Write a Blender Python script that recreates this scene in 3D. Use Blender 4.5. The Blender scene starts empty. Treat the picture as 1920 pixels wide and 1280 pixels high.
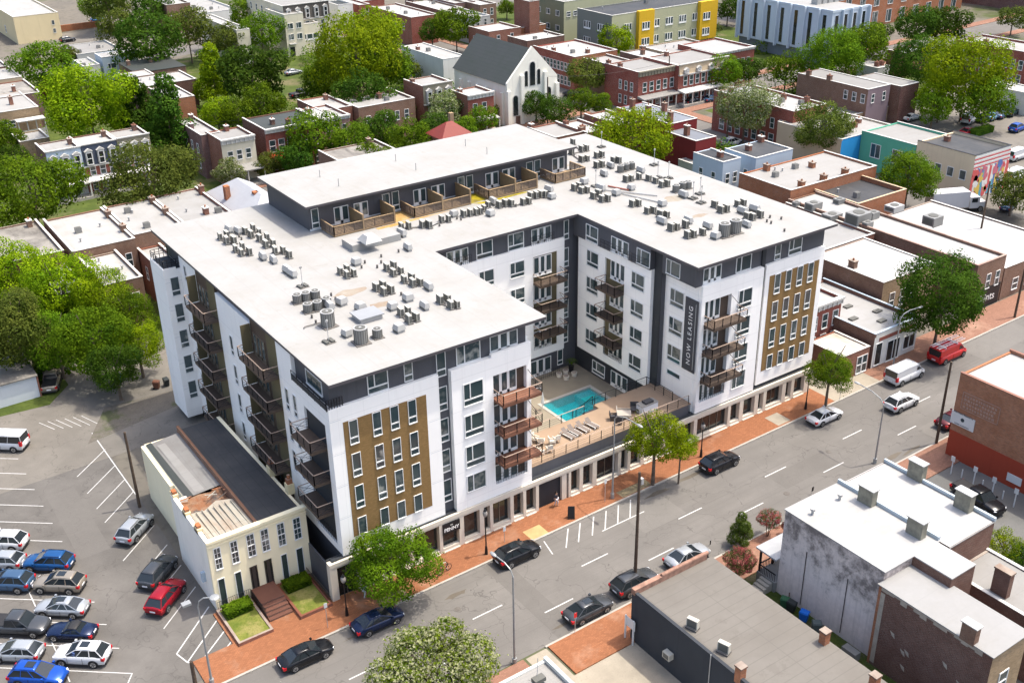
import bpy, math, random
from mathutils import Vector, Matrix
random.seed(7)
R_=math.radians
scn=bpy.context.scene; COL=scn.collection
# ---------------------------------------------------------------- camera
S=0.0154                      # the street climbs slightly towards +x
CAM=Vector((-31.470,-73.464,64.944)); YAW,PIT,ROL,F=0.5987,-0.4663,-0.0177,2040.033
fw=Vector((math.sin(YAW)*math.cos(PIT),math.cos(YAW)*math.cos(PIT),math.sin(PIT)))
r0=Vector((math.cos(YAW),-math.sin(YAW),0)); u0=r0.cross(fw)
CR=math.cos(ROL)*r0+math.sin(ROL)*u0; CU=-math.sin(ROL)*r0+math.cos(ROL)*u0
cd=bpy.data.cameras.new('camera'); cam=bpy.data.objects.new('camera',cd); COL.objects.link(cam)
M=Matrix((CR,CU,-fw)).transposed().to_4x4(); M.translation=CAM; cam.matrix_world=M
cd.sensor_width=36; cd.lens=F/1920*36; cd.clip_start=1; cd.clip_end=3000; scn.camera=cam
# ---------------------------------------------------------------- light
SUNV=Vector((.38,-.13,1)).normalized()
w=bpy.data.worlds.new('World'); scn.world=w; w.use_nodes=True
nt=w.node_tree; bg=nt.nodes['Background']; sk=nt.nodes.new('ShaderNodeTexSky'); sk.sky_type='NISHITA'
sk.sun_disc=False; sk.sun_elevation=math.asin(SUNV.z); sk.sun_rotation=math.atan2(SUNV.x,SUNV.y); sk.air_density=1; sk.dust_density=5; sk.air_density=1
nt.links.new(sk.outputs[0],bg.inputs[0]); bg.inputs[1].default_value=0.15
sd=bpy.data.lights.new('sun','SUN'); sd.energy=2.0; sd.angle=R_(.5); sd.color=(1,.93,.81)
so=bpy.data.objects.new('sun',sd); COL.objects.link(so); so.rotation_euler=SUNV.to_track_quat('Z','Y').to_euler(); so.location=(0,0,150)
scn.view_settings.view_transform='Standard'; scn.view_settings.look='None'; scn.view_settings.exposure=1.3; scn.view_settings.gamma=1
scn.cycles.max_bounces=6
# ---------------------------------------------------------------- pixel <-> place
def ray(px,py): return fw+CR*((px-960)/F)+CU*((640-py)/F)
def P(t,X,Y): return (640*(t%3)+X/3, 426.67*(t//3)+Y/3)
def G(p,h=0):
    d=ray(*p); t=(S*CAM.x+h-CAM.z)/(d.z-S*d.x); return CAM+d*t
def Z(p,z): d=ray(*p); return CAM+d*((z-CAM.z)/d.z)
def PX(p,x): d=ray(*p); return CAM+d*((x-CAM.x)/d.x)
def PY(p,y): d=ray(*p); return CAM+d*((y-CAM.y)/d.y)
def proj(v): v=v-CAM; k=v.dot(fw); return (960+F*v.dot(CR)/k,640-F*v.dot(CU)/k)
def gz(x): return S*x
def dist(v): return (v-CAM).dot(fw)
def top_z(b,py):     # height over b at which the upright line reaches picture row py
    lo,hi=b.z,b.z+60
    for _ in range(40):
        m=(lo+hi)/2
        if proj(Vector((b.x,b.y,m)))[1]>py: lo=m
        else: hi=m
    return lo
# ---------------------------------------------------------------- materials
MATS={}
def newmat(name,rough=.8,metal=0,spec=.3):
    m=bpy.data.materials.new(name); m.use_nodes=True; nt=m.node_tree; b=nt.nodes['Principled BSDF']
    b.inputs['Roughness'].default_value=rough; b.inputs['Metallic'].default_value=metal
    b.inputs['Specular IOR Level'].default_value=spec
    return m,nt,b
def N(nt,t,**k):
    n=nt.nodes.new(t)
    for a,v in k.items(): setattr(n,a,v)
    return n
def mixc(nt,a,b,fac,mode='MIX'):
    n=nt.nodes.new('ShaderNodeMix'); n.data_type='RGBA'; n.blend_type=mode
    for i,v in ((6,a),(7,b),(0,fac)):
        if isinstance(v,bpy.types.NodeSocket): nt.links.new(v,n.inputs[i])
        elif i==0: n.inputs[0].default_value=v
        else: n.inputs[i].default_value=(*v,1)
    return n.outputs[2]
def ramp(nt,src,lo,hi,a=0,b=1):
    n=nt.nodes.new('ShaderNodeMapRange'); nt.links.new(src,n.inputs[0])
    n.inputs[1].default_value=lo; n.inputs[2].default_value=hi; n.inputs[3].default_value=a; n.inputs[4].default_value=b
    return n.outputs[0]
def pos(nt): return nt.nodes.new('ShaderNodeNewGeometry').outputs['Position']
def noise(nt,vec,scale,detail=4,rough=.6,sc3=None):
    if sc3:
        mp=nt.nodes.new('ShaderNodeMapping'); mp.inputs['Scale'].default_value=sc3; nt.links.new(vec,mp.inputs[0]); vec=mp.outputs[0]
    n=nt.nodes.new('ShaderNodeTexNoise'); n.inputs['Scale'].default_value=scale; n.inputs['Detail'].default_value=detail; n.inputs['Roughness'].default_value=rough
    nt.links.new(vec,n.inputs[0]); return n.outputs[0]
def dk(c,k): return tuple(min(1,x*k) for x in c)
def plain(name,c,rough=.8,var=.12,scale=.7,metal=0,spec=.3,fine=0):
    if name in MATS: return MATS[name]
    m,nt,b=newmat(name,rough,metal,spec); p=pos(nt)
    f=ramp(nt,noise(nt,p,scale),.3,.7)
    c2=mixc(nt,dk(c,1-var),dk(c,1+var),f)
    if fine: c2=mixc(nt,c2,dk(c,1-fine),ramp(nt,noise(nt,p,scale*14,3),.55,.75))
    nt.links.new(c2,b.inputs['Base Color']); MATS[name]=m; return m
def wallmat(name,c,streak=.15,rough=.85,dirt=None):
    "stucco / panel / painted wall with rain streaks and patchy tone"
    if name in MATS: return MATS[name]
    m,nt,b=newmat(name,rough); p=pos(nt)
    a=ramp(nt,noise(nt,p,.35,5),.3,.7); c2=mixc(nt,dk(c,1-streak*.5),dk(c,1+streak*.3),a)
    st=ramp(nt,noise(nt,p,1,4,.6,(2.2,2.2,.12)),.55,.8)
    c2=mixc(nt,c2,dirt or dk(c,1-streak*1.6),mulf(nt,st,.7))
    nt.links.new(c2,b.inputs['Base Color']); MATS[name]=m; return m
def mulf(nt,s,k):
    n=nt.nodes.new('ShaderNodeMath'); n.operation='MULTIPLY'; nt.links.new(s,n.inputs[0])
    if isinstance(k,bpy.types.NodeSocket): nt.links.new(k,n.inputs[1])
    else: n.inputs[1].default_value=k
    return n.outputs[0]
def wall_uv(nt):
    "coordinates that run along a wall and up it, whichever way it faces"
    g=nt.nodes.new('ShaderNodeNewGeometry'); cr=N(nt,'ShaderNodeVectorMath',operation='CROSS_PRODUCT'); nt.links.new(g.outputs['True Normal'],cr.inputs[0]); cr.inputs[1].default_value=(0,0,1)
    d=N(nt,'ShaderNodeVectorMath',operation='DOT_PRODUCT'); nt.links.new(cr.outputs[0],d.inputs[0]); nt.links.new(g.outputs['Position'],d.inputs[1])
    s=nt.nodes.new('ShaderNodeSeparateXYZ'); nt.links.new(g.outputs['Position'],s.inputs[0])
    c=nt.nodes.new('ShaderNodeCombineXYZ'); nt.links.new(d.outputs['Value'],c.inputs[0]); nt.links.new(s.outputs[2],c.inputs[1]); return c.outputs[0]
def brick(name,c,c2=None,mortar=(.3,.26,.22),patch=.35,scale=1):
    if name in MATS: return MATS[name]
    m,nt,b=newmat(name,.9,0,.15); uv=wall_uv(nt); p=pos(nt)
    bt=nt.nodes.new('ShaderNodeTexBrick'); nt.links.new(uv,bt.inputs[0])
    bt.inputs['Color1'].default_value=(*dk(c,1.15),1); bt.inputs['Color2'].default_value=(*(c2 or dk(c,.72)),1); bt.inputs['Mortar'].default_value=(*mortar,1)
    bt.inputs['Scale'].default_value=1; bt.inputs['Brick Width'].default_value=.26*scale; bt.inputs['Row Height'].default_value=.085*scale; bt.inputs['Mortar Size'].default_value=.008
    f=ramp(nt,noise(nt,p,.5,6,.7),.35,.7); q=mixc(nt,bt.outputs[0],dk(c,1-patch),mulf(nt,f,.6))
    f2=ramp(nt,noise(nt,p,2.5,5,.7,(1,1,.35)),.6,.8); q=mixc(nt,q,dk(c,1+patch),mulf(nt,f2,.5))
    nt.links.new(q,b.inputs['Base Color']); MATS[name]=m; return m
def roofmat(name,c,stain=(.45,.4,.33),amt=.5,seam=2.4,axis=0,seamk=.86,rough=.6,vary=True):
    if name in MATS: return MATS[name]
    m,nt,b=newmat(name,rough,0,.25); p=pos(nt)
    f=ramp(nt,noise(nt,p,.22,5,.65),.42,.75); q=mixc(nt,c,stain,mulf(nt,f,amt))
    f=ramp(nt,noise(nt,p,1.6,6,.7),.35,.75); q=mixc(nt,q,dk(c,.82),mulf(nt,f,.4))
    s=nt.nodes.new('ShaderNodeSeparateXYZ'); nt.links.new(p,s.inputs[0])
    o=N(nt,'ShaderNodeMath',operation='PINGPONG'); nt.links.new(s.outputs[axis],o.inputs[0]); o.inputs[1].default_value=seam/2
    sm=ramp(nt,o.outputs[0],0,.06,1,0); q=mixc(nt,q,dk(c,seamk),mulf(nt,sm,.8))
    o=N(nt,'ShaderNodeMath',operation='PINGPONG'); nt.links.new(s.outputs[1-axis],o.inputs[0]); o.inputs[1].default_value=seam*2.3
    sm=ramp(nt,o.outputs[0],0,.07,1,0); q=mixc(nt,q,dk(c,seamk),mulf(nt,sm,.7))
    f=ramp(nt,noise(nt,p,1,5,.7,(.12,.5,1) if axis else (.5,.12,1)),.55,.72); q=mixc(nt,q,stain,mulf(nt,f,amt*.8))
    f=ramp(nt,noise(nt,p,.5,6,.75),.6,.64); q=mixc(nt,q,dk(stain,.9),mulf(nt,f,amt*.45))
    oi=nt.nodes.new('ShaderNodeObjectInfo'); hs=nt.nodes.new('ShaderNodeHueSaturation'); nt.links.new(q,hs.inputs['Color']); nt.links.new(ramp(nt,oi.outputs['Random'],0,1,.82 if vary else 1,1.16 if vary else 1),hs.inputs['Value']); q=hs.outputs[0]
    nt.links.new(q,b.inputs['Base Color']); MATS[name]=m; return m
def glassmat(name,c=(.04,.062,.066),cur=(.38,.38,.34),amt=.8):
    if name in MATS: return MATS[name]
    m,nt,b=newmat(name,.08,0,.6); oi=nt.nodes.new('ShaderNodeObjectInfo')
    tc=nt.nodes.new('ShaderNodeTexCoord')
    mp=nt.nodes.new('ShaderNodeMapping'); nt.links.new(tc.outputs['Object'],mp.inputs[0])
    cb=nt.nodes.new('ShaderNodeCombineXYZ'); nt.links.new(mulf(nt,oi.outputs['Random'],37),cb.inputs[0]); nt.links.new(mulf(nt,oi.outputs['Random'],91),cb.inputs[2]); nt.links.new(cb.outputs[0],mp.inputs[1])
    n=noise(nt,mp.outputs[0],.9,2); f=ramp(nt,n,.48,.62)
    k=ramp(nt,oi.outputs['Random'],.45,1,0,amt); q=mixc(nt,c,cur,mulf(nt,f,k))
    nt.links.new(q,b.inputs['Base Color']); MATS[name]=m; return m
def leafmat(name,c1,c2,flower=None,famt=.3):
    if name in MATS: return MATS[name]
    m,nt,b=newmat(name,.85,0,.06); g=nt.nodes.new('ShaderNodeNewGeometry'); oi=nt.nodes.new('ShaderNodeObjectInfo'); p=g.outputs['Position']
    f=ramp(nt,noise(nt,p,.45,3),.35,.68); q=mixc(nt,c1,c2,f)
    rnd=g.outputs['Random Per Island']; q=mixc(nt,q,dk(c1,.55),ramp(nt,rnd,.5,1,0,.35))
    q=mixc(nt,q,dk(c2,1.5),ramp(nt,rnd,.0,.25,.35,0))
    if flower: q=mixc(nt,q,flower,mulf(nt,ramp(nt,noise(nt,p,2.6,3),.49,.53),famt))
    hs=nt.nodes.new('ShaderNodeHueSaturation'); nt.links.new(q,hs.inputs['Color']); nt.links.new(ramp(nt,oi.outputs['Random'],0,1,.8,1.2),hs.inputs['Value']); nt.links.new(ramp(nt,oi.outputs['Random'],0,1,.49,.51),hs.inputs['Hue'])
    nt.links.new(hs.outputs[0],b.inputs['Base Color'])
    tr=nt.nodes.new('ShaderNodeBsdfTranslucent'); nt.links.new(hs.outputs[0],tr.inputs[0]); mx=nt.nodes.new('ShaderNodeMixShader'); mx.inputs[0].default_value=.42
    nt.links.new(b.outputs[0],mx.inputs[1]); nt.links.new(tr.outputs[0],mx.inputs[2]); nt.links.new(mx.outputs[0],nt.nodes['Material Output'].inputs[0]); MATS[name]=m; return m
def asphalt(name,c,crack=.5,patch=.25,tint=None):
    if name in MATS: return MATS[name]
    m,nt,b=newmat(name,.9,0,.2); p=pos(nt)
    f=ramp(nt,noise(nt,p,.12,5,.65),.35,.68); q=mixc(nt,dk(c,1-patch),dk(c,1+patch*.6),f)
    f=ramp(nt,noise(nt,p,.9,6,.75),.35,.7); q=mixc(nt,q,tint or dk(c,.8),mulf(nt,f,.45))
    f=ramp(nt,noise(nt,p,14,2,.7),.5,.75); q=mixc(nt,q,dk(c,1.25),mulf(nt,f,.5))
    v=N(nt,'ShaderNodeTexVoronoi',feature='DISTANCE_TO_EDGE'); v.inputs['Scale'].default_value=.22
    ad=N(nt,'ShaderNodeVectorMath',operation='ADD'); nz=nt.nodes.new('ShaderNodeTexNoise'); nz.inputs['Scale'].default_value=.8; nt.links.new(p,nz.inputs[0])
    sc=N(nt,'ShaderNodeVectorMath',operation='SCALE'); sc.inputs['Scale'].default_value=2.5; nt.links.new(nz.outputs['Color'],sc.inputs[0]); nt.links.new(p,ad.inputs[0]); nt.links.new(sc.outputs[0],ad.inputs[1]); nt.links.new(ad.outputs[0],v.inputs[0])
    q=mixc(nt,q,dk(c,.45),mulf(nt,ramp(nt,v.outputs[0],0,.012,1,0),crack))
    f=ramp(nt,noise(nt,p,.35,4,.7),.66,.74); q=mixc(nt,q,dk(c,.55),mulf(nt,f,.5))
    if name=='street_asphalt':
        f=ramp(nt,noise(nt,p,1,4,.6,(.03,.75,1)),.42,.62); q=mixc(nt,q,dk(c,.84),mulf(nt,f,.6))
        f=ramp(nt,noise(nt,p,1,2,.6,(.02,6,1)),.60,.64); q=mixc(nt,q,dk(c,.6),mulf(nt,f,.25))
    nt.links.new(q,b.inputs['Base Color']); MATS[name]=m; return m
def paver(name,c,amt=.25):
    if name in MATS: return MATS[name]
    m,nt,b=newmat(name,.9,0,.15); p=pos(nt)
    bt=nt.nodes.new('ShaderNodeTexBrick'); nt.links.new(p,bt.inputs[0]); bt.inputs['Color1'].default_value=(*dk(c,1.12),1); bt.inputs['Color2'].default_value=(*dk(c,.82),1); bt.inputs['Mortar'].default_value=(*dk(c,.6),1)
    bt.inputs['Scale'].default_value=1; bt.inputs['Brick Width'].default_value=.3; bt.inputs['Row Height'].default_value=.15; bt.inputs['Mortar Size'].default_value=.01
    f=ramp(nt,noise(nt,p,.5,6,.7),.35,.7); q=mixc(nt,bt.outputs[0],dk(c,1-amt),mulf(nt,f,.7))
    f=ramp(nt,noise(nt,p,1.3,4,.7),.62,.75); q=mixc(nt,q,dk(c,.5),mulf(nt,f,.5))
    f=ramp(nt,noise(nt,p,.2,4,.7),.55,.75); q=mixc(nt,q,(.42,.3,.22),mulf(nt,f,.4))
    nt.links.new(q,b.inputs['Base Color']); MATS[name]=m; return m
def grassmat(name,c1,c2,c3,s=.5):
    if name in MATS: return MATS[name]
    m,nt,b=newmat(name,.95,0,.1); p=pos(nt)
    q=mixc(nt,c1,c2,ramp(nt,noise(nt,p,s,6,.7),.38,.66)); q=mixc(nt,q,c3,ramp(nt,noise(nt,p,s*.3,5,.7),.52,.62))
    q=mixc(nt,q,dk(c1,.5),mulf(nt,ramp(nt,noise(nt,p,s*9,3),.5,.7),.5))
    nt.links.new(q,b.inputs['Base Color']); MATS[name]=m; return m
def panelmat(name,c):
    m=wallmat(name,c,.07,.6); nt=m.node_tree; b=nt.nodes['Principled BSDF']; src=b.inputs['Base Color'].links[0].from_socket
    s=nt.nodes.new('ShaderNodeSeparateXYZ'); nt.links.new(wall_uv(nt),s.inputs[0])
    for ax,off,per,k in ((1,5.05,3.3,.5),(0,.9,2.45,.28)):
        a=N(nt,'ShaderNodeMath',operation='ADD'); nt.links.new(s.outputs[ax],a.inputs[0]); a.inputs[1].default_value=330*per/per-off+.0
        o=N(nt,'ShaderNodeMath',operation='PINGPONG'); nt.links.new(a.outputs[0],o.inputs[0]); o.inputs[1].default_value=per/2
        src=mixc(nt,src,dk(c,.62),mulf(nt,ramp(nt,o.outputs[0],.0,.035,1,0),k))
    nt.links.new(src,b.inputs['Base Color']); return m
WHITE=panelmat('white_panel',(.90,.885,.85))
WOODP=brick('brown_panel',(.25,.152,.062),(.21,.13,.05),(.16,.105,.045),.08)
DARK=wallmat('charcoal_panel',(.078,.08,.09),.2,.6)
DARK2=wallmat('dark_panel',(.03,.034,.04),.2,.6)
BROWN=wallmat('bronze_panel',(.085,.06,.044),.2,.6)
OLIVE=wallmat('olive_panel',(.13,.11,.06),.2,.6)
FRAME=plain('window_white',(.72,.72,.70),.5,.03)
TRIM=plain('cream_trim',(.60,.55,.46),.6,.05)
GLASS=glassmat('window_glass')
GLASSD=glassmat('dark_glass',(.012,.018,.02),(.1,.1,.09),.3)
METAL=plain('black_metal',(.018,.018,.02),.45,.1,metal=.3)
STEEL=plain('galvanised_steel',(.45,.46,.47),.45,.1,metal=.5)
RAIL=plain('bronze_rail',(.34,.25,.19),.5,.1)
CONC=plain('concrete_pale',(.33,.31,.27),.85,.12,.8,fine=.15)
MEMB=roofmat('white_membrane',(.292,.290,.280),(.225,.21,.178),.5,2.4,0,.84,.6,False)
SOFF=plain('soffit_grey',(.10,.09,.095),.6,.05)
# ---------------------------------------------------------------- mesh building
class MB:
    def __init__(s): s.v=[];s.f=[];s.m=[];s.mats=[]
    def mi(s,m):
        if m not in s.mats: s.mats.append(m)
        return s.mats.index(m)
    def face(s,pts,m):
        n=len(s.v); s.v+= [tuple(p) for p in pts]; s.f.append(tuple(range(n,n+len(pts)))); s.m.append(s.mi(m)); return s
    def box(s,x0,x1,y0,y1,z0,z1,m,skip=''):
        if x0>x1:x0,x1=x1,x0
        if y0>y1:y0,y1=y1,y0
        n=len(s.v); s.v+=[(x,y,z) for z in (z0,z1) for x,y in ((x0,y0),(x1,y0),(x1,y1),(x0,y1))]
        F_=dict(b=(3,2,1,0),t=(4,5,6,7),s=(0,1,5,4),e=(1,2,6,5),n=(2,3,7,6),w=(3,0,4,7))
        for k,q in F_.items():
            if k not in skip: s.f.append(tuple(n+i for i in q)); s.m.append(s.mi(m))
        return s
    def prism(s,poly,z0,z1,m,mt=None):
        k=len(poly); a=sum(poly[i][0]*poly[(i+1)%k][1]-poly[(i+1)%k][0]*poly[i][1] for i in range(k))
        if a<0: poly=poly[::-1]
        n=len(s.v); s.v+=[(x,y,z0) for x,y in poly]+[(x,y,z1) for x,y in poly]
        for i in range(k):
            j=(i+1)%k; s.f.append((n+i,n+j,n+k+j,n+k+i)); s.m.append(s.mi(m))
        s.f.append(tuple(n+k+i for i in range(k))); s.m.append(s.mi(mt or m)); s.f.append(tuple(n+k-1-i for i in range(k))); s.m.append(s.mi(m)); return s
    def tube(s,a,b,r,m,r2=None,k=8,caps=True):
        a=Vector(a);b=Vector(b);r2=r if r2 is None else r2; d=(b-a)
        if d.length<1e-6: return s
        q=d.to_track_quat('Z','Y'); n=len(s.v)
        for p,rr in ((a,r),(b,r2)):
            for i in range(k):
                o=q@Vector((math.cos(2*math.pi*i/k)*rr,math.sin(2*math.pi*i/k)*rr,0)); s.v.append(tuple(p+o))
        mi=s.mi(m)
        for i in range(k):
            j=(i+1)%k; s.f.append((n+i,n+j,n+k+j,n+k+i)); s.m.append(mi)
        if caps: s.f.append(tuple(n+k-1-i for i in range(k))); s.m.append(mi); s.f.append(tuple(n+k+i for i in range(k))); s.m.append(mi)
        return s
    def ball(s,c,rx,ry,rz,m,k=10,l=6):
        n=len(s.v); mi=s.mi(m); c=Vector(c); s.v.append((c.x,c.y,c.z-rz))
        for j in range(1,l):
            t=math.pi*j/l-math.pi/2
            for i in range(k):
                a=2*math.pi*i/k; s.v.append((c.x+rx*math.cos(t)*math.cos(a),c.y+ry*math.cos(t)*math.sin(a),c.z+rz*math.sin(t)))
        s.v.append((c.x,c.y,c.z+rz)); e=len(s.v)-1
        for i in range(k):
            i2=(i+1)%k; s.f.append((n,n+1+i2,n+1+i)); s.m.append(mi); s.f.append((e,n+1+(l-2)*k+i,n+1+(l-2)*k+i2)); s.m.append(mi)
            for j in range(l-2): s.f.append((n+1+j*k+i,n+1+j*k+i2,n+1+(j+1)*k+i2,n+1+(j+1)*k+i)); s.m.append(mi)
        return s
    def loft(s,rings,m,cap=True):
        n=len(s.v);k=len(rings[0]);mi=s.mi(m)
        for r in rings: s.v+=[tuple(p) for p in r]
        for a in range(len(rings)-1):
            for i in range(k):
                j=(i+1)%k; s.f.append((n+a*k+i,n+a*k+j,n+(a+1)*k+j,n+(a+1)*k+i)); s.m.append(mi)
        if cap: s.f.append(tuple(n+k-1-i for i in range(k))); s.m.append(mi); s.f.append(tuple(n+(len(rings)-1)*k+i for i in range(k))); s.m.append(mi)
        return s
    def mesh(s,name):
        me=bpy.data.meshes.new(name); me.from_pydata(s.v,[],s.f)
        for m in s.mats: me.materials.append(m)
        me.polygons.foreach_set('material_index',s.m); me.update(); return me
    def build(s,name,parent=None,loc=None,rz=0,smooth=False):
        return obj(name,s.mesh(name),parent,loc,rz,smooth)
def obj(name,me,parent=None,loc=None,rz=0,smooth=False):
    o=bpy.data.objects.new(name,me); COL.objects.link(o)
    if parent: o.parent=parent
    if loc is not None: o.location=loc
    if rz: o.rotation_euler=(0,0,rz)
    if smooth: me.polygons.foreach_set('use_smooth',[True]*len(me.polygons))
    return o
def tag(o,label,cat,group=None):
    o['label']=label; o['category']=cat
    if group: o['group']=group
    return o
def thing(name,label,cat,loc=(0,0,0),rz=0,group=None):
    o=bpy.data.objects.new(name,None); COL.objects.link(o); o.location=loc; o.rotation_euler=(0,0,rz); o.empty_display_size=.5
    return tag(o,label,cat,group)
def struct(o): o['kind']='structure'; return o
def copy_tree(o,parent=None,loc=None,rz=None,label=None,group=None,cat=None):
    c=o.copy(); COL.objects.link(c); c.parent=parent
    if loc is not None: c.location=loc
    if rz is not None: c.rotation_euler=(0,0,rz)
    if label: c['label']=label
    if group: c['group']=group
    if cat: c['category']=cat
    for ch in o.children: copy_tree(ch,c)
    return c
# ---------------------------------------------------------------- windows (face -y, origin at lower left)
WC={}
def win_meshes(w,h,style,fm,gm):
    k=(round(w,2),round(h,2),style,fm.name,gm.name)
    if k in WC: return WC[k]
    f=MB(); g=MB(); t=.055 if w<.9 and style in('low','x') else .08; d=-.07
    if style=='old': t=.07
    def bar(x0,x1,z0,z1,y=d): f.box(x0,x1,y,.02,z0,z1,fm)
    bar(-t,w+t,h,h+t); bar(-t,w+t,-t*1.4,0,d-.05); bar(-t,0,0,h); bar(w,w+t,0,h)
    if style in('low','dlow'):
        z=h*.26; bar(0,w,z-max(t,.08)*.8,z+max(t,.08)*.8)
    if style in('d','dlow'):
        x=w*.33; bar(x-t*.6,x+t*.6,(h*.26+t*.7) if style=='dlow' else 0,h)
    if style=='old':
        bar(0,w,h/2-.04,h/2+.04)
        n=3 if w>.8 else 2
        for i in range(1,n): bar(w*i/n-.018,w*i/n+.018,0,h,-.03)
        for z in (h*.25,h*.75): bar(0,w,z-.018,z+.018,-.03)
    if style=='sash': bar(0,w,h/2-.05,h/2+.05)
    if style=='fr':      # a pair of french doors with a side light
        for i in (1,2): x=w*i/3; bar(x-.14,x+.14,0,h)
        bar(0,w,0,.3)
    if style=='fr2':
        bar(w/2-.16,w/2+.16,0,h); bar(0,w,0,.35)
    if style=='store':
        n=max(1,round(w/1.2))
        for i in range(1,n): x=w*i/n; bar(x-.035,x+.035,0,h)
    g.face([(0,-.015,0),(w,-.015,0),(w,-.015,h),(0,-.015,h)],gm)
    WC[k]=(f.mesh('window'),g.mesh('pane')); return WC[k]
def win(parent,face,x,y,z,w,h,style='low',name='window',fm=None,gm=None,pane=True):
    fm=fm or FRAME; gm=gm or GLASS
    a,b=win_meshes(w,h,style,fm,gm); rz={'S':0,'W':-math.pi/2,'E':math.pi/2,'N':math.pi}[face]
    o=obj(name,a,parent,(x,y,z),rz)
    if pane: obj('pane',b,o)
    return o
def rS(p0,p1,y):       # upper-left and lower-right picture points of a rectangle on the wall plane y
    a=PY(p0,y);b=PY(p1,y); return a.x,b.x,b.z,a.z
def rW(p0,p1,x):
    a=PX(p0,x);b=PX(p1,x); return a.y,b.y,b.z,a.z
# ================================================================ ground
ASPH=asphalt('street_asphalt',(.145,.137,.127),.7,.2); LOT=asphalt('lot_asphalt',(.122,.115,.106),.5,.32); LOT2=asphalt('old_asphalt',(.16,.148,.13),.6,.25)
BRK=paver('brick_paving',(.262,.11,.055)); BRK2=paver('faded_brick_paving',(.25,.135,.095)); KERB=plain('kerb_stone',(.32,.30,.265),.85,.12,1); PAINT=plain('road_paint',(.43,.43,.42),.7,.15,3)
GRS=grassmat('lawn',(.045,.065,.016),(.075,.10,.022),(.13,.115,.06),.25); SLABM=plain('pale_pavement',(.27,.24,.19),.9,.15,.6,fine=.2); DIRT=grassmat('bare_soil',(.115,.105,.09),(.14,.125,.105),(.075,.085,.045),.6)
def slab(name,pts,m,dz,th=0,parent=None):
    "flat sheet (or kerbed slab) that follows the slope of the street"
    k=len(pts); a=sum(pts[i][0]*pts[(i+1)%k][1]-pts[(i+1)%k][0]*pts[i][1] for i in range(k))
    if a<0: pts=pts[::-1]
    mb=MB(); T=[(x,y,gz(x)+dz) for x,y in pts]; mb.face(T,m)
    if th:
        for i in range(k):
            j=(i+1)%k; a,b=T[i],T[j]; mb.face([(a[0],a[1],a[2]-th),(b[0],b[1],b[2]-th),b,a],m)
    return mb.build(name,parent)
def rect(x0,x1,y0,y1): return [(x0,y0),(x1,y0),(x1,y1),(x0,y1)]
B=900
struct(slab('ground',rect(-B,B*1.4,-B*.4,B*1.5),grassmat('town_ground',(.12,.11,.095),(.15,.135,.11),(.06,.08,.025),.08),0))
struct(slab('main_street',rect(-300,500,-16.2,-3.9),ASPH,.012))
for i,(x0,x1,y0,y1) in enumerate(((-3,4,-15.6,-12.9),(27.5,33,-9.4,-4.6),(44,52,-12.5,-9.9),(64,75,-15.9,-13.2),(12,14.2,-16,-4.2),(84,96,-8,-4.2))): struct(slab('asphalt_patch',rect(x0,x1,y0,y1),asphalt('patch_asphalt_%d'%(i%2),((.124,.117,.108),(.152,.144,.133))[i%2],.2,.1),.016))
for pts in (rect(-31,-27,-1.5,9),rect(-18.5,-15.6,20,33),rect(-17,-13,44,50)): struct(slab('asphalt_patch',pts,MATS['patch_asphalt_0'],.013))
struct(slab('cross_street',rect(117,131,4,420),ASPH,.008)); struct(slab('back_street',rect(-300,500,101,111.5),ASPH,.004))
struct(slab('far_street',rect(-300,500,232,243),ASPH,.004)); struct(slab('side_street',rect(210,222,-16,420),ASPH,.008))
struct(slab('parking_lot',rect(-60,-10.6,-2.4,57),LOT,.008)); struct(slab('parking_lot',rect(145,205,22,74),LOT2,.01)); struct(slab('parking_lot',rect(112,145,-.6,30),LOT2,.008))
struct(slab('rear_lane',rect(-40,8,36.5,62),LOT2,.014))
K=.13
def walk(name,x0,x1,y0,y1,m,ks='',dz=0):
    o=slab(name,rect(x0,x1,y0,y1),m,K+dz,K+.2); return struct(o)
walk('pavement',-14.6,61.5,-3.8,.0,BRK); walk('pavement',61.5,69.5,-3.8,3.2,SLABM); walk('pavement',69.5,117,-3.8,.6,BRK2)
struct(slab('kerb',rect(-14.6,117,-4.02,-3.8),KERB,K+.006,K+.2)); struct(slab('kerb',rect(10.4,19.9,-16.4,-16.2),KERB,K+.006,K+.2)); struct(slab('kerb',rect(27,63,-16.4,-16.2),KERB,K+.006,K+.2)); struct(slab('kerb',rect(63,130,-16.4,-16.2),KERB,K+.006,K+.2))
walk('pavement',10.6,22,-20.3,-16.4,BRK); walk('pavement',27,63,-20.0,-16.4,BRK2); walk('pavement',63,130,-19.8,-16.4,BRK2); walk('pavement',-10,8,-20.3,-16.4,BRK2)
struct(slab('yard',rect(-10,19,-60,-20.3),SLABM,.02)); struct(slab('yard',rect(52.5,63.4,-60,-20.0),asphalt('gravel_yard',(.13,.13,.125),.2,.25),.02)); struct(slab('side_garden',rect(29.8,36.2,-60,-19.0),grassmat('side_grass',(.04,.06,.015),(.07,.09,.02),(.10,.085,.055),.8),.03))
struct(slab('driveway',rect(8.3,10.4,-16.4,-24),SLABM,.016))
walk('pavement',-300,117,98,101,BRK2); walk('pavement',131,500,98,101,BRK2); walk('pavement',-300,117,111.5,114.5,BRK2);walk('pavement',131,500,111.5,114.5,BRK2); walk('pavement',113.8,117,4,98,SLABM); walk('pavement',131,134,30,98,BRK2); walk('pavement',114,117,114.5,230,BRK2); walk('pavement',131,134,114.5,230,BRK2)
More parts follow.
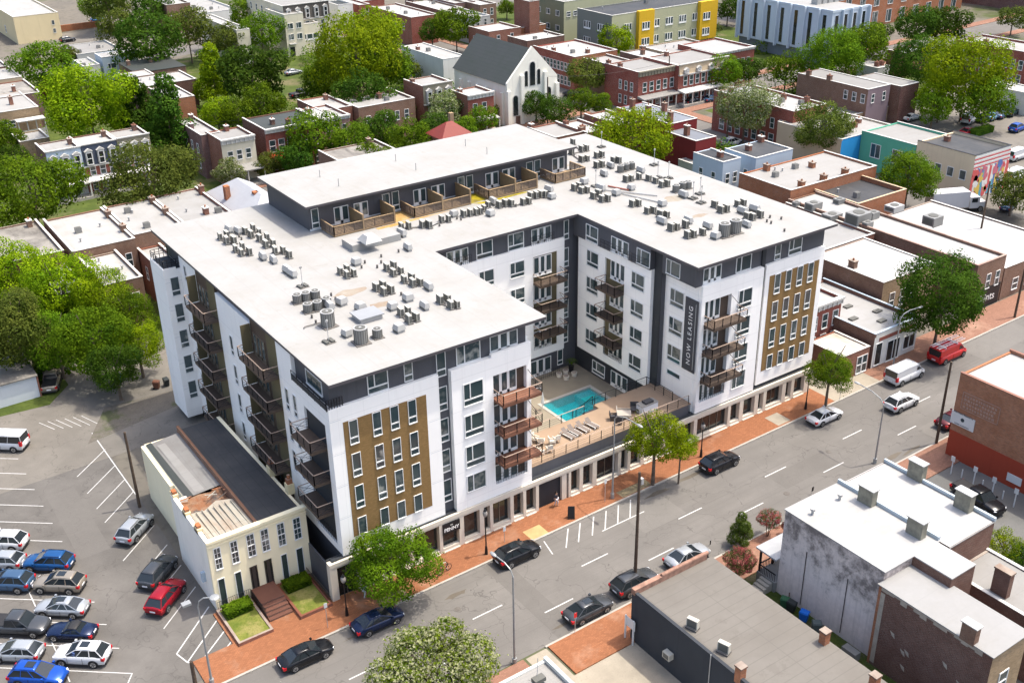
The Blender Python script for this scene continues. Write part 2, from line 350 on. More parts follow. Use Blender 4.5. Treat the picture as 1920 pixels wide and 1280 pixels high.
for nm,pts in (('lawn',rect(-12,112,62,97)),('lawn',rect(-90,112,116,228)),('lawn',rect(137,205,116,228)),('lawn',rect(137,205,76,97)),('lawn',rect(-60,-14,58,97))): struct(slab(nm,pts,GRS,.002))
struct(slab('soil_strip',[(-30,55),(-13.2,52.8),(-10,56.5),(-10,61),(-30,66)],GRS,.03)); struct(slab('soil_strip',[(-12,40.8),(-8,48),(1,47),(-.8,43)],DIRT,.022))
# paving details
walk('sign_slab',52.3,54.3,-3.6,-1.5,SLABM,dz=.006); walk('tree_grate',1.6,4.4,-3.7,-2.5,plain('dry_mulch',(.21,.17,.10),.95,.3,3),dz=.006); walk('tree_grate',29.5,33.4,-3.7,-2.6,MATS['dry_mulch'],dz=.006); walk('ramp',18.0,20.0,-3.8,-2.2,plain('ramp_yellow',(.36,.26,.12),.9,.15,1),dz=.006)
# road paint: one object for each kind of marking
def line(mb,a,b,w=.12,dz=.02):
    L=math.hypot(b[0]-a[0],b[1]-a[1]); nx,ny=-(b[1]-a[1])/L*w/2,(b[0]-a[0])/L*w/2
    mb.face([(a[0]-nx,a[1]-ny,gz(a[0])+dz),(b[0]-nx,b[1]-ny,gz(b[0])+dz),(b[0]+nx,b[1]+ny,gz(b[0])+dz),(a[0]+nx,a[1]+ny,gz(a[0])+dz)],PAINT)
for k in range(-2,12):
    for x,y in ((7.35+12.15*k,-9.65),(12.95+12.1*k,-12.75)):
        if -8<x<110: m=MB(); line(m,(x,y),(x+3.15,y),.13); struct(m.build('lane_dash'))
m=MB(); line(m,(24.4,-6.65),(29.8,-6.65)); line(m,(18.9,-4.5),(18.4,-6.6)); 
for x in (20,21.5,23.2,24.8,26.4,28.0): line(m,(x,-6.6),(x+2.0,-4.3),.12)
struct(m.build('bay_marking'))
m=MB()
for k in range(12):
    y=1.8+3.7*k; line(m,(-19.15,y),(-23.7,y+3.8),.1); 
    if k<8: line(m,(-23.7,y+3.8),(-28.3,y+7.6),.1)
line(m,(-23.7,4),(-23.7,34),.1); line(m,(-19.2,1.8),(-19.9,.8),.1)
struct(m.build('stall_marking'))
m=MB()
for y in (17.3,13.4,9.5,5.6): line(m,(-15.2,y),(-10.9,y+3.8),.1)
line(m,(-10.7,27.3),(-10.9,43),.12)
for y in (38.5,34.6,31.2,28.3): line(m,(-10.7,y),(-14.8,y-3.7),.1)
line(m,(-15.35,1.85),(-14.95,.3),.12); line(m,(-14.95,.3),(-14.2,-.5),.12); line(m,(-15.35,1.85),(-10.9,6.0),.12); line(m,(-14.95,.3),(-10.9,3.9),.12); line(m,(-14.2,-.5),(-10.85,2.2),.12); line(m,(-12.8,-.9),(-10.8,.6),.12); line(m,(-14.2,-.5),(-11.5,-1.6),.12)
struct(m.build('stall_marking'))
m=MB(); 
for a,b in (((48.3),(0)),): pass
for k in range(6): line(m,(-15.3+k*.9,49.2-k*.3),(-14.2+k*.9,46.5-k*.4),.08)
struct(m.build('faded_marking'))
for p,r in (((7,822,1055),.42),((7,654,865),.3),((8,585,215),.35),((8,820,-20),.3)):
    c=G(P(*p)); m=MB(); m.prism([(c.x+r*math.cos(a*.5236),c.y+r*math.sin(a*.5236)) for a in range(12)],c.z-.05,c.z+.022,plain('iron_cover',(.10,.09,.08),.6,.2,3)); struct(m.build('manhole_cover'))
for a in ((0,-5.3,9,.5),(8,-6,3,.9),(38,-4.9,6,.7),(33,-5.1,4,.8),(57,-15.2,5,.8),(14,-14.9,5,.5),(60,-15.6,4,.6),(24,-15.4,4,.5)):
    pts=[(a[0]+a[2]/2*math.cos(t*.449)*random.uniform(.5,1),a[1]+a[3]/2*math.sin(t*.449)*random.uniform(.4,1)) for t in range(14)]
    struct(slab('dirt_stain',pts,asphalt('dirty_gutter',(.115,.10,.08),.2,.4),.017))
# ================================================================ the apartment block
AB=thing('apartment_building','white and charcoal six-storey apartment block with flat white roofs around a pool courtyard','apartment building',(0,0,0))
ZB,ZT,ZR=4.3,19.3,22.1
FL=[5.0,8.3,11.6,14.9]           # floor levels of the white storeys
def vol(name,m,*b,skip=''): o=MB().box(*b,m,skip).build(name,AB); return o
def cut_box(mb,x0,x1,y0,y1,z0,z1,m,face,hx0,hx1,hz0,hz1,depth,back,side):
    "a box with one recess in its south or west face"
    if face=='S':
        mb.box(x0,hx0,y0,y1,z0,z1,m); mb.box(hx1,x1,y0,y1,z0,z1,m); mb.box(hx0,hx1,y0,y1,z0,hz0,m); mb.box(hx0,hx1,y0,y1,hz1,z1,m)
        mb.box(hx0,hx1,y0+depth,y1,hz0,hz1,back)
    else:
        mb.box(x0,x1,y0,hx0,z0,z1,m); mb.box(x0,x1,hx1,y1,z0,z1,m); mb.box(x0,x1,hx0,hx1,z0,hz0,m); mb.box(x0,x1,hx0,hx1,hz1,z1,m)
        mb.box(x0+depth,x1,hx0,hx1,hz0,hz1,back)
# cores (dark, set back behind the white volumes)
core=MB(); core.box(.35,20.4,.35,30.5,-.5,ZR-.35,DARK); core.box(1.1,20.4,30.5,43.3,-.5,ZR-.35,DARK); core.box(20.4,41.7,19.95,43.3,-.5,ZR-.35,DARK); core.box(42.75,61.2,.35,5.3,-.5,ZR-.35,DARK); core.box(41.75,61.2,5.3,43.3,-.5,ZR-.35,DARK)
core.build('core_wall',AB)
# courtyard base walls and podium under the street terrace
vol('podium_wall',DARK,20.4,41.9,.25,5.2,0,5.42)
# white volumes, street side
def wv(name,*b): return vol(name,WHITE,*b)
def seams(mb,x0,x1,y,zs,m):
    for z in zs: mb.box(x0,x1,y-.004,y,z-.012,z+.012,m)
SEAM=plain('panel_joint',(.42,.46,.5),.7,.05)
m=MB(); m.box(0,10.7,0,.36,ZB,ZT,WHITE); seams(m,0,1.1,0,[8.2,11.5,14.8,18.1],SEAM); seams(m,9.5,10.7,0,[8.2,11.5,14.8],SEAM)
m.build('white_wall',AB)
vol('wood_panel',WOODP,1.2,9.35,-.02,0.01,5.9,17.75)
for x in (1.75,4.0,5.73,7.5):
    for k,z in enumerate((15.42,12.12,8.82,5.95)): win(AB,'S',x,-.02,z if k<3 else 5.95,.74,2.25 if k<3 else 1.75,'low' if k<3 else 'x')
win(AB,'S',4.0,.35,19.42,1.85,2.0,'dlow'); win(AB,'S',7.55,.35,19.5,.75,2.0,'low')
# slot between the volumes
for z in (18.9,15.4,12.1,8.8,5.5): win(AB,'S',10.8,.35,z,.85,2.3,'low')
# second street volume with balcony bay
m=MB(); cut_box(m,11.9,20.6,-.2,.36,ZB-.1,ZT+.0,WHITE,'S',16.35,20.1,5.5,17.4,.5,WHITE,WHITE)
m.box(11.9,20.6,.36,2.2,ZB-.1,5.4,WHITE); m.box(20.1,20.6,.36,2.2,5.4,ZT+.7,WHITE); m.box(16.2,20.6,-.2,.1,ZT,ZT+.35,WHITE); m.box(20.1,20.6,.36,19.9,5.4,ZT,WHITE)
m.build('white_wall',AB)
BAY=MB(); BAY.box(16.35,20.1,-.19+.47,.348,5.5,17.4,BROWN); BAY.build('bay_wall',AB)
for k,z in enumerate((15.3,12.0,8.7,5.95)):
    win(AB,'S',13.15,-.2,z,2.0,2.2 if k<3 else 1.75,'dlow' if k<3 else 'd')
win(AB,'S',12.9,.35,19.42,2.4,1.75,'d'); win(AB,'S',16.5,.35,19.4,2.9,1.7,'fr',name='french_door')
for z in FL: win(AB,'S',16.55,.27,z+.05,2.6,2.25,'fr',name='french_door')
def balcony(x0,x1,y0,y1,z,face,floorm=None,name='balcony',wall=0,brace=True):
    "deck slab with posts, top rail and wires; face = side that projects"
    fm=floorm or BROWN
    b=MB().box(x0,x1,y0,y1,z-.28,z,fm).build(name,AB)
    r=MB(); h=1.05; t=.035
    segs={'S':[((x0,y1),(x0,y0)),((x0,y0),(x1,y0)),((x1,y0),(x1,y1))],'W':[((x1,y0),(x0,y0)),((x0,y0),(x0,y1)),((x0,y1),(x1,y1))]}[face]
    for (ax,ay),(bx,by) in segs:
        L=math.hypot(bx-ax,by-ay); n=max(1,round(L/1.3))
        r.tube((ax,ay,z+h),(bx,by,z+h),.05,RAIL,k=4)
        for q in (.2,.45,.7): r.tube((ax,ay,z+q),(bx,by,z+q),.014,METAL,k=4)
        for i in range(n+1): r.box(ax+(bx-ax)*i/n-t,ax+(bx-ax)*i/n+t,ay+(by-ay)*i/n-t,ay+(by-ay)*i/n+t,z,z+h,METAL)
        if brace and L<2.2: r.tube((ax,ay,z+.05),(bx,by,z+h),.018,METAL,k=4); r.tube((bx,by,z+.05),(ax,ay,z+h),.018,METAL,k=4)
    r.build('railing',b); return b
def juliet(x0,x1,y,z,face='S'):
    r=MB()
    for q in (.3,.65,1.0):
        if face=='S': r.tube((x0,y,z+q),(x1,y,z+q),.022,METAL,k=4)
        else: r.tube((y,x0,z+q),(y,x1,z+q),.022,METAL,k=4)
    n=12
    for i in range(n+1):
        q=x0+(x1-x0)*i/n
        if face=='S': r.box(q-.012,q+.012,y-.012,y+.012,z,z+1,METAL)
        else: r.box(y-.012,y+.012,q-.012,q+.012,z,z+1,METAL)
    r.build('railing',AB)
REDW=plain('balcony_boards',(.17,.075,.045),.7,.2)
for z in (8.6,11.9,15.2): balcony(16.4,20.75,-1.75,.25,z-.25,'S',REDW)
def rod(a,b): MB().tube(a,b,.03,METAL,k=5).build('support_rod',AB)
for z in FL[1:]: rod((20.15,.2,z+2.3),(20.55,-1.55,z+.9))
juliet(16.4,20.05,-.1,5.5)
# right wing: third and fourth street volumes
m=MB(); cut_box(m,42.4,51.35,-.2,.36,ZB,ZT,WHITE,'S',42.9,46.7,5.5,17.5,.5,WHITE,WHITE)
m.box(42.3,42.6,.36,5.3,ZB,ZT,WHITE); m.build('white_wall',AB)
MB().box(42.9,46.7,.28,.348,5.5,17.5,BROWN).build('bay_wall',AB)
for k,z in enumerate((15.35,12.05,8.75,5.6)): win(AB,'S',47.8,-.2,z,1.9,2.1 if k<3 else 1.9,'dlow' if k<3 else 'd')
win(AB,'S',47.6,.35,19.5,2.1,1.6,'d'); win(AB,'S',42.9,.35,19.4,2.4,1.6,'fr',name='french_door')
for z in FL: win(AB,'S',43.1,.27,z+.05,2.3,2.3,'fr',name='french_door')
for z in (8.6,11.9,15.2): balcony(42.85,47.6,-1.75,.25,z-.25,'S',BROWN); rod((46.6,.2,z+2.4),(47.3,-1.5,z+.8))
juliet(42.95,46.65,-.1,5.5)
m=MB(); m.box(51.9,61.2,0,.36,ZB+.3,ZT,WHITE); m.box(60.9,61.35,.36,3,ZT-.3,ZT+.1,WHITE); m.build('white_wall',AB)
vol('wood_panel',WOODP,52.55,60.45,-.02,.01,6.2,17.9)
for x in (53.4,55.15,56.95,58.7):
    for k,z in enumerate((15.6,12.3,9.0,6.25)): win(AB,'S',x,-.02,z,.78,2.25 if k<3 else 1.7,'low' if k<3 else 'x')
win(AB,'S',53.4,.35,19.5,.8,2.0,'low'); win(AB,'S',55.6,.35,19.5,1.9,2.0,'dlow')
vol('slot_wall',DARK2,51.35,51.9,.2,.36,ZB,ZR-.5)
# charcoal panel faces on the top storey are the core itself; eaves
RF=MB(); 
RF.box(-.05,21.95,-.8,44.0,ZR-.32,ZR-.03,SOFF); RF.box(21.95,40.95,18.95,44.0,ZR-.32,ZR-.03,SOFF); RF.box(40.95,61.85,-.8,44.0,ZR-.32,ZR-.03,SOFF)
RF.build('eave',AB)
RF=MB(); e=.04
RF.prism([(-.05-e,-.8-e),(21.95+e,-.8-e),(21.95+e,18.95-e),(40.95-e,18.95-e),(40.95-e,-.8-e),(61.85+e,-.8-e),(61.85+e,44.04),(-.05-e,44.04)],ZR-.03,ZR,MEMB)
RF.build('roof',AB)
ROOFTOP=RF
# --- courtyard walls
YB=19.7
m=MB(); cut_box(m,20.6,39.65,YB,YB+.26,5.0,ZT,WHITE,'S',35.2,38.6,6.0,17.9,.2,WHITE,WHITE); m.build('white_wall',AB)
MB().box(35.2,38.6,YB+.1,YB+.19,6.0,17.9,OLIVE).build('bay_wall',AB)
for k,z in enumerate((16.1,12.8,9.5,6.2)):
    win(AB,'S',32.05,YB,z,1.85,1.8,'dlow')
    if k<3: win(AB,'S',27.9,YB,z,1.85,1.8,'dlow')
win(AB,'S',32.0,YB+.24,19.4,2.0,1.85,'dlow'); win(AB,'S',27.8,YB+.24,19.4,2.0,1.9,'dlow')
for x in (35.2,24.0): win(AB,'S',x,YB+.24,19.35,2.6,1.75,'fr',name='french_door'); juliet(x-.2,x+3,YB+.05,19.3)
for k,z in enumerate((15.5,12.2,8.9,6.1)): win(AB,'S',35.35,YB+.09,z,2.4,2.2,'fr',name='french_door')
for z in (14.9,11.6,8.3): balcony(35.2,39.0,YB-1.5,YB+.1,z-.1,'S',BROWN)
juliet(35.25,38.5,YB+.02,6.05)
win(AB,'S',34.9,YB+.24,2.4,2.9,2.0,'fr',name='french_door'); win(AB,'S',38.9,YB+.24,2.9,.7,1.9,'low')
juliet(34.8,38.3,YB-.9,2.35)
for z in (19,15.6,12.3,9.0,5.7): win(AB,'S',39.75,YB+.22,z,.6,2.2,'low')
XC=41.3
m=MB(); cut_box(m,XC,XC+.45,6.5,19.2,5.0,ZT,WHITE,'W',10.9,14.3,6.0,18.2,.35,WHITE,WHITE); m.build('white_wall',AB)
m=MB(); m.box(41.05,42.5,6.5,19.9,ZT+.0,ZR-.35,DARK); m.box(41.7,42.2,5.33,6.47,1,ZR-.35,DARK2); m.box(41.55,42.5,6.5,19.9,1,5,DARK2); m.build('courtyard_wall',AB)
MB().box(XC+.2,XC+.32,10.9,14.3,6.0,18.2,OLIVE).build('bay_wall',AB)
for k,z in enumerate((16.3,13.0,9.7,6.3)):
    win(AB,'W',XC,17.5,z,2.0,1.8,'dlow'); win(AB,'W',XC,9.6,z,2.0,1.8,'dlow')
win(AB,'W',41.05,17.4,19.5,2.0,1.8,'dlow'); win(AB,'W',41.05,8.6,19.6,2.0,1.6,'d'); win(AB,'W',41.05,12.9,19.5,2.8,1.7,'fr',name='french_door')
for z in (16.0,12.7,9.4,6.2): win(AB,'W',XC+.2,13.4,z,2.3,2.1,'fr',name='french_door')
for z in (15.0,11.7,8.4): balcony(39.9,XC+.2,10.9,14.3,z,'W',BROWN)
juliet(10.95,14.25,XC+.03,6.1,'W')
juliet(6.7,14.8,40.95,19.35,'W')
win(AB,'W',41.55,12.9,2.5,2.8,1.8,'fr',name='french_door'); win(AB,'W',41.55,16.4,2.7,2.2,1.5,'dlow')
for z in (15.85,12.55,9.25): win(AB,'W',42.3,4.4,z,2.0,1.85,'dlow')
win(AB,'W',42.3,4.3,7.5,2.0,.5,'x'); win(AB,'W',41.7,4.6,19.6,2.0,1.5,'d')
MB().box(41.7,42.6,.2,5.3,ZT,ZR-.35,DARK).build('courtyard_wall',AB)
# --- west side: fins, balcony recesses and the projecting stair block
m=MB(); cut_box(m,0,.36,.36,10.2,ZB,ZT,WHITE,'W',1.0,5.2,5.0,17.4,.3,WHITE,WHITE); m.box(0,.36,7.0,10.2,ZT,ZR-.4,WHITE); m.box(0,.36,.36,7,ZT,ZT+.004,WHITE)
m.build('white_wall',AB)
MB().box(.2,.34,1.0,5.2,5,17.4,DARK2).build('bay_wall',AB)
win(AB,'W',.35,4.6,19.9,3.0,1.3,'x')
for z in (15.3,12.0,8.7): win(AB,'W',0,9.1,z,.65,2.2,'low'); win(AB,'W',0,7.4,z+.05,.6,2.2,'low')
for z in (8.5,11.8,15.1): balcony(-1.5,.2,1.1,5.1,z,'W',BROWN)
juliet(1.1,5.1,-.04,5.2,'W')
m=MB(); m.box(0,.35,16.2,25.0,1.2,ZR-1.0,WHITE); m.build('white_wall',AB)
for z in (15.4,12.1,8.8,5.5): win(AB,'W',0,22.3,z,.65,2.1,'low'); win(AB,'W',0,18.0,z-.2,.65,2.1,'low')
for z in (16.0,): pass
for (ya,yb) in ((10.2,16.2),(25.0,30.5)):
    m=MB(); m.box(.05,.35,ya,yb,.5,ZR-.4,BROWN); 
    for y in (ya+.2,): m.box(-.0,.05,ya,ya+2.2,1,ZR-.4,OLIVE)
    m.build('bay_wall',AB)
    for z in (1.3,5.0,8.3,11.6,14.9,18.2): MB().box(-.95,-.004,yb-.1,yb-.02,z,z+2.95,OLIVE).build('privacy_screen',AB)
    for z in (4.9,8.2,11.5,14.8,18.1):
        balcony(-1.45,.1,ya+.05,yb,z,'W',BROWN)
        win(AB,'W',.03,yb-.6,z+.05,2.6,2.2,'fr',name='french_door',fm=plain('bronze_frame',(.13,.10,.07),.6,.05))
m=MB(); m.box(.75,1.1,30.5,37.9,1.2,ZR-.4,WHITE); m.box(.35,1.1,30.2,30.5,1.2,ZR-.4,OLIVE); m.build('white_wall',AB)
for z in (18.4,15.1,11.8,8.5,5.2): win(AB,'W',.75,36.4,z,.55,1.6,'low')
m=MB(); m.box(-1.15,1.0,37.9,42.3,.9,19.2,WHITE); seams(m,-1.1,1,37.9,[4.6,7.9,11.2,14.5,17.8],SEAM)
m.box(-1.15,-1.0,37.9,42.3,19.2,19.45,WHITE); m.box(-1,.3,37.9,38.05,19.2,19.45,WHITE); m.build('stair_block_wall',AB)
for z in (16.2,13.0,9.8,6.6,3.3): win(AB,'S',-.5,37.9,z,.85,2.1,'low')
m=MB(); 
for (a,b) in (((-1,38.1),(-1,42.2)),((-1,38.1),(.9,38.1)),((-1,42.2),(.9,42.2))):
    for q in (19.7,19.95,20.3): m.tube((*a,q),(*b,q),.035,METAL,k=4)
    n=4
    for i in range(n+1): x=a[0]+(b[0]-a[0])*i/n; y=a[1]+(b[1]-a[1])*i/n; m.box(x-.03,x+.03,y-.03,y+.03,19.2,20.3,METAL)
m.box(-.98,.95,38.1,42.2,19.2,19.24,DARK2)
m.build('terrace_railing',AB)
r=MB()
for a,b in (((-.1,.1),(-.1,7)),((-.1,.1),(1.4,.1))):
    for q in (.35,.7,1.05): r.tube((*a,ZT+q-.15),(*b,ZT+q-.15),.03,METAL,k=4)
    for i in range(7): x=a[0]+(b[0]-a[0])*i/6; y=a[1]+(b[1]-a[1])*i/6; r.box(x-.03,x+.03,y-.03,y+.03,ZT-.1,ZT+.9,METAL)
r.box(-.12,-.02,.05,7,ZT-.05,ZT+.45,DARK2); r.build('corner_railing',AB)
# --- shopfront frame along the street
SF=MB(); y0,y1=-.33,.28; zt=4.15
opens=[(-.9,1.2),(1.75,2.6),(3.05,5.3),(5.75,6.6),(7.05,9.75),(10.1,11.95),(12.5,14.3),(14.8,15.5),(15.85,17.9),(18.3,19.45),(19.8,21.0),(21.35,25.1),(25.4,26.5),(26.95,28.2),(28.75,31.6),(32.0,32.9),(33.3,34.7),(35.2,37.9),(38.3,39.7),(40.1,42.3),(42.8,47.5),(47.9,49.3),(49.9,51.7),(52.3,53.1),(53.6,56.2),(56.8,57.7),(58.2,59.95)]
SF.box(-1.6,60.9,y0-.04,y1,3.75,zt,TRIM); SF.box(-1.6,60.9,y0,y1,3.55,3.75,TRIM)
x=-1.6
for a,b in opens+[(60.9,60.9)]:
    SF.box(x,a,y0,y1,-.6,3.55,TRIM); x=b
for a,b in opens:
    g=gz(a)
    if a in(-.9,21.35): continue
    SF.box(a,b,y0+.03,y1,-.6,g+.55,TRIM); SF.box(a,b,y0-.12,y0+.03,-.6,g+.22,TRIM)
SF.build('shopfront_frame',AB)
vol('shop_wall',DARK2,-1.55,61.1,.3,.42,-.6,4.35)
vol('shop_soffit',DARK2,-1.2,61.1,-.1,.3,4.15,4.3)
for a,b in opens:
    if a==21.35: continue
    g=gz(a); z0=g+.56 if a!=-.9 else g+.02; win(AB,'S',a+.06,.22,z0,b-a-.12,3.55-z0-.1,'store',name='shop_window',fm=plain('alu_brown',(.16,.13,.10),.5,.1),gm=GLASSD)
MB().box(21.35,25.1,.1,.29,-.2,3.5,DARK2).build('entrance_recess',AB)
MB().box(24.3,24.9,-.25,.05,.2,3.5,TRIM).build('entrance_pillar',AB)
# sign over one shop window and the tall banner
def text(name,s,size,m,loc,rot,parent,ext=.01,align='CENTER',sx=1,bold=0,sp=1):
    c=bpy.data.curves.new(name,'FONT'); c.body=s; c.size=size; c.align_x=align; c.align_y='CENTER'; c.extrude=ext; c.offset=bold; c.resolution_u=3; c.space_character=sp
    o=bpy.data.objects.new(name,c); COL.objects.link(o); dg=bpy.context.evaluated_depsgraph_get(); me=bpy.data.meshes.new_from_object(o.evaluated_get(dg)); bpy.data.objects.remove(o)
    me.materials.clear(); me.materials.append(m); q=obj(name,me,parent); q.location=loc; q.rotation_euler=rot; q.scale=(sx,1,1); return q
SGN=plain('sign_black',(.015,.015,.017),.5,.05); LET=plain('sign_letter',(.75,.75,.73),.5,.02)
sg=MB().box(10.1,12.0,-.42,-.34,2.35,3.5,SGN).build('shop_sign',None); tag(sg,'black sign with white lettering hung over a shop window beside the street tree','sign')
text('sign_letters','PENNY',.52,LET,(11.05,-.43,2.8),(R_(90),0,0),sg,bold=.012); text('sign_letters','THE',.16,LET,(11.05,-.43,3.22),(R_(90),0,0),sg)
bn=MB().box(42.2,42.29,.15,2.05,9.15,17.6,plain('banner_grey',(.055,.057,.065),.6,.05)); bn.box(42.185,42.2,.4,.43,9.5,17.2,LET); 
bn=bn.build('leasing_banner',None); tag(bn,'tall dark grey leasing banner on the white courtyard-corner wall','banner')
text('banner_letters','NOW LEASING',.82,LET,(42.19,1.1,13.35),(R_(90),R_(-90),R_(-90)),bn,bold=.0,sp=1.32)
# --- penthouse storey
PH=MB(); PH.box(14.0,49.6,32.3,43.6,ZR,25.25,DARK); PH.build('penthouse_wall',AB)
PH=MB(); PH.box(13.15,50.0,30.9,44.0,25.22,25.47,SOFF); PH.build('penthouse_eave',AB)
MB().box(13.1,50.05,30.86,44.05,25.47,25.5,MEMB).build('penthouse_roof',AB)
MB().box(13.95,49.65,32.26,32.3,ZR,ZR+.22,plain('flashing',(.55,.6,.63),.5,.05)).build('flashing',AB)
def w2(X0,Y0,X1,Y1,ox,oy,st,nm='window'):
    k=5.3333; x0,x1,z0,z1=rS((ox+X0/k,oy+Y0/k),(ox+X1/k,oy+Y1/k),32.3); win(AB,'S',x0,32.3,max(z0,ZR+.12),x1-x0,z1-max(z0,ZR+.12),st,name=nm)
for a in ((550,925,632,1095,'low'),(1358,750,1432,915,'low')): w2(*a[:4],480,220,a[4])
for a in ((780,910,930,1080),(980,870,1120,1000),(1575,735,1700,890)): w2(*a,480,220,'fr2','french_door')
w2(1262,775,1335,900,480,220,'x')
for a in ((418,605,480,700,'x'),(505,590,567,740,'low'),(1105,455,1165,560,'x'),(1185,435,1240,580,'low')): w2(*a[:4],780,220,a[4])
for a in ((155,695,285,820),(697,570,820,715),(865,530,985,650),(1365,420,1475,560)): w2(*a,780,220,'fr2','french_door')
# fenced roof decks of the penthouse flats
FW=plain('weathered_timber',(.13,.10,.08),.9,.25,3); FT=plain('new_timber',(.29,.205,.12),.8,.15); SCR=plain('timber_screen',(.20,.155,.09),.8,.12,2)
def fence_run(mb,a,b,z,h=1.1):
    L=math.hypot(b[0]-a[0],b[1]-a[1]); n=max(1,round(L/1.2)); ux,uy=(b[0]-a[0])/L,(b[1]-a[1])/L
    for i in range(n+1): x=a[0]+ux*L*i/n;y=a[1]+uy*L*i/n; mb.box(x-.05,x+.05,y-.05,y+.05,z,z+h,FW)
    for j in range(6):
        q=z+.12+j*.155; dx,dy=-uy*.03,ux*.03
        mb.box(min(a[0],b[0])-abs(dx),max(a[0],b[0])+abs(dx),min(a[1],b[1])-abs(dy),max(a[1],b[1])+abs(dy),q,q+.1,FW)
    mb.box(min(a[0],b[0])-.07*abs(uy)-.0,max(a[0],b[0])+.07*abs(uy),min(a[1],b[1])-.07*abs(ux),max(a[1],b[1])+.07*abs(ux),z+h-.04,z+h+.03,FT)
    mb.box(min(a[0],b[0])-.06*abs(uy),max(a[0],b[0])+.06*abs(uy),min(a[1],b[1])-.06*abs(ux),max(a[1],b[1])+.06*abs(ux),z-.0,z+.12,FT)
for (x0,xm,x1) in ((15.3,18.9,22.8),(25.4,29.1,32.9),(35.5,39.3,42.5),(45.3,None,49.9)):
    m=MB(); yf=29.0; m.box(x0,x1,yf,32.25,ZR,ZR+.1,FT)
    fence_run(m,(x0,yf),(x1,yf),ZR+.1); fence_run(m,(x0,yf),(x0,32.1),ZR+.1)
    if xm is None: fence_run(m,(x1,yf),(x1,32.1),ZR+.1)
    d=m.build('deck_fence',AB)
    if xm:
        for q in (xm,x1): s=MB(); s.box(q-.06,q+.06,yf,32.2,ZR+.1,ZR+1.8,SCR); s.box(q-.09,q+.09,yf-.08,yf+.06,ZR,ZR+1.88,FT); s.box(q-.09,q+.09,yf,32.2,ZR+1.8,ZR+1.86,FT); s.build('deck_screen',AB)

# moss-yellow gravel patches and rust stains on the roof, and low platform
YEL=grassmat('sedum',(.22,.18,.015),(.33,.27,.02),(.15,.12,.04),1.5)
ORG=grassmat('ochre_gravel',(.33,.20,.07),(.40,.28,.13),(.36,.3,.18),1.2)
def patch(name,pts,z,m):
    return MB().prism(pts,z-.003,z+.012,m).build(name,AB)
patch('sedum_patch',[(33.0,29.2),(35.4,29.3),(35.45,31.9),(33.1,32.0)],ZR,YEL); patch('sedum_patch',[(35.4,28.2),(41.5,28.5),(40.2,28.9),(35.6,28.85),(33.2,29.1),(34.2,28.3)],ZR,YEL)
patch('gravel_patch',[(22.95,29),(25.3,29.2),(25.35,31.9),(23,32)],ZR,ORG); patch('gravel_patch',[(20.3,27.9),(25.6,28.4),(31,28.7),(25.4,28.88),(20.2,28.8)],ZR,ORG)
rs=roofmat('rust_stain',(.275,.25,.205),(.19,.11,.055),.95,99,vary=False)
def stain(p,r,q,nm):
    c=Z(p,ZR); pts=[]
    for i in range(14):
        a=2*math.pi*i/14; k=.6+.4*random.random(); pts.append((c.x+math.cos(a)*r*k,c.y+math.sin(a)*q*k))
    return MB().prism(pts,ZR-.003,ZR+.006,rs).build('roof_stain',AB)
for p,r,q in (((660,547),2.2,.9),((712,571),1.3,.7),((585,413),.9,.6),((1265,372),1.9,1.2),((1077,310),1.1,1.0),((1312,404),1.4,.5),((1375,418),1.6,.6)): stain(p,r,q,'')
pb=MB(); pb.box(14.9,20.7,23.9,26.4,ZR,ZR+.75,MEMB); pb.build('roof_platform',AB)
# ---------------------------------------------------------------- courtyard decks and pool
DK=plain('terrace_paving',(.265,.19,.13),.85,.08,.5,fine=.06); DK2=plain('pool_paving',(.235,.205,.155),.85,.08,.5,fine=.06)
t=MB(); t.box(20.6,42.2,.25,5.3,5.42,5.5,DK); t.box(33.5,42.2,5.3,6.3,5.0,5.5,DK); t.build('street_terrace',AB)
m=MB(); pz=2.3
px0,px1,py0,py1=31.2,38.6,7.2,15.6
P0=Z(P(4,1110,1000),pz);P1=Z(P(4,1345,895),pz);P2=Z(P(4,1480,975),pz)
px0=P0.x;px1=P1.x+1.2;py1=P0.y+.3;py0=P2.y-2.2
m.box(20.6,px0,5.3,19.9,pz-.3,pz,DK2);m.box(px1,41.6,5.3,19.9,pz-.3,pz,DK2);m.box(px0,px1,py1,19.9,pz-.3,pz,DK2);m.box(px0,px1,5.3,py0,pz-.3,pz,DK2); m.build('pool_deck',AB)
COP=plain('pool_coping',(.38,.365,.33),.7,.04); TILE=plain('pool_tile',(.06,.58,.62),.5,.15)
PL=thing('swimming_pool','rectangular turquoise swimming pool sunk in the courtyard deck','swimming pool',(0,0,0))
c=MB(); e=.4; c.box(px0-.0,px0+e,py0,py1,pz-1.2,pz+.06,COP);c.box(px1-e,px1,py0,py1,pz-1.2,pz+.06,COP);c.box(px0+e,px1-e,py0,py0+e,pz-1.2,pz+.06,COP);c.box(px0+e,px1-e,py1-e,py1,pz-1.2,pz+.06,COP);c.build('coping',PL)
c=MB(); c.box(px0+e,px1-e,py0+e,py1-e,pz-1.3,pz-1.2,TILE); c.build('basin',PL)
sh=MB(); sh.box(px1-e-2.2,px1-e,py0+e,py1-e,pz-1.2,pz-.35,plain('shelf_tile',(.10,.42,.45),.5,.1)); sh.build('tanning_shelf',PL)
wm,nt,b=newmat('pool_water',.03,0,.5); b.inputs['Base Color'].default_value=(.02,.44,.50,1); b.inputs['Alpha'].default_value=.4
nn=noise(nt,pos(nt),1.6,3); bp=nt.nodes.new('ShaderNodeBump'); bp.inputs['Strength'].default_value=.5; nt.links.new(nn,bp.inputs['Height']); nt.links.new(bp.outputs[0],b.inputs['Normal'])
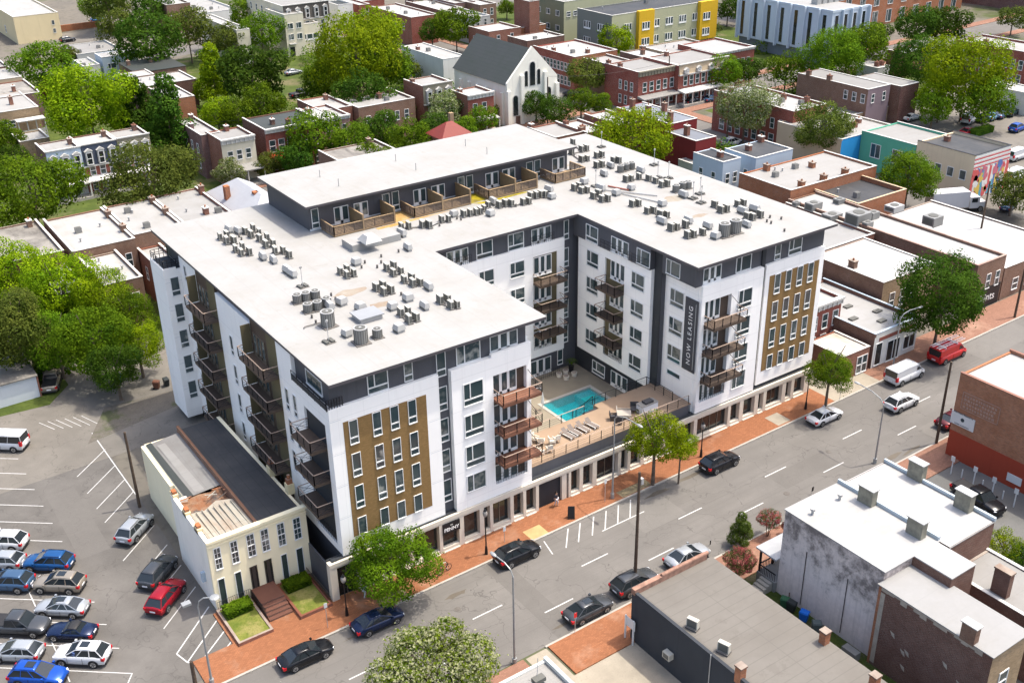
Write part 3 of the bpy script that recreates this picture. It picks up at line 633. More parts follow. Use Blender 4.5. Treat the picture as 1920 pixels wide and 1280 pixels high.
c=MB(); c.face([(px0+e,py0+e,pz-.12),(px1-e,py0+e,pz-.12),(px1-e,py1-e,pz-.12),(px0+e,py1-e,pz-.12)],wm); c.build('water',PL)
# rails of the terrace
def railing(name,label,pts,z,h=1.05,step=1.5,cat='railing',m=None,posts=METAL):
    r=MB()
    for a,b in zip(pts,pts[1:]):
        za=a[2] if len(a)>2 else z; zb=b[2] if len(b)>2 else z; a=a[:2];b=b[:2]
        r.tube((*a,za+h),(*b,zb+h),.045,m or RAIL,k=4)
        for q in (.25,.5,.75): r.tube((*a,za+q),(*b,zb+q),.012,posts,k=4)
        L=math.hypot(b[0]-a[0],b[1]-a[1]); n=max(1,round(L/step))
        for i in range(n+1):
            k=i/n; x=a[0]+(b[0]-a[0])*k;y=a[1]+(b[1]-a[1])*k; zz=za+(zb-za)*k; r.box(x-.03,x+.03,y-.03,y+.03,zz,zz+h,posts)
    o=r.build(name); tag(o,label,cat); return o
railing('terrace_railing','long wire railing along the street edge of the raised terrace above the shops',[(20.7,.35),(41.9,.35)],5.5)
railing('terrace_railing','wire railing between the raised terrace and the swimming pool below it',[(20.7,5.25),(31.4,5.25)],5.5)
railing('terrace_railing','dark railing from the pool steps to the far corner of the terrace',[(33.6,6.2),(41.0,6.2),(41.0,1.9)],5.5,m=METAL)
railing('stair_railing','sloping rail beside the short steps down to the swimming pool',[(33.4,6.3,5.5),(33.4,9.2,2.4)],5.5,m=METAL)
st=MB()
for i in range(9): st.box(31.6,33.3,5.3+i*.32,5.3+(i+1)*.32+.02*(i<8),pz,5.45-i*.34,DARK2)
tag(st.build('pool_steps'),'dark steps leading from the raised terrace down to the pool deck','steps')
# ================================================================ roof equipment
ACW=plain('unit_enamel',(.42,.405,.35),.5,.06); ACD=plain('unit_fins',(.10,.10,.09),.6,.1); ACG=plain('unit_grey',(.22,.22,.21),.45,.08,metal=.2); HOOD=plain('vent_metal',(.36,.36,.35),.45,.06,metal=.15); CURB=plain('unit_skid',(.13,.12,.11),.8,.1)
def mk_box():
    t=thing('air_conditioner','','air conditioner'); m=MB(); m.box(-.19,.19,-.46,.46,.12,.98,ACW); m.build('casing',t)
    m=MB(); m.box(-.215,-.19,-.40,.40,.18,.92,ACD); m.build('fan_grille',t); m=MB(); m.box(-.12,.19,-.475,-.46,.2,.9,ACD); m.build('coil_fins',t); m=MB(); m.box(-.3,.3,-.5,-.4,0,.12,CURB); m.box(-.3,.3,.4,.5,0,.12,CURB); m.box(-.05,.05,-.4,.4,0,.06,CURB); m.build('feet',t); return t
def mk_rnd(r,h):
    t=thing('condenser','','condenser'); m=MB(); m.tube((0,0,.08),(0,0,h),r,ACG,k=16)
    for i in range(16):
        a=i*.3927; m.box(math.cos(a)*r-.025,math.cos(a)*r+.025,math.sin(a)*r-.025,math.sin(a)*r+.025,.1,h-.05,ACD)
    m.build('casing',t); m=MB(); m.tube((0,0,h),(0,0,h+.05),r*1.04,HOOD,k=16); m.build('top_rim',t); m=MB(); m.tube((0,0,h+.05),(0,0,h+.07),r*.8,ACD,k=16); m.tube((0,0,h+.07),(0,0,h+.1),r*.22,HOOD,k=8); m.build('fan_guard',t)
    m=MB(); m.box(-r*1.2,r*1.2,-r*1.2,r*1.2,0,.08,CURB); m.build('base_pad',t); return t
def mk_hood(w,d,h):
    t=thing('vent_hood','','vent hood'); m=MB(); m.box(-w/2,w/2,-d/2,d/2,.0,h*.35,HOOD); m.loft([[(-w/2-.12,-d/2-.12,h*.35),(w/2+.12,-d/2-.12,h*.35),(w/2+.12,d/2+.12,h*.35),(-w/2-.12,d/2+.12,h*.35)],[(-w/2,-d/2,h),(w/2,-d/2,h),(w/2,d/2,h),(-w/2,d/2,h)]],HOOD); m.build('hood',t)
    m=MB(); m.box(-w/2-.13,-w/2-.1,-d/2,d/2,.1,h*.35,ACD); m.build('louvre',t); return t
def mk_mast():
    t=thing('roof_mast','','roof mast'); m=MB(); m.tube((0,0,0),(0,0,2.0),.035,STEEL,k=6); m.build('pole',t); m=MB(); m.ball((0,0,2.05),.16,.05,.16,HOOD); m.build('dish',t); m=MB(); 
    m.box(-.5,.5,-.5,.5,0,.05,CURB); m.box(-.45,-.15,-.4,.4,.05,.2,ACD); m.box(.1,.45,-.4,.4,.05,.2,ACD); m.build('ballast_frame',t); return t
BX=mk_box(); RD=mk_rnd(.42,.85); BG=mk_rnd(.60,1.45); HD=mk_hood(.8,.8,.85); SHD=mk_hood(.45,1.25,.9); MS=mk_mast()
def put(proto,ox,oy,k,pts,label,group,rz=0,z=ZR,cat=None):
    for X,Y in pts:
        c=Z((ox+X/k,oy+Y/k),z); c.z=z; o_=copy_tree(proto,None,c,rz+random.uniform(-.12,.12),label,group,cat); sc_=random.uniform(.8,.92) if 'air_cond' in proto.name or 'hood' in proto.name else 1; o_.scale=(sc_,)*3; USED.append(o_)
USED=[]
GA='split air conditioners on the apartment roof'
A=(400,400,8); Bz=(540,500,8); Cz=(640,420,8); D=(780,220,5.3333); E_=(1060,230,8); Fz=(1200,300,6.857)
ORD=['first','second','third','fourth','fifth','sixth']
def ac(o,pts,where):
    n=len(pts); names=['left','back','front','right'] if 'four' in where and n==4 else [ORD[i] for i in range(n)]
    for p,nm in zip(pts,names): put(BX,*o,[p],nm+' air conditioner '+where,GA)
    if n>=2:
        q=[Z((o[0]+X/o[2],o[1]+Y/o[2]),ZR) for X,Y in pts]; m=MB(); order=[0,2,3,1,0] if n==4 and 'four' in where else list(range(n))
        for i,j in zip(order,order[1:]): m.tube((q[i].x,q[i].y,ZR+.07),(q[j].x,q[j].y,ZR+.07),.09,CURB,k=4); m.tube((q[i].x+.3,q[i].y-.1,ZR+.2),(q[j].x+.25,q[j].y+.1,ZR+.16),.035,HOOD,k=4)
        tag(m.build('equipment_skid'),'dark skid under the units '+where,'skid','equipment skids on the apartment roof')
ac(A,[(105,395),(205,370),(205,460),(312,455)],'in the westernmost frame of four by the eave')
ac(A,[(335,580),(440,545),(425,635),(545,625)],'in the frame of four by the dark pad')
ac(A,[(480,310),(600,270),(570,365),(690,325)],'in the frame of four nearest the penthouse')
ac(A,[(695,420),(810,410),(790,515),(905,500)],'in the frame of four amid the west cluster')
ac(A,[(930,610),(1050,600),(1140,670)],'in the frame between two white vent boxes')
ac(Bz,[(785,115),(885,80),(885,170),(990,140)],'in the frame of four beyond the six condensers')
ac(Cz,[(680,700),(785,665),(780,780),(895,745)],'in the frame of four below the raised platform')
ac(Cz,[(940,880),(1055,850),(1070,935),(1180,920)],'in the frame of four nearest the courtyard')
ac(Cz,[(520,1000),(625,970),(640,1065),(745,1035)],'in the frame of four by the larger rust stain')
ac(Cz,[(1480,1190),(1590,1170),(1640,1270),(1735,1255)],'in the frame of four rightmost on the west wing')
ac(Bz,[(1690,740),(1800,710),(1815,845),(1920,810)],'in the frame of four right of the hatch')
ac(Cz,[(900,80),(1010,70),(1215,55),(1320,60)],'leftmost in the line before the penthouse fences')
ac(D,[(65,1095),(130,1100),(255,1050),(325,1045)],'of the line below the first penthouse terrace')
ac(D,[(475,995),(540,985),(600,975),(640,965),(680,940),(720,905)],'of the line below the second penthouse terrace')
ac(D,[(830,905),(890,890),(950,890),(1070,875),(1125,865)],'of the line beside the yellow moss patches')
ac(D,[(1145,815),(1200,810),(1245,800),(1285,800)],'at the right end of the line before the penthouse fences')
ac(E_,[(110,330),(240,440),(310,425),(90,480),(240,590),(325,575)],'at the far corner behind the penthouse end')
ac(E_,[(465,530),(545,520),(465,680),(545,665),(715,600),(795,605)],'beside the far trio of round condensers')
ac(E_,[(130,1020),(200,990),(240,1060),(325,1050)],'in the frame of four by the last fence')
ac(E_,[(415,1140),(495,1110),(545,1190),(630,1180)],'in the frame of four by the gray ducts')
ac(E_,[(905,890),(980,875),(1100,850),(1245,875),(1350,910)],'in the line below the slanting roof mast')
ac(E_,[(1440,970),(1520,955)],'beside the middle trio of round condensers')
ac(E_,[(1000,1260),(1090,1250)],'of the lone pair nearest the courtyard corner')
ac(Fz,[(90,690),(165,680),(260,740),(340,740)],'in the line at the inner edge of the east wing')
ac(Fz,[(395,910),(465,895),(580,870)],'on the long skid below the pale vent boxes')
ac(Fz,[(605,1005),(680,990),(800,965)],'on the long skid nearest the street corner of the wing')
ac(Fz,[(955,610),(1035,680),(1105,665)],'left of the rust streak on the east wing')
ac(Fz,[(1250,600),(1325,590),(1370,760),(1440,770),(1540,740)],'of the last group near the outer east edge')
GR='round condensers on the apartment roof'
def rc(o,pts,where,pr=None):
    for i,p in enumerate(pts): put(pr or RD,*o,[p],('left ','middle ','right ')[i]*(len(pts)==3)+'grey round condenser '+where,GR)
rc(Bz,[(145,540),(275,510),(415,480)],'in the upper row of three on the west wing'); rc(Bz,[(305,680),(450,645),(585,590)],'in the lower row of three on the west wing')
rc(Bz,[(605,890)],'standing alone and large beside the bent pipe',BG); rc(Bz,[(1100,1140)],'large one nearest the front edge of the west wing',BG); rc(Bz,[(1345,1060)],'smaller one beside the large front one')
rc(E_,[(830,740),(910,715),(990,695)],'in the far trio on the east wing'); rc(E_,[(1660,1040),(1755,1000),(1835,985)],'in the middle trio on the east wing beside the rust stain')
rc(Fz,[(1080,980)],'left one of the big pair on the east wing',BG); rc(Fz,[(1220,935)],'right one of the big pair on the east wing',BG)
GH='vent hoods on the apartment roof'
def vh(o,X,Y,where,pr=None,rz=0): put(pr or HD,*o,[(X,Y)],where,GH,rz)
for i,a in enumerate(((A,240,280,'white vent box behind the westernmost air conditioners',1),(A,375,300,'white vent box right of the one behind the westernmost units',1),(A,750,690,'pale vent box left of a nearer twin on the west cluster',1),(A,910,740,'pale vent box with a row of slots on the west cluster',1),(A,1120,900,'back one of two isolated pale vent boxes',1),(A,1190,950,'front one of two isolated pale vent boxes',1),
 (Bz,810,570,'white vent hood right of the six round condensers',0),(Bz,1090,650,'white vent hood behind the gray roof hatch',0),(Bz,1805,510,'white vent hood near the brown stain',0),(Bz,1670,970,'white vent hood right of the two front condensers',0),(Bz,890,1040,'white vent hood left of the two front condensers',0),(Bz,630,640,'long pale vent box beside the lower condenser row',1),(Bz,1575,640,'squat round-topped vent by the brown stain',0),
 (Cz,1000,390,'pale vent box at the foot of the raised platform',1),(Cz,910,180,'long pale vent box behind the raised platform',1),(Cz,230,610,'pale vent hood at the near corner of the raised platform',0),(Cz,1310,980,'long pale vent box on the strip near the courtyard',1),(Cz,1250,1270,'pale vent box near the front right of the west wing',1),
 (D,380,990,'pale vent box in the line before the second terrace',0),(D,745,985,'pale vent hood before the yellow moss patch',0),(D,775,870,'white vent box beside the third terrace',1),(D,1330,745,'pale vent box near the red items on the roof',1),(D,1360,815,'pale vent hood at the right end of the long line',0),
 (E_,680,680,'wide pale vent box behind the far trio of condensers',1),(E_,580,800,'wide vent box beside the leaning dish mast',1),(E_,285,920,'pale vent box behind the last fence',0),(E_,530,1020,'long pale vent box on the duct line',1),(E_,765,1090,'pale vent hood on the duct line',0),(E_,1130,750,'pale vent box above the line of units',1),(E_,990,1010,'small pale vent box by the red-brown rail',0),(E_,1770,1120,'long pale vent box on the rust stain',1),(E_,1455,1250,'pale vent hood at the end of the gray ducts',0),
 (Fz,280,820,'pale vent box beside the inner line of the east wing',1),(Fz,620,810,'pale wide vent box in the middle of the east wing',1),(Fz,870,880,'long pale vent box left of the big condenser pair',1),(Fz,1315,690,'pale vent box behind the big condenser pair',1),(Fz,1470,660,'long pale vent box toward the outer edge',1),(Fz,1370,860,'pale vent box right of the big condenser pair',1),(Fz,970,1010,'pale vent box beside the dark pad at the front',0))):
    vh(*a[:3],a[3],SHD if a[4] else HD,0 if a[4] else .1)
for o,X,Y,l in ((E_,540,370,'mast with a dish near the far roof corner'),(E_,1330,640,'slanting white mast near the outer edge of the east wing'),(E_,455,960,'mast with a pale dish in the middle of the east wing'),(Fz,770,440,'upper mast of three on dark pads'),(Fz,680,500,'left mast of three on dark pads'),(Fz,785,555,'lower mast of three on dark pads'),(Bz,610,1130,'mast on a dark pad at the front of the west wing'),(Bz,220,300,'thin mast above the six round condensers'),(E_,1385,830,'thin mast with a round head, left of its pair'),(E_,1545,840,'thin mast with a round head, right of its pair')):
    put(MS,*o,[(X,Y)],l,'masts on the apartment roof')
for q in (BX,RD,BG,HD,SHD,MS):
    for ch in list(q.children): bpy.data.objects.remove(ch)
    bpy.data.objects.remove(q)
h=MB(); c=Z((540+1190/8,500+770/8),ZR); h.box(c.x-1.1,c.x+1.1,c.y-.9,c.y+.9,ZR,ZR+.45,HOOD); h.box(c.x-1.25,c.x+1.25,c.y-1.05,c.y+1.05,ZR+.45,ZR+.55,plain('hatch_lid',(.25,.26,.27),.4,.05)); tag(h.build('roof_hatch'),'large gray-lidded hatch in the middle of the west wing roof','roof hatch')
h=MB(); c=Z((640+430/8,420+280/8),ZR+.75); h.box(c.x-.8,c.x+.8,c.y-.8,c.y+.8,ZR+.75,ZR+1.0,HOOD); h.loft([[(c.x-1,c.y-1,ZR+1.05),(c.x+1,c.y-1,ZR+1.05),(c.x+1,c.y+1,ZR+1.05),(c.x-1,c.y+1,ZR+1.05)],[(c.x-.5,c.y-.5,ZR+1.7),(c.x+.5,c.y-.5,ZR+1.7),(c.x+.5,c.y+.5,ZR+1.7),(c.x-.5,c.y+.5,ZR+1.7)]],HOOD); tag(h.build('exhaust_cowl'),'big pyramid-topped exhaust cowl on the raised white platform','exhaust cowl')
# thin conduit and duct lines lying on the roof
def pipe(name,label,pts,r,m,z=ZR+.12):
    b=MB(); q=[Z(p,z) for p in pts]
    for i,j in zip(q,q[1:]): b.tube((i.x,i.y,z),(j.x,j.y,z),r,m,k=6)
    tag(b.build(name),label,'pipe','pipes on the apartment roof')
pipe('roof_pipe','bent dark pipe beside the large lone condenser',[(540+235/8,500+920/8),(540+250/8,500+900/8),(540+510/8,500+830/8)],.05,CURB)
pipe('roof_pipe','gray duct line crossing the upper part of the east wing',[(1060+600/8,230+1010/8),(1060+1380/8,230+1095/8)],.07,HOOD); pipe('roof_pipe','gray duct line just below its twin on the east wing',[(1060+830/8,230+1060/8),(1060+1400/8,230+1190/8)],.07,HOOD)
pipe('roof_pipe','rust-red rail lying on the far part of the roof',[(1060+640/8,230+950/8),(1060+950/8,230+1010/8)],.09,plain('rust_red',(.28,.10,.07),.8,.2,3))
pp=MB()
for o,X,Y in ((Fz,1670,745),(Fz,1815,765),(Fz,1630,800),(Fz,1685,820),(Fz,1855,920),(Cz,600,500),(Cz,600,590),(Cz,540,660),(Cz,355,590),(Cz,305,665),(Cz,860,425),(Cz,900,1070),(Bz,360,770),(Bz,420,850),(Bz,650,440),(Bz,715,500),(A,400,250),(A,390,360),(A,425,400),(D,410,1020),(D,450,1030),(D,235,1090),(D,1000,895)):
    c=Z((o[0]+X/o[2],o[1]+Y/o[2]),ZR); q=MB().tube((c.x,c.y,ZR),(c.x,c.y,ZR+.35),.11,CURB,k=8); tag(q.build('vent_pipe'),{Fz:'short dark vent pipe among five near the outer end of the east wing',Cz:'short dark vent pipe between the raised platform and the courtyard side',Bz:'short dark vent pipe near the round condensers of the west wing',A:'short dark vent pipe amid the westernmost air conditioners',D:'short dark vent pipe in the line before the penthouse fences'}[o],'vent pipe','short vent pipes on the apartment roof')
for p in ((1035,368),(1325,378)): pass
for X,Y in ((1398,440),(1600,530),(640,600),(828,690)):
    c=Z((480+X/5.333,220+Y/5.333),25.5); q=MB().tube((c.x,c.y,25.5),(c.x,c.y,26.4),.05,HOOD,k=6); tag(q.build('vent_pipe'),'thin white vent pipe on the penthouse roof','vent pipe','vent pipes on the penthouse roof')
for X,Y in ((495,290),(710,370)):
    c=Z((780+X/5.333,220+Y/5.333),25.5); q=MB().tube((c.x,c.y,25.5),(c.x,c.y,26.4),.05,HOOD,k=6); tag(q.build('vent_pipe'),'thin white vent pipe on the penthouse roof','vent pipe','vent pipes on the penthouse roof')
# ================================================================ vehicles
def paint(n,c,r=.22,met=.35): return plain('paint_'+n,c,r,.03,1,metal=met,spec=.5)
TYRE=plain('tyre',(.015,.015,.016),.8,.05); RIM=plain('alloy',(.42,.43,.44),.3,.05,metal=.8); CGL=glassmat('car_glass',(.015,.02,.024),(.03,.035,.04),.2)
LAMP=plain('head_lamp',(.75,.77,.8),.1,.02,spec=.8); TAIL=plain('tail_lamp',(.45,.01,.015),.2,.05); TRIMB=plain('black_plastic',(.02,.02,.022),.6,.05); PLATE=plain('number_plate',(.7,.7,.72),.5,.05)
# type: length, width, height, belt, hood x0..., roof stations
TY=dict(
 sedan=dict(L=4.75,W=1.82,st=[(-2.37,.45,.78,.70),(-2.28,.30,.93,.84),(-1.55,.24,1.00,.91),(0,.22,.97,.91),(1.0,.22,.95,.91),(1.75,.24,.83,.89),(2.2,.30,.70,.80),(2.37,.42,.60,.62)],gh=(-1.85,1.18),rf=(-.95,.15),H=1.44,bz=.97,tw=.58),
 suv=dict(L=4.7,W=1.88,st=[(-2.33,.45,.98,.76),(-2.24,.30,1.10,.88),(-1.5,.26,1.15,.94),(0,.24,1.12,.93),(.95,.24,1.08,.93),(1.65,.26,1.0,.92),(2.12,.32,.88,.84),(2.33,.45,.72,.62)],gh=(-2.22,1.12),rf=(-1.62,.1),H=1.70,bz=1.12,tw=.62),
 hatch=dict(L=4.3,W=1.78,st=[(-2.14,.45,.88,.74),(-2.06,.30,1.0,.86),(-1.4,.24,1.05,.89),(0,.22,1.0,.89),(1.0,.22,.97,.89),(1.6,.24,.85,.87),(2.0,.30,.72,.78),(2.15,.42,.62,.62)],gh=(-2.0,1.2),rf=(-1.35,.15),H=1.5,bz=1.02,tw=.60),
 van=dict(L=5.6,W=2.0,st=[(-2.8,.5,1.15,.93),(-2.75,.32,1.2,1.0),(-1.5,.3,1.22,1.0),(0,.3,1.22,1.0),(1.3,.3,1.22,1.0),(2.1,.3,1.08,.97),(2.6,.36,.92,.88),(2.78,.5,.8,.72)],gh=(-2.78,2.05),rf=(-2.7,1.2),H=2.1,bz=1.2,tw=.86),
 coupe=dict(L=4.3,W=1.76,st=[(-2.1,.45,.72,.66),(-2.0,.30,.84,.80),(-1.3,.24,.92,.88),(0,.22,.88,.87),(.9,.22,.87,.88),(1.6,.24,.78,.87),(2.0,.3,.66,.78),(2.15,.42,.58,.6)],gh=(-1.2,.75),rf=(-.7,.05),H=1.27,bz=.87,tw=.6),
 pickup=dict(L=5.6,W=1.95,st=[(-2.8,.5,1.0,.9),(-2.75,.35,1.08,.96),(-1.5,.32,1.1,.97),(0,.3,1.1,.97),(1.3,.3,1.12,.97),(2.1,.32,1.08,.95),(2.6,.4,.95,.88),(2.78,.5,.85,.74)],gh=(-.75,1.45),rf=(-.6,.65),H=1.8,bz=1.1,tw=.74))
WB=dict(sedan=(-1.38,1.4),suv=(-1.35,1.42),hatch=(-1.25,1.32),van=(-1.75,1.85),coupe=(-1.2,1.3),pickup=(-1.75,1.8))
WHL={}
def wheel_mesh(r):
    if r in WHL: return WHL[r]
    t=MB(); t.tube((0,-.11,0),(0,.11,0),r,TYRE,k=18); h=MB(); h.tube((0,-.13,0),(0,.02,0),r*.66,RIM,k=14)
    for i in range(5):
        a=i*2*math.pi/5; h.tube((math.cos(a)*r*.1,-.135,math.sin(a)*r*.1),(math.cos(a)*r*.6,-.135,math.sin(a)*r*.6),.03,TRIMB,k=4)
    WHL[r]=(t.mesh('tyre'),h.mesh('rim')); return WHL[r]
def car(kind,name,label,cat,loc,rz,pt,group,roofm=None,rack=False,panelvan=False,ladder=False,sun=False):
    T=TY[kind]; c=thing(name,label,cat,loc,rz,group); st=T['st']
    rings=[]
    for x,zl,zh,w in st:
        rings.append([(x,-w*.88,zl),(x,-w,zl+.14),(x,-w*1.0,(zl+zh)/2+.06),(x,-w*.95,zh-.07),(x,-w*.80,zh),(x,0,zh+.035),(x,w*.80,zh),(x,w*.95,zh-.07),(x,w*1.0,(zl+zh)/2+.06),(x,w,zl+.14),(x,w*.88,zl)])
    m=MB(); m.loft([r[::-1] for r in rings],pt)
    body=m.build('body',c,smooth=True)
    # glasshouse
    W=T['W']/2; g0,g1=T['gh']; r0,r1=T['rf']; H=T['H']; bz=T['bz']-.03; tw=T['tw']; bw=W*.9
    B4=[(g0,-bw,bz),(g1,-bw*.96,bz-.02),(g1,bw*.96,bz-.02),(g0,bw,bz)]; T4=[(r0,-tw,H-.05),(r1,-tw,H-.06),(r1,tw,H-.06),(r0,tw,H-.05)]
    def pane(nm,a,b,cc,d,mat,par=c): q=MB(); q.face([a,b,cc,d],mat); return q.build(nm,par)
    sm=pt if panelvan else CGL
    pane('windshield',B4[1],B4[2],T4[2],T4[1],CGL); pane('rear_window',B4[3],B4[0],T4[0],T4[3],CGL)
    if panelvan:
        for s in (0,1):
            q=MB(); a,b,d,e=(B4[0],B4[1],T4[1],T4[0]) if s==0 else (B4[2],B4[3],T4[3],T4[2]); q.face([a,b,d,e],pt); q.build('side_panel',c)
            y=-1 if s==0 else 1; q=MB(); f=[(.95,y*(bw*.985),bz+.12),(1.85,y*(bw*.965),bz+.10),(1.25,y*(tw+.075),H-.28),(.95,y*(tw+.08),H-.28)]; q.face(f if s==0 else f[::-1],CGL); q.build('side_window',c)
    else:
        pane('side_window',B4[0],B4[1],T4[1],T4[0],CGL); pane('side_window',B4[2],B4[3],T4[3],T4[2],CGL)
    m=MB(); e=.03
    rm=roofm or pt; xm=(r0+r1)/2
    m.loft([[(x,-tw-e*k,z-.05),(x,-tw*.8,z+.02*k),(x,0,z+.05*k),(x,tw*.8,z+.02*k),(x,tw+e*k,z-.05)][::-1] for x,z,k in ((r0-.06,H-.03,.6),(r0+.15,H,1),(xm,H+.02,1),(r1-.15,H,1),(r1+.05,H-.03,.6))],rm)
    m.build('roof',c,smooth=True)
    m=MB()      # pillars
    def pil(a,b,t=.035): m.tube(a,b,t,pt,k=4)
    for i in range(4): pil(B4[i],T4[i],.045)
    if not panelvan:
        for f in ((.5,) if kind in('coupe','pickup') else (.34,.68) if kind in('suv','hatch','van') else (.3,.62)):
            for s in (-1,1):
                xb=g0+(g1-g0)*f; xt=r0+(r1-r0)*f; pil((xb,s*bw*.985,bz),(xt,s*(tw+.01),H-.05))
    for s in (-1,1): m.tube((r0,s*(tw+.005),H-.05),(r1,s*(tw+.005),H-.06),.035,pt,k=4)
    m.build('pillars',c)
    r=.345 if kind in('sedan','hatch','coupe') else .385
    tm,hm=wheel_mesh(r)
    for x in WB[kind]:
        for s in (-1,1):
            y=s*(W-.075); wh=obj('wheel',tm,c,(x,y,r)); 
            if s>0: wh.rotation_euler=(0,0,math.pi)
            obj('rim',hm,wh)
            a=MB(); pts=[(x+(r+.07)*math.cos(t*.3142),z) for t in range(11) for z in ((r+.02)+(r+.05)*math.sin(t*.3142),)]
            yy=s*(W+.006); f=[(px,yy,pz) for px,pz in pts]+[(x-(r+.07),yy,.24),(x+(r+.07),yy,.24)]
            a.face(f if s<0 else f[::-1],TRIMB); a.build('wheel_arch',c)
    xf=st[-1][0]; xr=st[0][0]; wf=st[-2][3]; zf=st[-2][2]; zr=st[1][2]; wr=st[1][3]
    for s in (-1,1):
        m=MB(); m.loft([[(xf-.20,s*wf*.70,zf-.20),(xf-.20,s*wf*.99,zf-.20),(xf-.20,s*wf*.97,zf-.02),(xf-.20,s*wf*.70,zf-.0)],[(xf-.01,s*wf*.68,zf-.24),(xf-.1,s*wf*.93,zf-.22),(xf-.12,s*wf*.9,zf-.07),(xf-.03,s*wf*.68,zf-.08)]],LAMP); m.build('headlight',c)
        m=MB(); z0=zr-.34; m.box(xr-.015,xr+.26,s*wr*.74,s*wr*1.02,z0,zr-.08 if kind!='van' else zr+.2,TAIL); m.build('tail_light',c)
        m=MB(); m.box(g1-.32,g1-.14,s*(W+.02),s*(W+.2),bz,bz+.15,pt); m.build('mirror',c)
    for s in (-1,1):
        m=MB(); y=s*(W+.006)
        m.box(WB[kind][0]+r+.1,WB[kind][1]-r-.1,y-.01,y+.012,.2,.34,TRIMB)
        for x in (g1-.25,(g0+g1)/2+.1): m.box(x-.012,x+.012,y-.008,y+.008,.34,T['bz']-.14,TRIMB)
        m.build('door_trim',c)
    m=MB(); m.box(xf-.05,xf+.015,-wf*.45,wf*.45,.38,zf-.24,TRIMB); m.build('grille',c)
    m=MB(); m.box(xr-.03,xr+.02,-.26,.26,.62,.76,PLATE); m.build('number_plate',c)
    m=MB(); m.box(xr-.04,xr+.1,-wr*.8,wr*.8,.32,.5,TRIMB); m.build('bumper',c)
    if rack:
        for s in (-1,1): MB().tube((r0+.1,s*tw*.9,H+.05),(r1-.1,s*tw*.9,H+.05),.025,TRIMB,k=4).build('roof_rail',c)
    if sun: MB().box(xm-.1,xm+.65,-tw*.55,tw*.55,H+.03,H+.075,CGL).build('sunroof',c)
    if kind=='pickup': MB().box(-2.65,-.85,-.8,.8,1.05,1.16,TRIMB).build('bed',c)
    if ladder:
        m=MB()
        for s in (-.45,.45):
            for t in (-.18,.18): m.tube((-3.0,s+t,H+.3),(2.2,s+t,H+.3),.04,PLATE,k=4)
            for i in range(14): x=-2.9+i*.38; m.tube((x,s-.18,H+.3),(x,s+.18,H+.3),.025,PLATE,k=4)
        for x in (-1.8,.5): m.box(x-.04,x+.04,-.8,.8,H+.03,H+.26,PLATE)
        m.build('ladder_rack',c)
    return c
WHT=paint('white',(.50,.51,.52),.25,0); BLK=paint('black',(.012,.013,.016)); NAVY=paint('navy',(.008,.018,.055)); GRY=paint('gunmetal',(.06,.065,.072)); SIL=paint('silver',(.33,.35,.37)); BLU=paint('blue',(.012,.075,.22)); BBL=paint('bright_blue',(.01,.07,.36)); RED=paint('red',(.30,.008,.018)); VRED=paint('van_red',(.45,.012,.012),.3,0); TAN=paint('champagne',(.26,.23,.19)); MAR=paint('maroon',(.09,.015,.02)); STB=paint('steel_blue',(.05,.10,.18)); LBL=paint('light_blue',(.18,.34,.5)); GRN=paint('dark_green',(.02,.05,.04))
GS='cars parked along the main street'; GL='cars in the left car park'; GF='cars in the far car park'
def cpix(px,py,hz=.8): v=G((px,py),hz); v.z=gz(v.x)+.02; return v
E0=0; W0=math.pi
def carp(kind,px,py,rz,pt,label,cat,group,**k): return car(kind,{'van':'van','pickup':'pickup_truck'}.get(kind,'parked_car'),label,cat,cpix(px,py),rz,pt,group,**k)
carp('sedan',573,1222,E0,BLK,'black sedan on the street in front of the grass bed of the cream house','car',GS,sun=True)
carp('sedan',708,1158,E0,NAVY,'dark navy sedan parked at the kerb below the big street tree','car',GS)
carp('suv',970,1034,E0,BLK,'black crossover parked by the yellow kerb ramp and the black lamp post','car',GS,sun=True)
carp('suv',1350,863,E0,BLK,'black estate parked right of the street tree below the pool terrace','car',GS)
carp('sedan',1547,776,E0,WHT,'white sedan parked beside the brown-panelled end of the apartment block','car',GS)
carp('suv',1691,751,E0,WHT,'white off-road wagon driving in the middle of the street','car',GS,rack=True)
carp('van',1697,700,E0,WHT,'white cargo van parked in front of the small white shopfront','van',GS,panelvan=True)
carp('van',1777,661,E0,VRED,'red utility van carrying ladders on its roof rack','van',GS,panelvan=True,ladder=True)
carp('sedan',1103,1137,E0,GRY,'dark grey saloon with a sunroof parked at the brick corner across the street','car',GS,sun=True)
carp('suv',1190,1088,E0,GRY,'dark grey crossover behind the tall wooden pole','car',GS,rack=True)
carp('sedan',1289,1038,E0,SIL,'silver-grey sedan parked just behind the ridge of the grey ribbed roof','car',GS)
carp('sedan',1788,782,E0,MAR,'maroon car mostly hidden behind the brick building with the white sign','car',GS)
a=-.69
carp('suv',90,1051,a+math.pi,BLU,'blue sport utility parked uppermost in the inner row of the left lot','car',GL,rack=True)
carp('suv',110,1090,a+math.pi,TAN,'champagne estate between the blue wagon and the silver saloon','car',GL,sun=True)
carp('sedan',115,1134,a+math.pi,SIL,'silver saloon with a sunroof in the left lot','car',GL,sun=True)
carp('coupe',134,1178,a+math.pi,NAVY,'small dark blue convertible with a black soft top','car',GL,roofm=TRIMB)
carp('suv',153,1223,a+math.pi,WHT,'white crossover second from the bottom in the left lot','car',GL,sun=True)
carp('suv',72,1262,a,BBL,'vivid blue sport utility at the bottom left of the car park','car',GL,sun=True)
carp('suv',5,1012,a+math.pi,WHT,'white crossover cut by the left edge, highest of the outer row','car',GL)
carp('hatch',2,1048,a+math.pi,SIL,'pale hatchback cut by the left edge below the white crossover','car',GL)
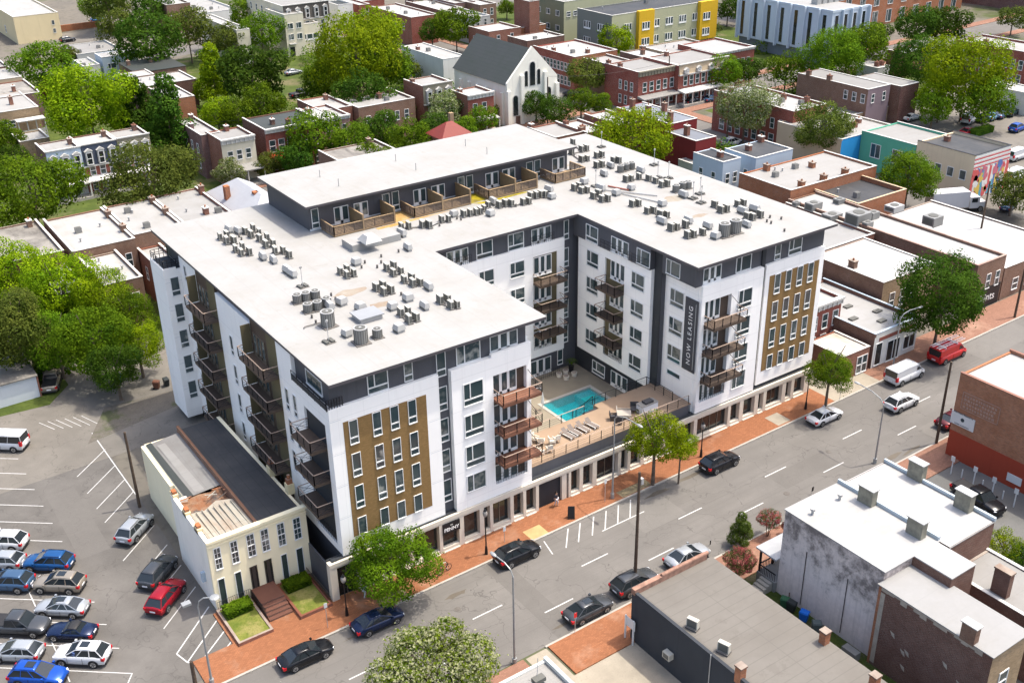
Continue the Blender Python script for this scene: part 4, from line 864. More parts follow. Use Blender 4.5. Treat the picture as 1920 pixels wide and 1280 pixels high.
carp('suv',14,1088,a+math.pi,STB,'steel blue wagon at the left edge beside the champagne estate','car',GL)
carp('pickup',33,1168,a,GRY,'dark grey pickup next to the small convertible','pickup truck',GL)
carp('hatch',32,1218,a+math.pi,SIL,'silver hatchback left of the white crossover near the bottom','car',GL)
b=.72
carp('suv',253,987,b,SIL,'silver sport utility parked beside the back part of the cream house','car',GL,rack=True)
carp('suv',296,1068,b,GRY,'dark grey crossover parked next to the red one','car',GL)
carp('suv',311,1114,b,RED,'bright red sport utility beside the white side wall of the cream house','car',GL)
carp('van',4,828,a+math.pi,WHT,'white minivan at the left edge near the top of the car park','van',GL)
carp('pickup',97,710,1.2,TAN,'dusty beige pickup in the gap beside the white garage','pickup truck','vehicles in the alley')
for X,Y,k,pt,rz,l in ((1620,668,'van',WHT,.2,'white van under the trees at the edge of the far car park'),(1700,660,'suv',NAVY,.2,'dark car right of the white van in the far car park'),(1745,650,'sedan',LBL,.2,'pale blue car third in the back row of the far car park'),(1795,640,'sedan',STB,.2,'steel blue car in the middle of the far back row'),(1850,628,'suv',GRN,.2,'dark green wagon in the far back row'),(1890,605,'sedan',LBL,.2,'light blue saloon nearest the picture edge in the far back row'),(1885,715,'suv',BBL,.1,'bright blue car alone in the open far car park'),(1885,872,'van',WHT,0,'white van right of the building with the mural'),(1872,985,'van',WHT,0,'white panel van below the other one by the mural wall'),(1835,1150,'sedan',STB,.3,'dark blue car under the tree at the right edge')):
    v=G(P(2,X,Y),.8); v.z=gz(v.x)+.02; car(k,'van' if k=='van' else 'parked_car',l,'van' if k=='van' else 'car',v,rz,pt,GF,panelvan=(k=='van'))
for t,X,Y,k,pt,rz,l in ((2,60,562,'sedan',BLK,0,'black car on the back street left of the blue one'),(2,165,550,'sedan',STB,0,'blue car on the back street beside the flowering tree'),(2,280,797,'suv',WHT,0,'white wagon on the cross street behind the light blue houses'),(2,1290,655,'sedan',WHT,0,'white car in the yard behind the maroon building'),(2,1610,735,'sedan',RED,0,'red car beside the clipped hedge'),(1,1290,528,'suv',BLK,1.57,'black car parked right of the church'),(0,1690,525,'pickup',BLK,.1,'dark pickup among the trees in the upper left'),(0,1650,402,'sedan',SIL,.1,'silver car on the path by the tall cream building'),(0,550,112,'suv',BLU,0,'blue vehicle on the far street at the top left'),(0,380,222,'suv',BLK,.1,'dark car at the end of the far empty lot'),(0,870,835,'sedan',WHT,1.57,'white car beyond the row of three mansard houses'),(1,1690,200,'sedan',GRY,0,'grey car in front of the yellow and green flats')):
    v=G(P(t,X,Y),.8); v.z=gz(v.x)+.02; car(k,'pickup_truck' if k=='pickup' else 'parked_car',l,'pickup truck' if k=='pickup' else 'car',v,rz,pt,'cars on the far streets')
v=G((1835,930),.9); v.z=gz(v.x)+.04; car('pickup','pickup_truck','black pickup with a grey bed beside the red-painted brick wall','pickup truck',v,R_(-97),BLK,'vehicles in the gravel yard')
# box truck by the mural building
v=G(P(2,1545,1150),1.2); v.z=gz(v.x)+.02
t=thing('box_truck','white box truck parked before the building with the mural','truck',v,R_(-25))
MB().box(-5.2,1.3,-1.25,1.25,1.0,3.7,WHT).build('cargo_box',t); m=MB(); m.box(1.6,3.3,-1.05,1.05,.7,2.6,WHT); m.box(3.3,4.7,-.9,.9,.7,1.65,WHT); m.build('cab',t)
MB().box(3.28,3.33,-.9,.9,1.75,2.5,CGL).build('windshield',t); MB().box(1.9,2.9,-1.07,1.07,1.7,2.4,CGL).build('side_window',t)
tm,hm=wheel_mesh(.5)
for x in (-3.8,-2.7,3.6):
    for s in (-1,1): wh=obj('wheel',tm,t,(x,s*1.05,.5)); obj('rim',hm,wh)
# ================================================================ trees
BARK=plain('bark',(.13,.10,.075),.95,.3,2)
LM=dict(
 g=leafmat('leaf_green',(.045,.10,.005),(.135,.215,.008)), dk=leafmat('leaf_dark',(.026,.068,.007),(.07,.13,.011)), yg=leafmat('leaf_yellow_green',(.09,.165,.004),(.25,.33,.006)),
 ol=leafmat('leaf_olive',(.055,.085,.014),(.125,.155,.024)), rd=leafmat('leaf_red',(.08,.02,.02),(.15,.04,.03)), fw=leafmat('leaf_flowering',(.06,.115,.006),(.15,.21,.010),(.56,.55,.36),.62), fp=leafmat('leaf_pink',(.05,.085,.02),(.12,.12,.04),(.5,.08,.12),.7),fo=leafmat('leaf_white_top',(.055,.095,.014),(.13,.18,.02),(.50,.48,.36),.4))
def crown_mesh(seed,nf,leaf,lumps=16,squash=.82,cone=0,spread=1.0):
    "unit crown: radius 1, z from 0 (underside) to about 1.7*squash; many small leaf faces on irregular lumps"
    rnd=random.Random(seed); L=[]
    for i in range(lumps):
        th=rnd.uniform(0,6.283); ph=math.acos(rnd.uniform(-.55,1)); rr=rnd.uniform(.38,.80)
        if cone: zc=rnd.uniform(.1,1); k=(1-zc)*.9+.12; c=Vector((math.cos(th)*.55*k,math.sin(th)*.55*k,(zc*2.0-.7)*squash)); r=rnd.uniform(.22,.4)*(.5+k*.6)
        else: c=Vector((math.sin(ph)*math.cos(th)*rr*spread,math.sin(ph)*math.sin(th)*rr*spread,math.cos(ph)*rr*squash)); r=rnd.uniform(.17,.42)
        L.append((c,r))
    if not cone: L.append((Vector((0,0,0)),.55))
    W=sum(r*r for _,r in L); v=[];f=[]
    for c,r in L:
        n=int(nf*r*r/W)
        for j in range(n):
            z=rnd.uniform(-1,1); a=rnd.uniform(0,6.283); s=math.sqrt(1-z*z); d=Vector((s*math.cos(a),s*math.sin(a),z))
            k=r*(rnd.uniform(.72,1.1)); 
            if rnd.random()<.12: k*=rnd.uniform(1.05,1.35)
            p=c+Vector((d.x*k,d.y*k,d.z*k*.85))
            hid=False
            for c2,r2 in L:
                if c2 is not c and (p-c2).length<r2*.68: hid=True;break
            if hid: continue
            nrm=(d+Vector((rnd.gauss(0,.5),rnd.gauss(0,.5),rnd.gauss(.35,.5)))).normalized()
            t=nrm.cross(Vector((rnd.gauss(0,1),rnd.gauss(0,1),rnd.gauss(0,1)))).normalized(); b=nrm.cross(t)
            q=leaf*rnd.uniform(.55,1.3); w=q*rnd.uniform(.5,.9); i0=len(v)
            v+=[tuple(p-t*q),tuple(p-b*w+nrm*q*.15),tuple(p+t*q),tuple(p+b*w-nrm*q*.1)]; f.append((i0,i0+1,i0+2,i0+3))
    me=bpy.data.meshes.new('crown'); me.from_pydata(v,[],f); me.update(); return me
CM={}
def crown(kind,form,var,hi):
    k=(kind,form,var,hi)
    if k in CM: return CM[k]
    base=('b',form,var,hi)
    if base not in CM:
        nf,leaf={0:(10000,.040),1:(26000,.0255),2:(38000,.0235)}[hi]
        if form=='cone': CM[base]=crown_mesh(50+var,nf,leaf,26,1.0,cone=1)
        elif form=='wide': CM[base]=crown_mesh(80+var,nf,leaf,34,.62)
        elif form=='airy': CM[base]=crown_mesh(110+var,int(nf*.55),leaf,28,.85)
        else: CM[base]=crown_mesh(20+var,nf,leaf,28+var*4,.85)
    me=CM[base].copy(); me.materials.append(LM[kind]); CM[k]=me; return me
TM={}
def trunk_mesh(var,multi):
    if (var,multi) in TM: return TM[var,multi]
    rnd=random.Random(var); m=MB(); 
    if multi:
        for i in range(5):
            a=i*1.26; m.tube((math.cos(a)*.05,math.sin(a)*.05,0),(math.cos(a)*.45,math.sin(a)*.45,1.5),.035,BARK,.015,k=6)
    else:
        m.tube((0,0,-.1),(.02,.02,.75),.075,BARK,.05,k=8)
        for i in range(6):
            a=i*1.05+rnd.random(); h=.6+.08*i; m.tube((.02,.02,h),(math.cos(a)*.5,math.sin(a)*.5,h+.65),.035,BARK,.01,k=5)
    TM[var,multi]=m.mesh('trunk'); return TM[var,multi]
NT=[0]
GT={'n':'street trees beside the apartment block','b':'trees among the back streets','l':'trees along the left alley','r':'trees in the right-hand blocks','s':'flowering shrubs across the street'}
def tree(px,py,w,kind,label,grp='b',form='round',hi=0,name='tree',tall=1.0,hc=None,cat='tree',multi=False,h0=0):
    """px,py = middle of the crown in the photograph, w = its width there"""
    NT[0]+=1; var=NT[0]%3
    v=G((px,py),6); kf={'cone':.62,'wide':.92,'airy':.9}.get(form,.88)
    for _ in range(5):
        r=w/2*dist(v)/F/kf; c=hc if hc is not None else r*1.12*tall+h0; v=G((px,py),c)
    t=thing(name,label,cat,(v.x,v.y,gz(v.x)),random.uniform(0,6.28),GT.get(grp,grp))
    o=obj('trunk',trunk_mesh(var,multi),t); o.scale=(min(r,3.2)*.9,min(r,3.2)*.9,c/1.0)
    o=obj('crown',crown(kind,form,var,hi),t,(0,0,c)); o.scale=(r,r,r*tall)
    return t
tree(732,1058,152,'g','large green street tree over the sidewalk at the left corner of the apartment block','n',hi=2)
tree(1228,824,104,'yg','street tree in front of the pool terrace','n',hi=1,hc=5.6); tree(1276,836,58,'yg','smaller yellowish street tree right beside the one at the pool terrace','n',hi=1,hc=4.6)
tree(1556,697,84,'g','street tree at the right end of the apartment block above the white sedan','n',hi=1,hc=5.4)
tree(1766,562,158,'dk','big dark green tree in front of the brick building behind the red van','n',hi=2,tall=1.15)
tree(800,1266,222,'fw','round tree thick with white blossom at the bottom of the picture','s',hi=2,hc=5.2)
tree(1390,996,38,'ol','small upright shrub at the kerb across the street','s',hi=1,name='shrub',cat='shrub',multi=True,form='cone',hc=1.6)
tree(1442,974,42,'fp','pink-flowering crape myrtle at the kerb beside the white flat roof','s',hi=1,cat='shrub',name='shrub',multi=True,hc=2.0)
tree(1385,1052,56,'fp','larger pink and red crape myrtle before the wooden porch','s',hi=1,cat='shrub',name='shrub',multi=True,hc=2.2,tall=1.2)
tree(1472,985,16,'rd','small red bush beside the porch of the white-roofed house','s',cat='shrub',name='shrub',multi=True,hc=1.2)
tree(1882,1025,78,'yg','light green tree behind the right-hand white roofs','r',hi=1,form='airy'); tree(1915,1050,60,'dk','dark green tree at the right edge beyond the light green one','r',hi=1)
# left alley
for a in ((25,520,130,'yg','bright yellow-green tree at the left edge behind the white garage'),(110,545,135,'yg','yellow-green tree second from the left edge above the alley'),(30,622,150,'ol','olive-toned tree drooping over the white garage'),(105,640,110,'g','green tree above the dusty pickup'),(190,560,110,'yg','yellow-green tree below the grey-roofed brick house'),(175,640,130,'g','middle tree of the alley clump'),(240,590,95,'g','green tree beside the brick rear house'),(258,650,90,'yg','bright tree nearest the white stair block of the apartments'),(215,690,95,'dk','dark low tree over the bins in the alley'),(70,585,100,'g','green tree between the olive one and the bright ones')):
    tree(*a[:4],a[4],'l',hi=1,tall=1.15)
# behind the block, left half
for a in (
 (60,360,190,'g','broad green tree at the left edge above the grey roof','wide'),(8,260,75,'g','green tree cut by the left edge beside the stone porch house',''),(22,300,60,'dk','dark tree below the one at the left edge',''),
 (283,332,175,'ol','broad olive tree in front of the three mansard houses','wide'),(165,195,165,'yg','large yellow-green tree behind the mansard houses',''),(92,168,34,'rd','red-leaved tree beside the yellow-green one',''),(235,235,50,'yg','light shrub-like tree right of the large yellow-green one',''),
 (262,222,70,'dk','dark conical tree left of the pale post','cone'),(318,235,85,'dk','dark conical tree right of the pale post','cone'),
 (75,120,105,'g','light green tree in front of the far gray building','wide'),(126,105,45,'ol','small olive tree beside the light blue shed',''),(275,78,115,'dk','dark green tree behind the light blue shed',''),(352,58,95,'ol','tall olive tree at the top left',''),(225,50,80,'ol','olive tree at the edge of the empty lot','wide'),
 (400,150,60,'yg','narrow yellow-green tree beside the great dark tree','cone'),(408,215,70,'yg','lower yellow-green tree at the foot of the great dark one',''),(472,140,125,'dk','great dark tree between the white rows and the cream building',''),(490,195,80,'g','lower green mass of the great tree',''),(445,215,70,'g','green tree behind the pale cornice house',''),
 (428,75,70,'ol','olive tree in front of the white building',''),(490,62,80,'g','green tree left of the cream wing',''),(465,25,70,'g','green tree behind the mansard-roofed building',''),(200,5,90,'ol','olive tree at the top edge',''),(285,15,70,'dk','dark tree at the top edge left of the white roofs',''),(180,15,60,'g','green tree at the top left corner of the yard',''),
 (430,322,58,'fo','round white-flowering tree beside the cream porch',''),(505,308,50,'ol','low olive tree right of the porch',''),(588,258,105,'g','bright green tree beside the house with a red awning',''),(560,295,70,'dk','dark green tree below the bright one',''),(40,310,40,'ol','small tree by the low left roofs',''),
 (668,108,165,'yg','huge yellow-green tree beside the cream building',''),(700,65,110,'yg','upper yellow-green crown at the top centre left',''),(610,155,85,'g','green lower tree beside the cream building',''),(715,130,110,'g','tall green tree centre left',''),(760,130,60,'ol','olive tree with orange tint left of the white annex',''),(680,180,100,'dk','dark green tree under the huge yellow-green one',''),
 (660,270,85,'g','first tree of the dense row behind the penthouse',''),(715,245,85,'dk','second tree of the dense row behind the penthouse',''),(770,262,80,'g','third tree of the dense row behind the penthouse',''),(812,245,70,'dk','fourth tree of the dense row beside the flowering one',''),(700,300,75,'g','low tree of the dense row next to the rough grey roof',''),(838,205,72,'fo','white-flowering tree in front of the mansard house',''),(765,205,50,'g','small green tree by the low white roofs',''),(870,245,60,'g','green tree beside the red hipped roof',''),
 (936,195,52,'yg','bright narrow tree before the church','cone'),(905,225,55,'g','green tree left of the black pole by the church',''),(1005,195,58,'dk','dark tree right of the black pole by the church',''),(1040,210,62,'dk','second dark tree in front of the church gable',''),(1090,192,55,'g','light green tree right of the church',''),(1128,195,45,'g','small green tree beside the brick corner house',''),(1155,165,34,'yg','small bright tree beside the brick row porch',''),(1100,142,80,'ol','spreading olive tree right of the church','wide'),
 (855,50,80,'g','tall green tree behind the church roof',''),(810,60,50,'dk','dark tree among the far brick rows',''),(955,68,34,'g','small tree between the white roofs behind the church',''),(950,15,34,'g','green tree left of the tall brick block',''),(790,20,40,'ol','olive tree in the far rows',''),(1155,78,70,'yg','light green tree below the green flats',''),(1238,58,54,'dk','dark tree in front of the yellow wall',''),(1365,18,50,'dk','dark tree between the yellow flats and the pale blue offices',''),(890,10,40,'g','green tree at the top edge behind the brick rows',''),(600,60,40,'g','tree peeping past the cream building','')):
    tree(*a[:4],a[4],'b',form=a[5] or 'round',hi=1 if a[2]>125 else 0,tall=.62 if a[0]==936 else 1)
tree(1190,260,150,'yg','broad bright tree with pale blossom right behind the apartment roof','b',hi=1,form='wide')
for a in (
 (1358,136,72,'g','green tree in front of the turreted row',''),(1405,132,55,'dk','dark tree beside the turreted row',''),(1474,132,68,'g','green tree in front of the pale blue offices',''),(1398,205,108,'fo','olive tree capped with white blossom by the cross street',''),(1545,240,108,'ol','olive tree in front of the gray-roofed corner shop',''),
 (1560,105,110,'g','green tree left end of the clump by the pale blue offices',''),(1620,85,90,'g','green tree in the middle of the clump by the offices',''),(1640,68,60,'dk','dark tree right end of the clump by the offices',''),(1590,95,70,'dk','low dark tree in the clump by the offices',''),
 (1720,50,80,'dk','dark tree in front of the orange brick building',''),(1775,48,80,'dk','second dark tree in front of the orange brick building',''),(1725,118,105,'dk','dark tree behind the maroon building',''),(1815,135,150,'yg','large yellow-green tree by the far car park',''),(1765,180,80,'yg','yellow-green tree lower left of the large one',''),(1850,190,90,'g','green tree behind the parked white van',''),(1750,205,66,'g','low pale tree beside the maroon wall',''),
 (1704,332,108,'g','green tree in front of the tan wall with the box truck',''),(1902,358,78,'ol','olive street tree cut by the right edge',''),(1900,35,50,'ol','olive tree at the top right corner',''),(1500,60,0,'','','')):
    if a[2]: tree(*a[:4],a[4],'r',form=a[5] or 'round',hi=1 if a[2]>100 else 0)
# ================================================================ houses: general builder
BR=brick('brick_red',(.25,.095,.06)); BRO=brick('brick_orange',(.36,.13,.055)); BRB=brick('brick_brown',(.21,.115,.075)); BRD=brick('brick_dark',(.15,.07,.05)); BRP=brick('brick_plum',(.17,.09,.085)); BRT=brick('brick_tan',(.34,.24,.14)); BRF=brick('brick_front',(.27,.06,.04))
WROOF=roofmat('old_white_roof',(.325,.322,.31),(.215,.20,.17),.6,1.9,0,.85); WR2=roofmat('bright_white_roof',(.30,.30,.295),(.23,.22,.195),.45,2.6,1,.9); GROOF=roofmat('grey_roof',(.20,.195,.185),(.12,.105,.09),.6,1.0,0,.8); LROOF=roofmat('light_grey_roof',(.245,.24,.228),(.19,.175,.155),.5,1.4,1,.85); BROOF=roofmat('black_roof',(.04,.042,.045),(.09,.085,.08),.6,1.0,0,.7); SLATE=roofmat('slate_roof',(.045,.05,.048),(.03,.04,.03),.6,.6,0,.75); RROOF=roofmat('red_roof',(.20,.035,.028),(.13,.03,.022),.5,.5,0,.8); BKROOF=roofmat('blotched_roof',(.24,.225,.20),(.06,.055,.05),.95,2.2,0,.7)
STW=wallmat('white_stucco',(.62,.62,.58),.15); STC=wallmat('cream_stucco',(.62,.57,.44),.12); STB_=wallmat('blue_grey_siding',(.40,.48,.55),.1); STG=wallmat('grey_siding',(.42,.42,.40),.15); STY=wallmat('yellow_cream_stucco',(.66,.55,.33),.1); STT=wallmat('tan_stucco',(.47,.37,.25),.12)
MAU=wallmat('mauve_siding',(.20,.15,.17),.12); CORW=plain('cornice_white',(.50,.49,.46),.6,.06); DKB=wallmat('slate_blue_tiles',(.07,.085,.12),.2); OLV=wallmat('olive_shingle',(.24,.22,.16),.2); PBRK=brick('brick_pink',(.42,.24,.19))
def house(name,label,x0,x1,y0,y1,h,wall,roof,S=None,W=None,par=.45,cor=None,chim=(),porch=None,swall=None,mans=None,vents=0,cat='house',group=None,cap=None,fm=None,parN=True,skip=''):
    t=thing(name,label,cat,(x0,y0,gz(x0)),0,group); w=x1-x0; d=y1-y0; cap=cap or CORW; swall=swall or wall
    m=MB(); m.box(0,w,0,d,-2.5,h,wall,'ts'); m.face([(0,0,-2.5),(w,0,-2.5),(w,0,h),(0,0,h)],swall)
    if par:
        m.box(0,.25,0,d,h,h+par,wall,'b'); m.box(w-.25,w,0,d,h,h+par,wall,'b'); m.box(.25,w-.25,0,.25,h,h+par,swall,'b')
        if parN: m.box(.25,w-.25,d-.25,d,h,h+par*.5,wall,'b')
        c=.04; m.box(-c,.25+c,-c,d+c,h+par,h+par+.06,cap); m.box(w-.25-c,w+c,-c,d+c,h+par,h+par+.06,cap); m.box(.25+c,w-.25-c,-c,.25+c,h+par,h+par+.06,cap)
    m.build('wall',t)
    m=MB(); m.box(.003,w-.003,.003,d-.003,h-.12,h+.01,roof); r=m.build('roof',t)
    if not par: MB().box(-.12,w+.12,-.12,d+.12,h-.02,h+.06,roof).build('roof_edge',t)
    rnd=random.Random(int(x0*13+y0*7))
    for (u,v,ch) in chim:
        m=MB(); X,Y=w*u,d*v; m.box(X-.35,X+.35,Y-.5,Y+.5,h-.1,h+ch,wall if wall in (BR,BRB,BRO,BRD,BRP) else BR); m.box(X-.42,X+.42,Y-.57,Y+.57,h+ch,h+ch+.12,CORW if rnd.random()<.4 else BRD); m.tube((X,Y,h+ch+.1),(X,Y,h+ch+.45),.13,BRO,k=6); m.build('chimney',t)
    for i in range(vents):
        m=MB(); X,Y=rnd.uniform(.15,.85)*w,rnd.uniform(.15,.85)*d
        if i%3==0: m.box(X-.45,X+.45,Y-.4,Y+.4,h,h+.8,ACG); m.box(X-.4,X+.4,Y-.35,Y+.35,h+.8,h+.84,ACD); m.build('rooftop_unit',t)
        else: m.tube((X,Y,h),(X,Y,h+.5),.12,HOOD,k=7); m.tube((X,Y,h+.5),(X,Y,h+.6),.2,HOOD,k=7); m.build('roof_vent',t)
    if cor:
        m=MB(); ct=cor[0]; ch=cor[1] if len(cor)>1 else .7; m.box(-.06,w+.06,-.42,-.003,h+par-.18,h+par+.1,ct); m.box(-.03,w+.03,-.2,-.003,h+par-ch,h+par-.18,ct)
        n=max(3,int(w/.8))
        for i in range(n): X=.2+(w-.4)*i/(n-1); m.box(X-.08,X+.08,-.36,-.2,h+par-ch+.05,h+par-.18,ct)
        m.build('cornice',t)
    if mans:
        mm,mh=mans[:2]; m=MB(); m.loft([[(0,-.35,h-mh),(w,-.35,h-mh),(w,-.003,h-mh),(0,-.003,h-mh)],[(0,-.06,h+par+.1),(w,-.06,h+par+.1),(w,-.003,h+par+.1),(0,-.003,h+par+.1)]],mm); m.box(-.05,w+.05,-.55,-.003,h-mh-.25,h-mh-.003,CORW); m.box(-.05,w+.05,-.35,-.003,h+par+.103,h+par+.3,CORW); m.build('mansard',t)
        n=mans[2] if len(mans)>2 else 3
        for i in range(n):
            X=w*(i+.5)/n; q=MB(); q.box(X-.62,X+.62,-.7,-.1,h-mh+.15,h-.55,CORW); q.loft([[(X-.75,-.8,h-.55),(X+.75,-.8,h-.55),(X+.75,-.05,h-.55),(X-.75,-.05,h-.55)],[(X-.05,-.8,h-.05),(X+.05,-.8,h-.05),(X+.05,-.05,h-.05),(X-.05,-.05,h-.05)]],CORW); dm=q.build('dormer',t)
            win(dm,'S',X-.4,-.7,h-mh+.3,.8,mh-1.15,'sash',gm=GLASSD)
    for face,sp in (('S',S),('W',W)):
        if not sp: continue
        n,rows=sp[0],sp[1]; a,b=(sp[2],sp[3]) if len(sp)>2 else (.08,.92); L=w if face=='S' else d
        st=sp[4] if len(sp)>4 else 'sash'
        for (z,ww,wh) in rows:
            for i in range(n):
                c=L*(a+(b-a)*(i+.5)/n)
                if face=='S': win(t,'S',c-ww/2,0,z,ww,wh,st,fm=fm)
                else: win(t,'W',0,c+ww/2,z,ww,wh,st,fm=fm)
    if porch:
        pd,ph=porch[:2]; pm=porch[2] if len(porch)>2 else CORW; m=MB(); m.loft([[(-.1,-pd,ph),(w+.1,-pd,ph),(w+.1,-.003,ph),(-.1,-.003,ph)],[(-.1,-pd,ph+.2),(w+.1,-pd,ph+.2),(w+.1,-.003,ph+.55),(-.1,-.003,ph+.55)]],pm); po=m.build('porch',t)
        for i in range(max(2,int(w/2.2))+1): X=w*i/max(2,int(w/2.2)); MB().box(X-.1,X+.1,-pd+.1,-pd+.3,0,ph,CORW).build('post',po)
        MB().box(-.05,w+.05,-pd,-.003,-.5,.6,CONC).build('porch_floor',t)
    return t
def hp(name,label,SW,SE,NW,h,wall,roof,h2=None,**k):
    a=G(SW,h+k.get('par',.45));b=G(SE,h+k.get('par',.45));c=G(NW,h+k.get('par',.45)); return house(name,label,a.x,b.x,a.y,c.y,h,wall,roof,**k)
def pw(t,tl,pts,y=None,x=None,style='sash',name='window',fm=None,gm=None):
    L=t.location
    for X0,Y0,X1,Y1 in pts:
        if y is not None: a,b,z0,z1=rS(P(tl,X0,Y0),P(tl,X1,Y1),y); win(t,'S',a-L.x,y-L.y,z0-L.z,b-a,z1-z0,style,name,fm,gm)
        else: a,b,z0,z1=rW(P(tl,X0,Y0),P(tl,X1,Y1),x); win(t,'W',x-L.x,a-L.y,z0-L.z,a-b,z1-z0,style,name,fm,gm)
# ---------------------------------------------------------------- cream house with the ruined roof
CRM=wallmat('ivory_render',(.84,.75,.52),.08); CRW=wallmat('white_render',(.80,.76,.67),.12); RUIN=roofmat('peeling_roof',(.33,.31,.26),(.22,.11,.05),.6,.75,0,.6)
t=thing('ruined_house','ivory two-storey house with a half-collapsed roof beside the car park','house',(-10.5,4.75,gz(-10.5))); t_=t
zb=t.location.z; Hh=7.4
m=MB(); m.box(0,9.3,0,.35,-.6,Hh+.3,CRM); m.box(0,.35,.35,9.3,-.6,Hh+.1,CRW); m.box(8.95,9.3,.35,21,-.6,Hh-.3,CRM); m.box(.35,1.4,8.95,9.3,-.6,Hh-.6,CRW); m.box(4.75,5.0,.35,21.3,3,Hh-.05,BRB); m.box(1.25,1.6,9.3,21.3,-.6,Hh-1.0,CRM); m.box(1.6,9.3,20.95,21.3,-.6,Hh-1,CRM)
m.box(.9,1.25,12.5,21.3,-.6,Hh-1.1,CRM); m.build('wall',t)
m=MB(); m.box(-.08,9.38,-.22,-.003,Hh+.12,Hh+.34,CRM); m.box(-.04,9.34,-.12,-.003,Hh-.35,Hh-.2,CRM); m.build('cornice',t)
m=MB(); m.face([(.35,.35,Hh-.35),(4.75,.35,Hh-.35),(4.75,6.2,Hh-.55),(3.4,6.9,Hh-.6),(2.0,6.0,Hh-.6),(.35,6.3,Hh-.6)],RUIN)
for i in range(8): x=.6+i*.55; m.box(x-.025,x+.025,.4,5.9,Hh-.5,Hh-.33,RUIN)
m.build('white_roof',t)
RB=grassmat('rubble',(.21,.09,.045),(.27,.18,.12),(.10,.095,.09),1.1); m=MB(); rr=random.Random(3)
pts=[[(x,y,Hh-.72-.35*abs(math.sin(x*1.3+y))-rr.random()*.16) for x in (.4,1.5,2.6,3.7,4.7)] for y in (5.9,6.8,7.7,8.6,9.4)]
for i in range(4):
    for j in range(4): m.face([pts[i][j],pts[i][j+1],pts[i+1][j+1],pts[i+1][j]],RB)
m.build('rubble',t)
m=MB()
for i in range(7): x=rr.uniform(.5,4.6);y=rr.uniform(5.6,9.2);a=rr.uniform(-.6,.6);MB().tube((x,y,Hh-.9+rr.random()*.5),(x+1.1*math.cos(a),y+1.1*math.sin(a),Hh-.8+rr.random()*.4),.06,rr.choice((RB,RUIN,BRO)),k=4).build('broken_rafter',t)
m=MB(); m.face([(1.3,9.3,Hh-.9),(4.75,9.3,Hh-.7),(4.75,21,Hh-.7),(1.3,21,Hh-1.0)],GROOF); m.face([(2.4,9.6,Hh-.82),(3.3,9.6,Hh-.78),(3.0,20,Hh-.77),(2.2,20,Hh-.82)],LROOF); m.face([(1.35,9.3,Hh-.88),(2.1,9.3,Hh-.84),(1.9,21,Hh-.84),(1.35,21,Hh-.9)],SLATE); m.build('rear_roof',t)
m=MB(); m.face([(5.0,.35,Hh-.12),(8.95,.35,Hh-.12),(8.95,21,Hh-.4),(5.0,21,Hh-.4)],BROOF); m.build('black_roof',t)
for X,Y in ((1530,100),(1632,200)):
    c=Z(P(6,X,Y),zb+Hh-.2); m=MB(); a,b=c.x-t.location.x,c.y-t.location.y; m.box(a-.35,a+.35,b-.35,b+.35,Hh-.4,Hh+.7,STY); m.box(a-.25,a+.25,b-.25,b+.25,Hh+.7,Hh+1.2,BRO); m.tube((a,b,Hh+1.2),(a,b,Hh+1.6),.16,BRO,k=7); m.build('chimney',t)
for a,b in ((.15,2.6),(.15,5.6),(.2,9.0)): m=MB(); m.box(a-.15,a+.35,b-.5,b+.5,Hh-.2,Hh+.35,STY); m.box(a-.1,a+.3,b-.3,b+.3,Hh+.35,Hh+.6,BRO); m.build('wall_stub',t)
pw(t,6,((1200,528,1252,629),(1293,490,1346,594),(1384,452,1440,555),(1464,424,1518,525),(1556,389,1608,495),(1646,359,1696,458)),y=4.75,style='old')
DG=plain('board_green',(.03,.045,.04),.7,.2)
pw(t,6,((1225,700,1283,835),(1320,662,1376,802),(1580,562,1630,702),(1665,528,1717,668)),y=4.75,style='x',name='boarded_window',gm=DG)
pw(t,6,((1408,632,1462,768),(1488,595,1543,738)),y=4.75,style='fr2',name='door',fm=plain('door_dark',(.05,.04,.035),.5,.1),gm=GLASSD)
MB().box(-.35,-.003,2.0,2.35,2.2,3.2,STB_).build('meter_box',t)
def garden(name,label,x0,x1,y0,y1):
    t=thing(name,label,'garden bed',(x0,y0,gz(x0)+K)); m=MB(); w=x1-x0;d=y1-y0
    m.box(0,w,0,.22,0,.35,BR);m.box(0,w,d-.22,d,0,.35,BR);m.box(0,.22,.22,d-.22,0,.35,BR);m.box(w-.22,w,.22,d-.22,0,.35,BR);m.build('edging',t)
    MB().box(.22,w-.22,.22,d-.22,0,.25,grassmat('bed_grass',(.09,.12,.02),(.17,.18,.04),(.22,.20,.07),.9)).build('grass',t)
    hm=MB(); rr=random.Random(5)
    for i in range(2600):
        x=rr.uniform(.35,w-.35);y=rr.uniform(d-1.9,d-.5);z=.3+.75*math.sqrt(rr.random()); a=rr.random()*6.28; q=.09; hm.face([(x-q*math.cos(a),y-q*math.sin(a),z-q*.5),(x+q*math.sin(a),y-q*math.cos(a),z),(x+q*math.cos(a),y+q*math.sin(a),z+q*.6),(x-q*math.sin(a),y+q*math.cos(a),z+.03)],LM['g'])
    hm.box(.45,w-.45,d-1.8,d-.6,.25,.85,LM['dk']); hm.build('hedge',t)
garden('garden_bed','brick-edged grass bed with a hedge, left of the brick steps of the ivory house',-10.7,-7.5,-.7,4.6)
garden('garden_bed','brick-edged grass bed with a hedge, right of the brick steps of the ivory house',-4.95,-1.85,-.75,4.6)
m=MB()
for i in range(5): m.box(-7.3,-5.1,.6+i*.42,4.7,gz(-6)+K+i*.17,gz(-6)+K+(i+1)*.17,BRD)
tag(m.build('brick_steps'),'brick steps between two garden beds up to the doors of the ivory house','steps')
struct(slab('pavement',rect(-11,-1.6,0,4.7),BRK,K,K+.2))
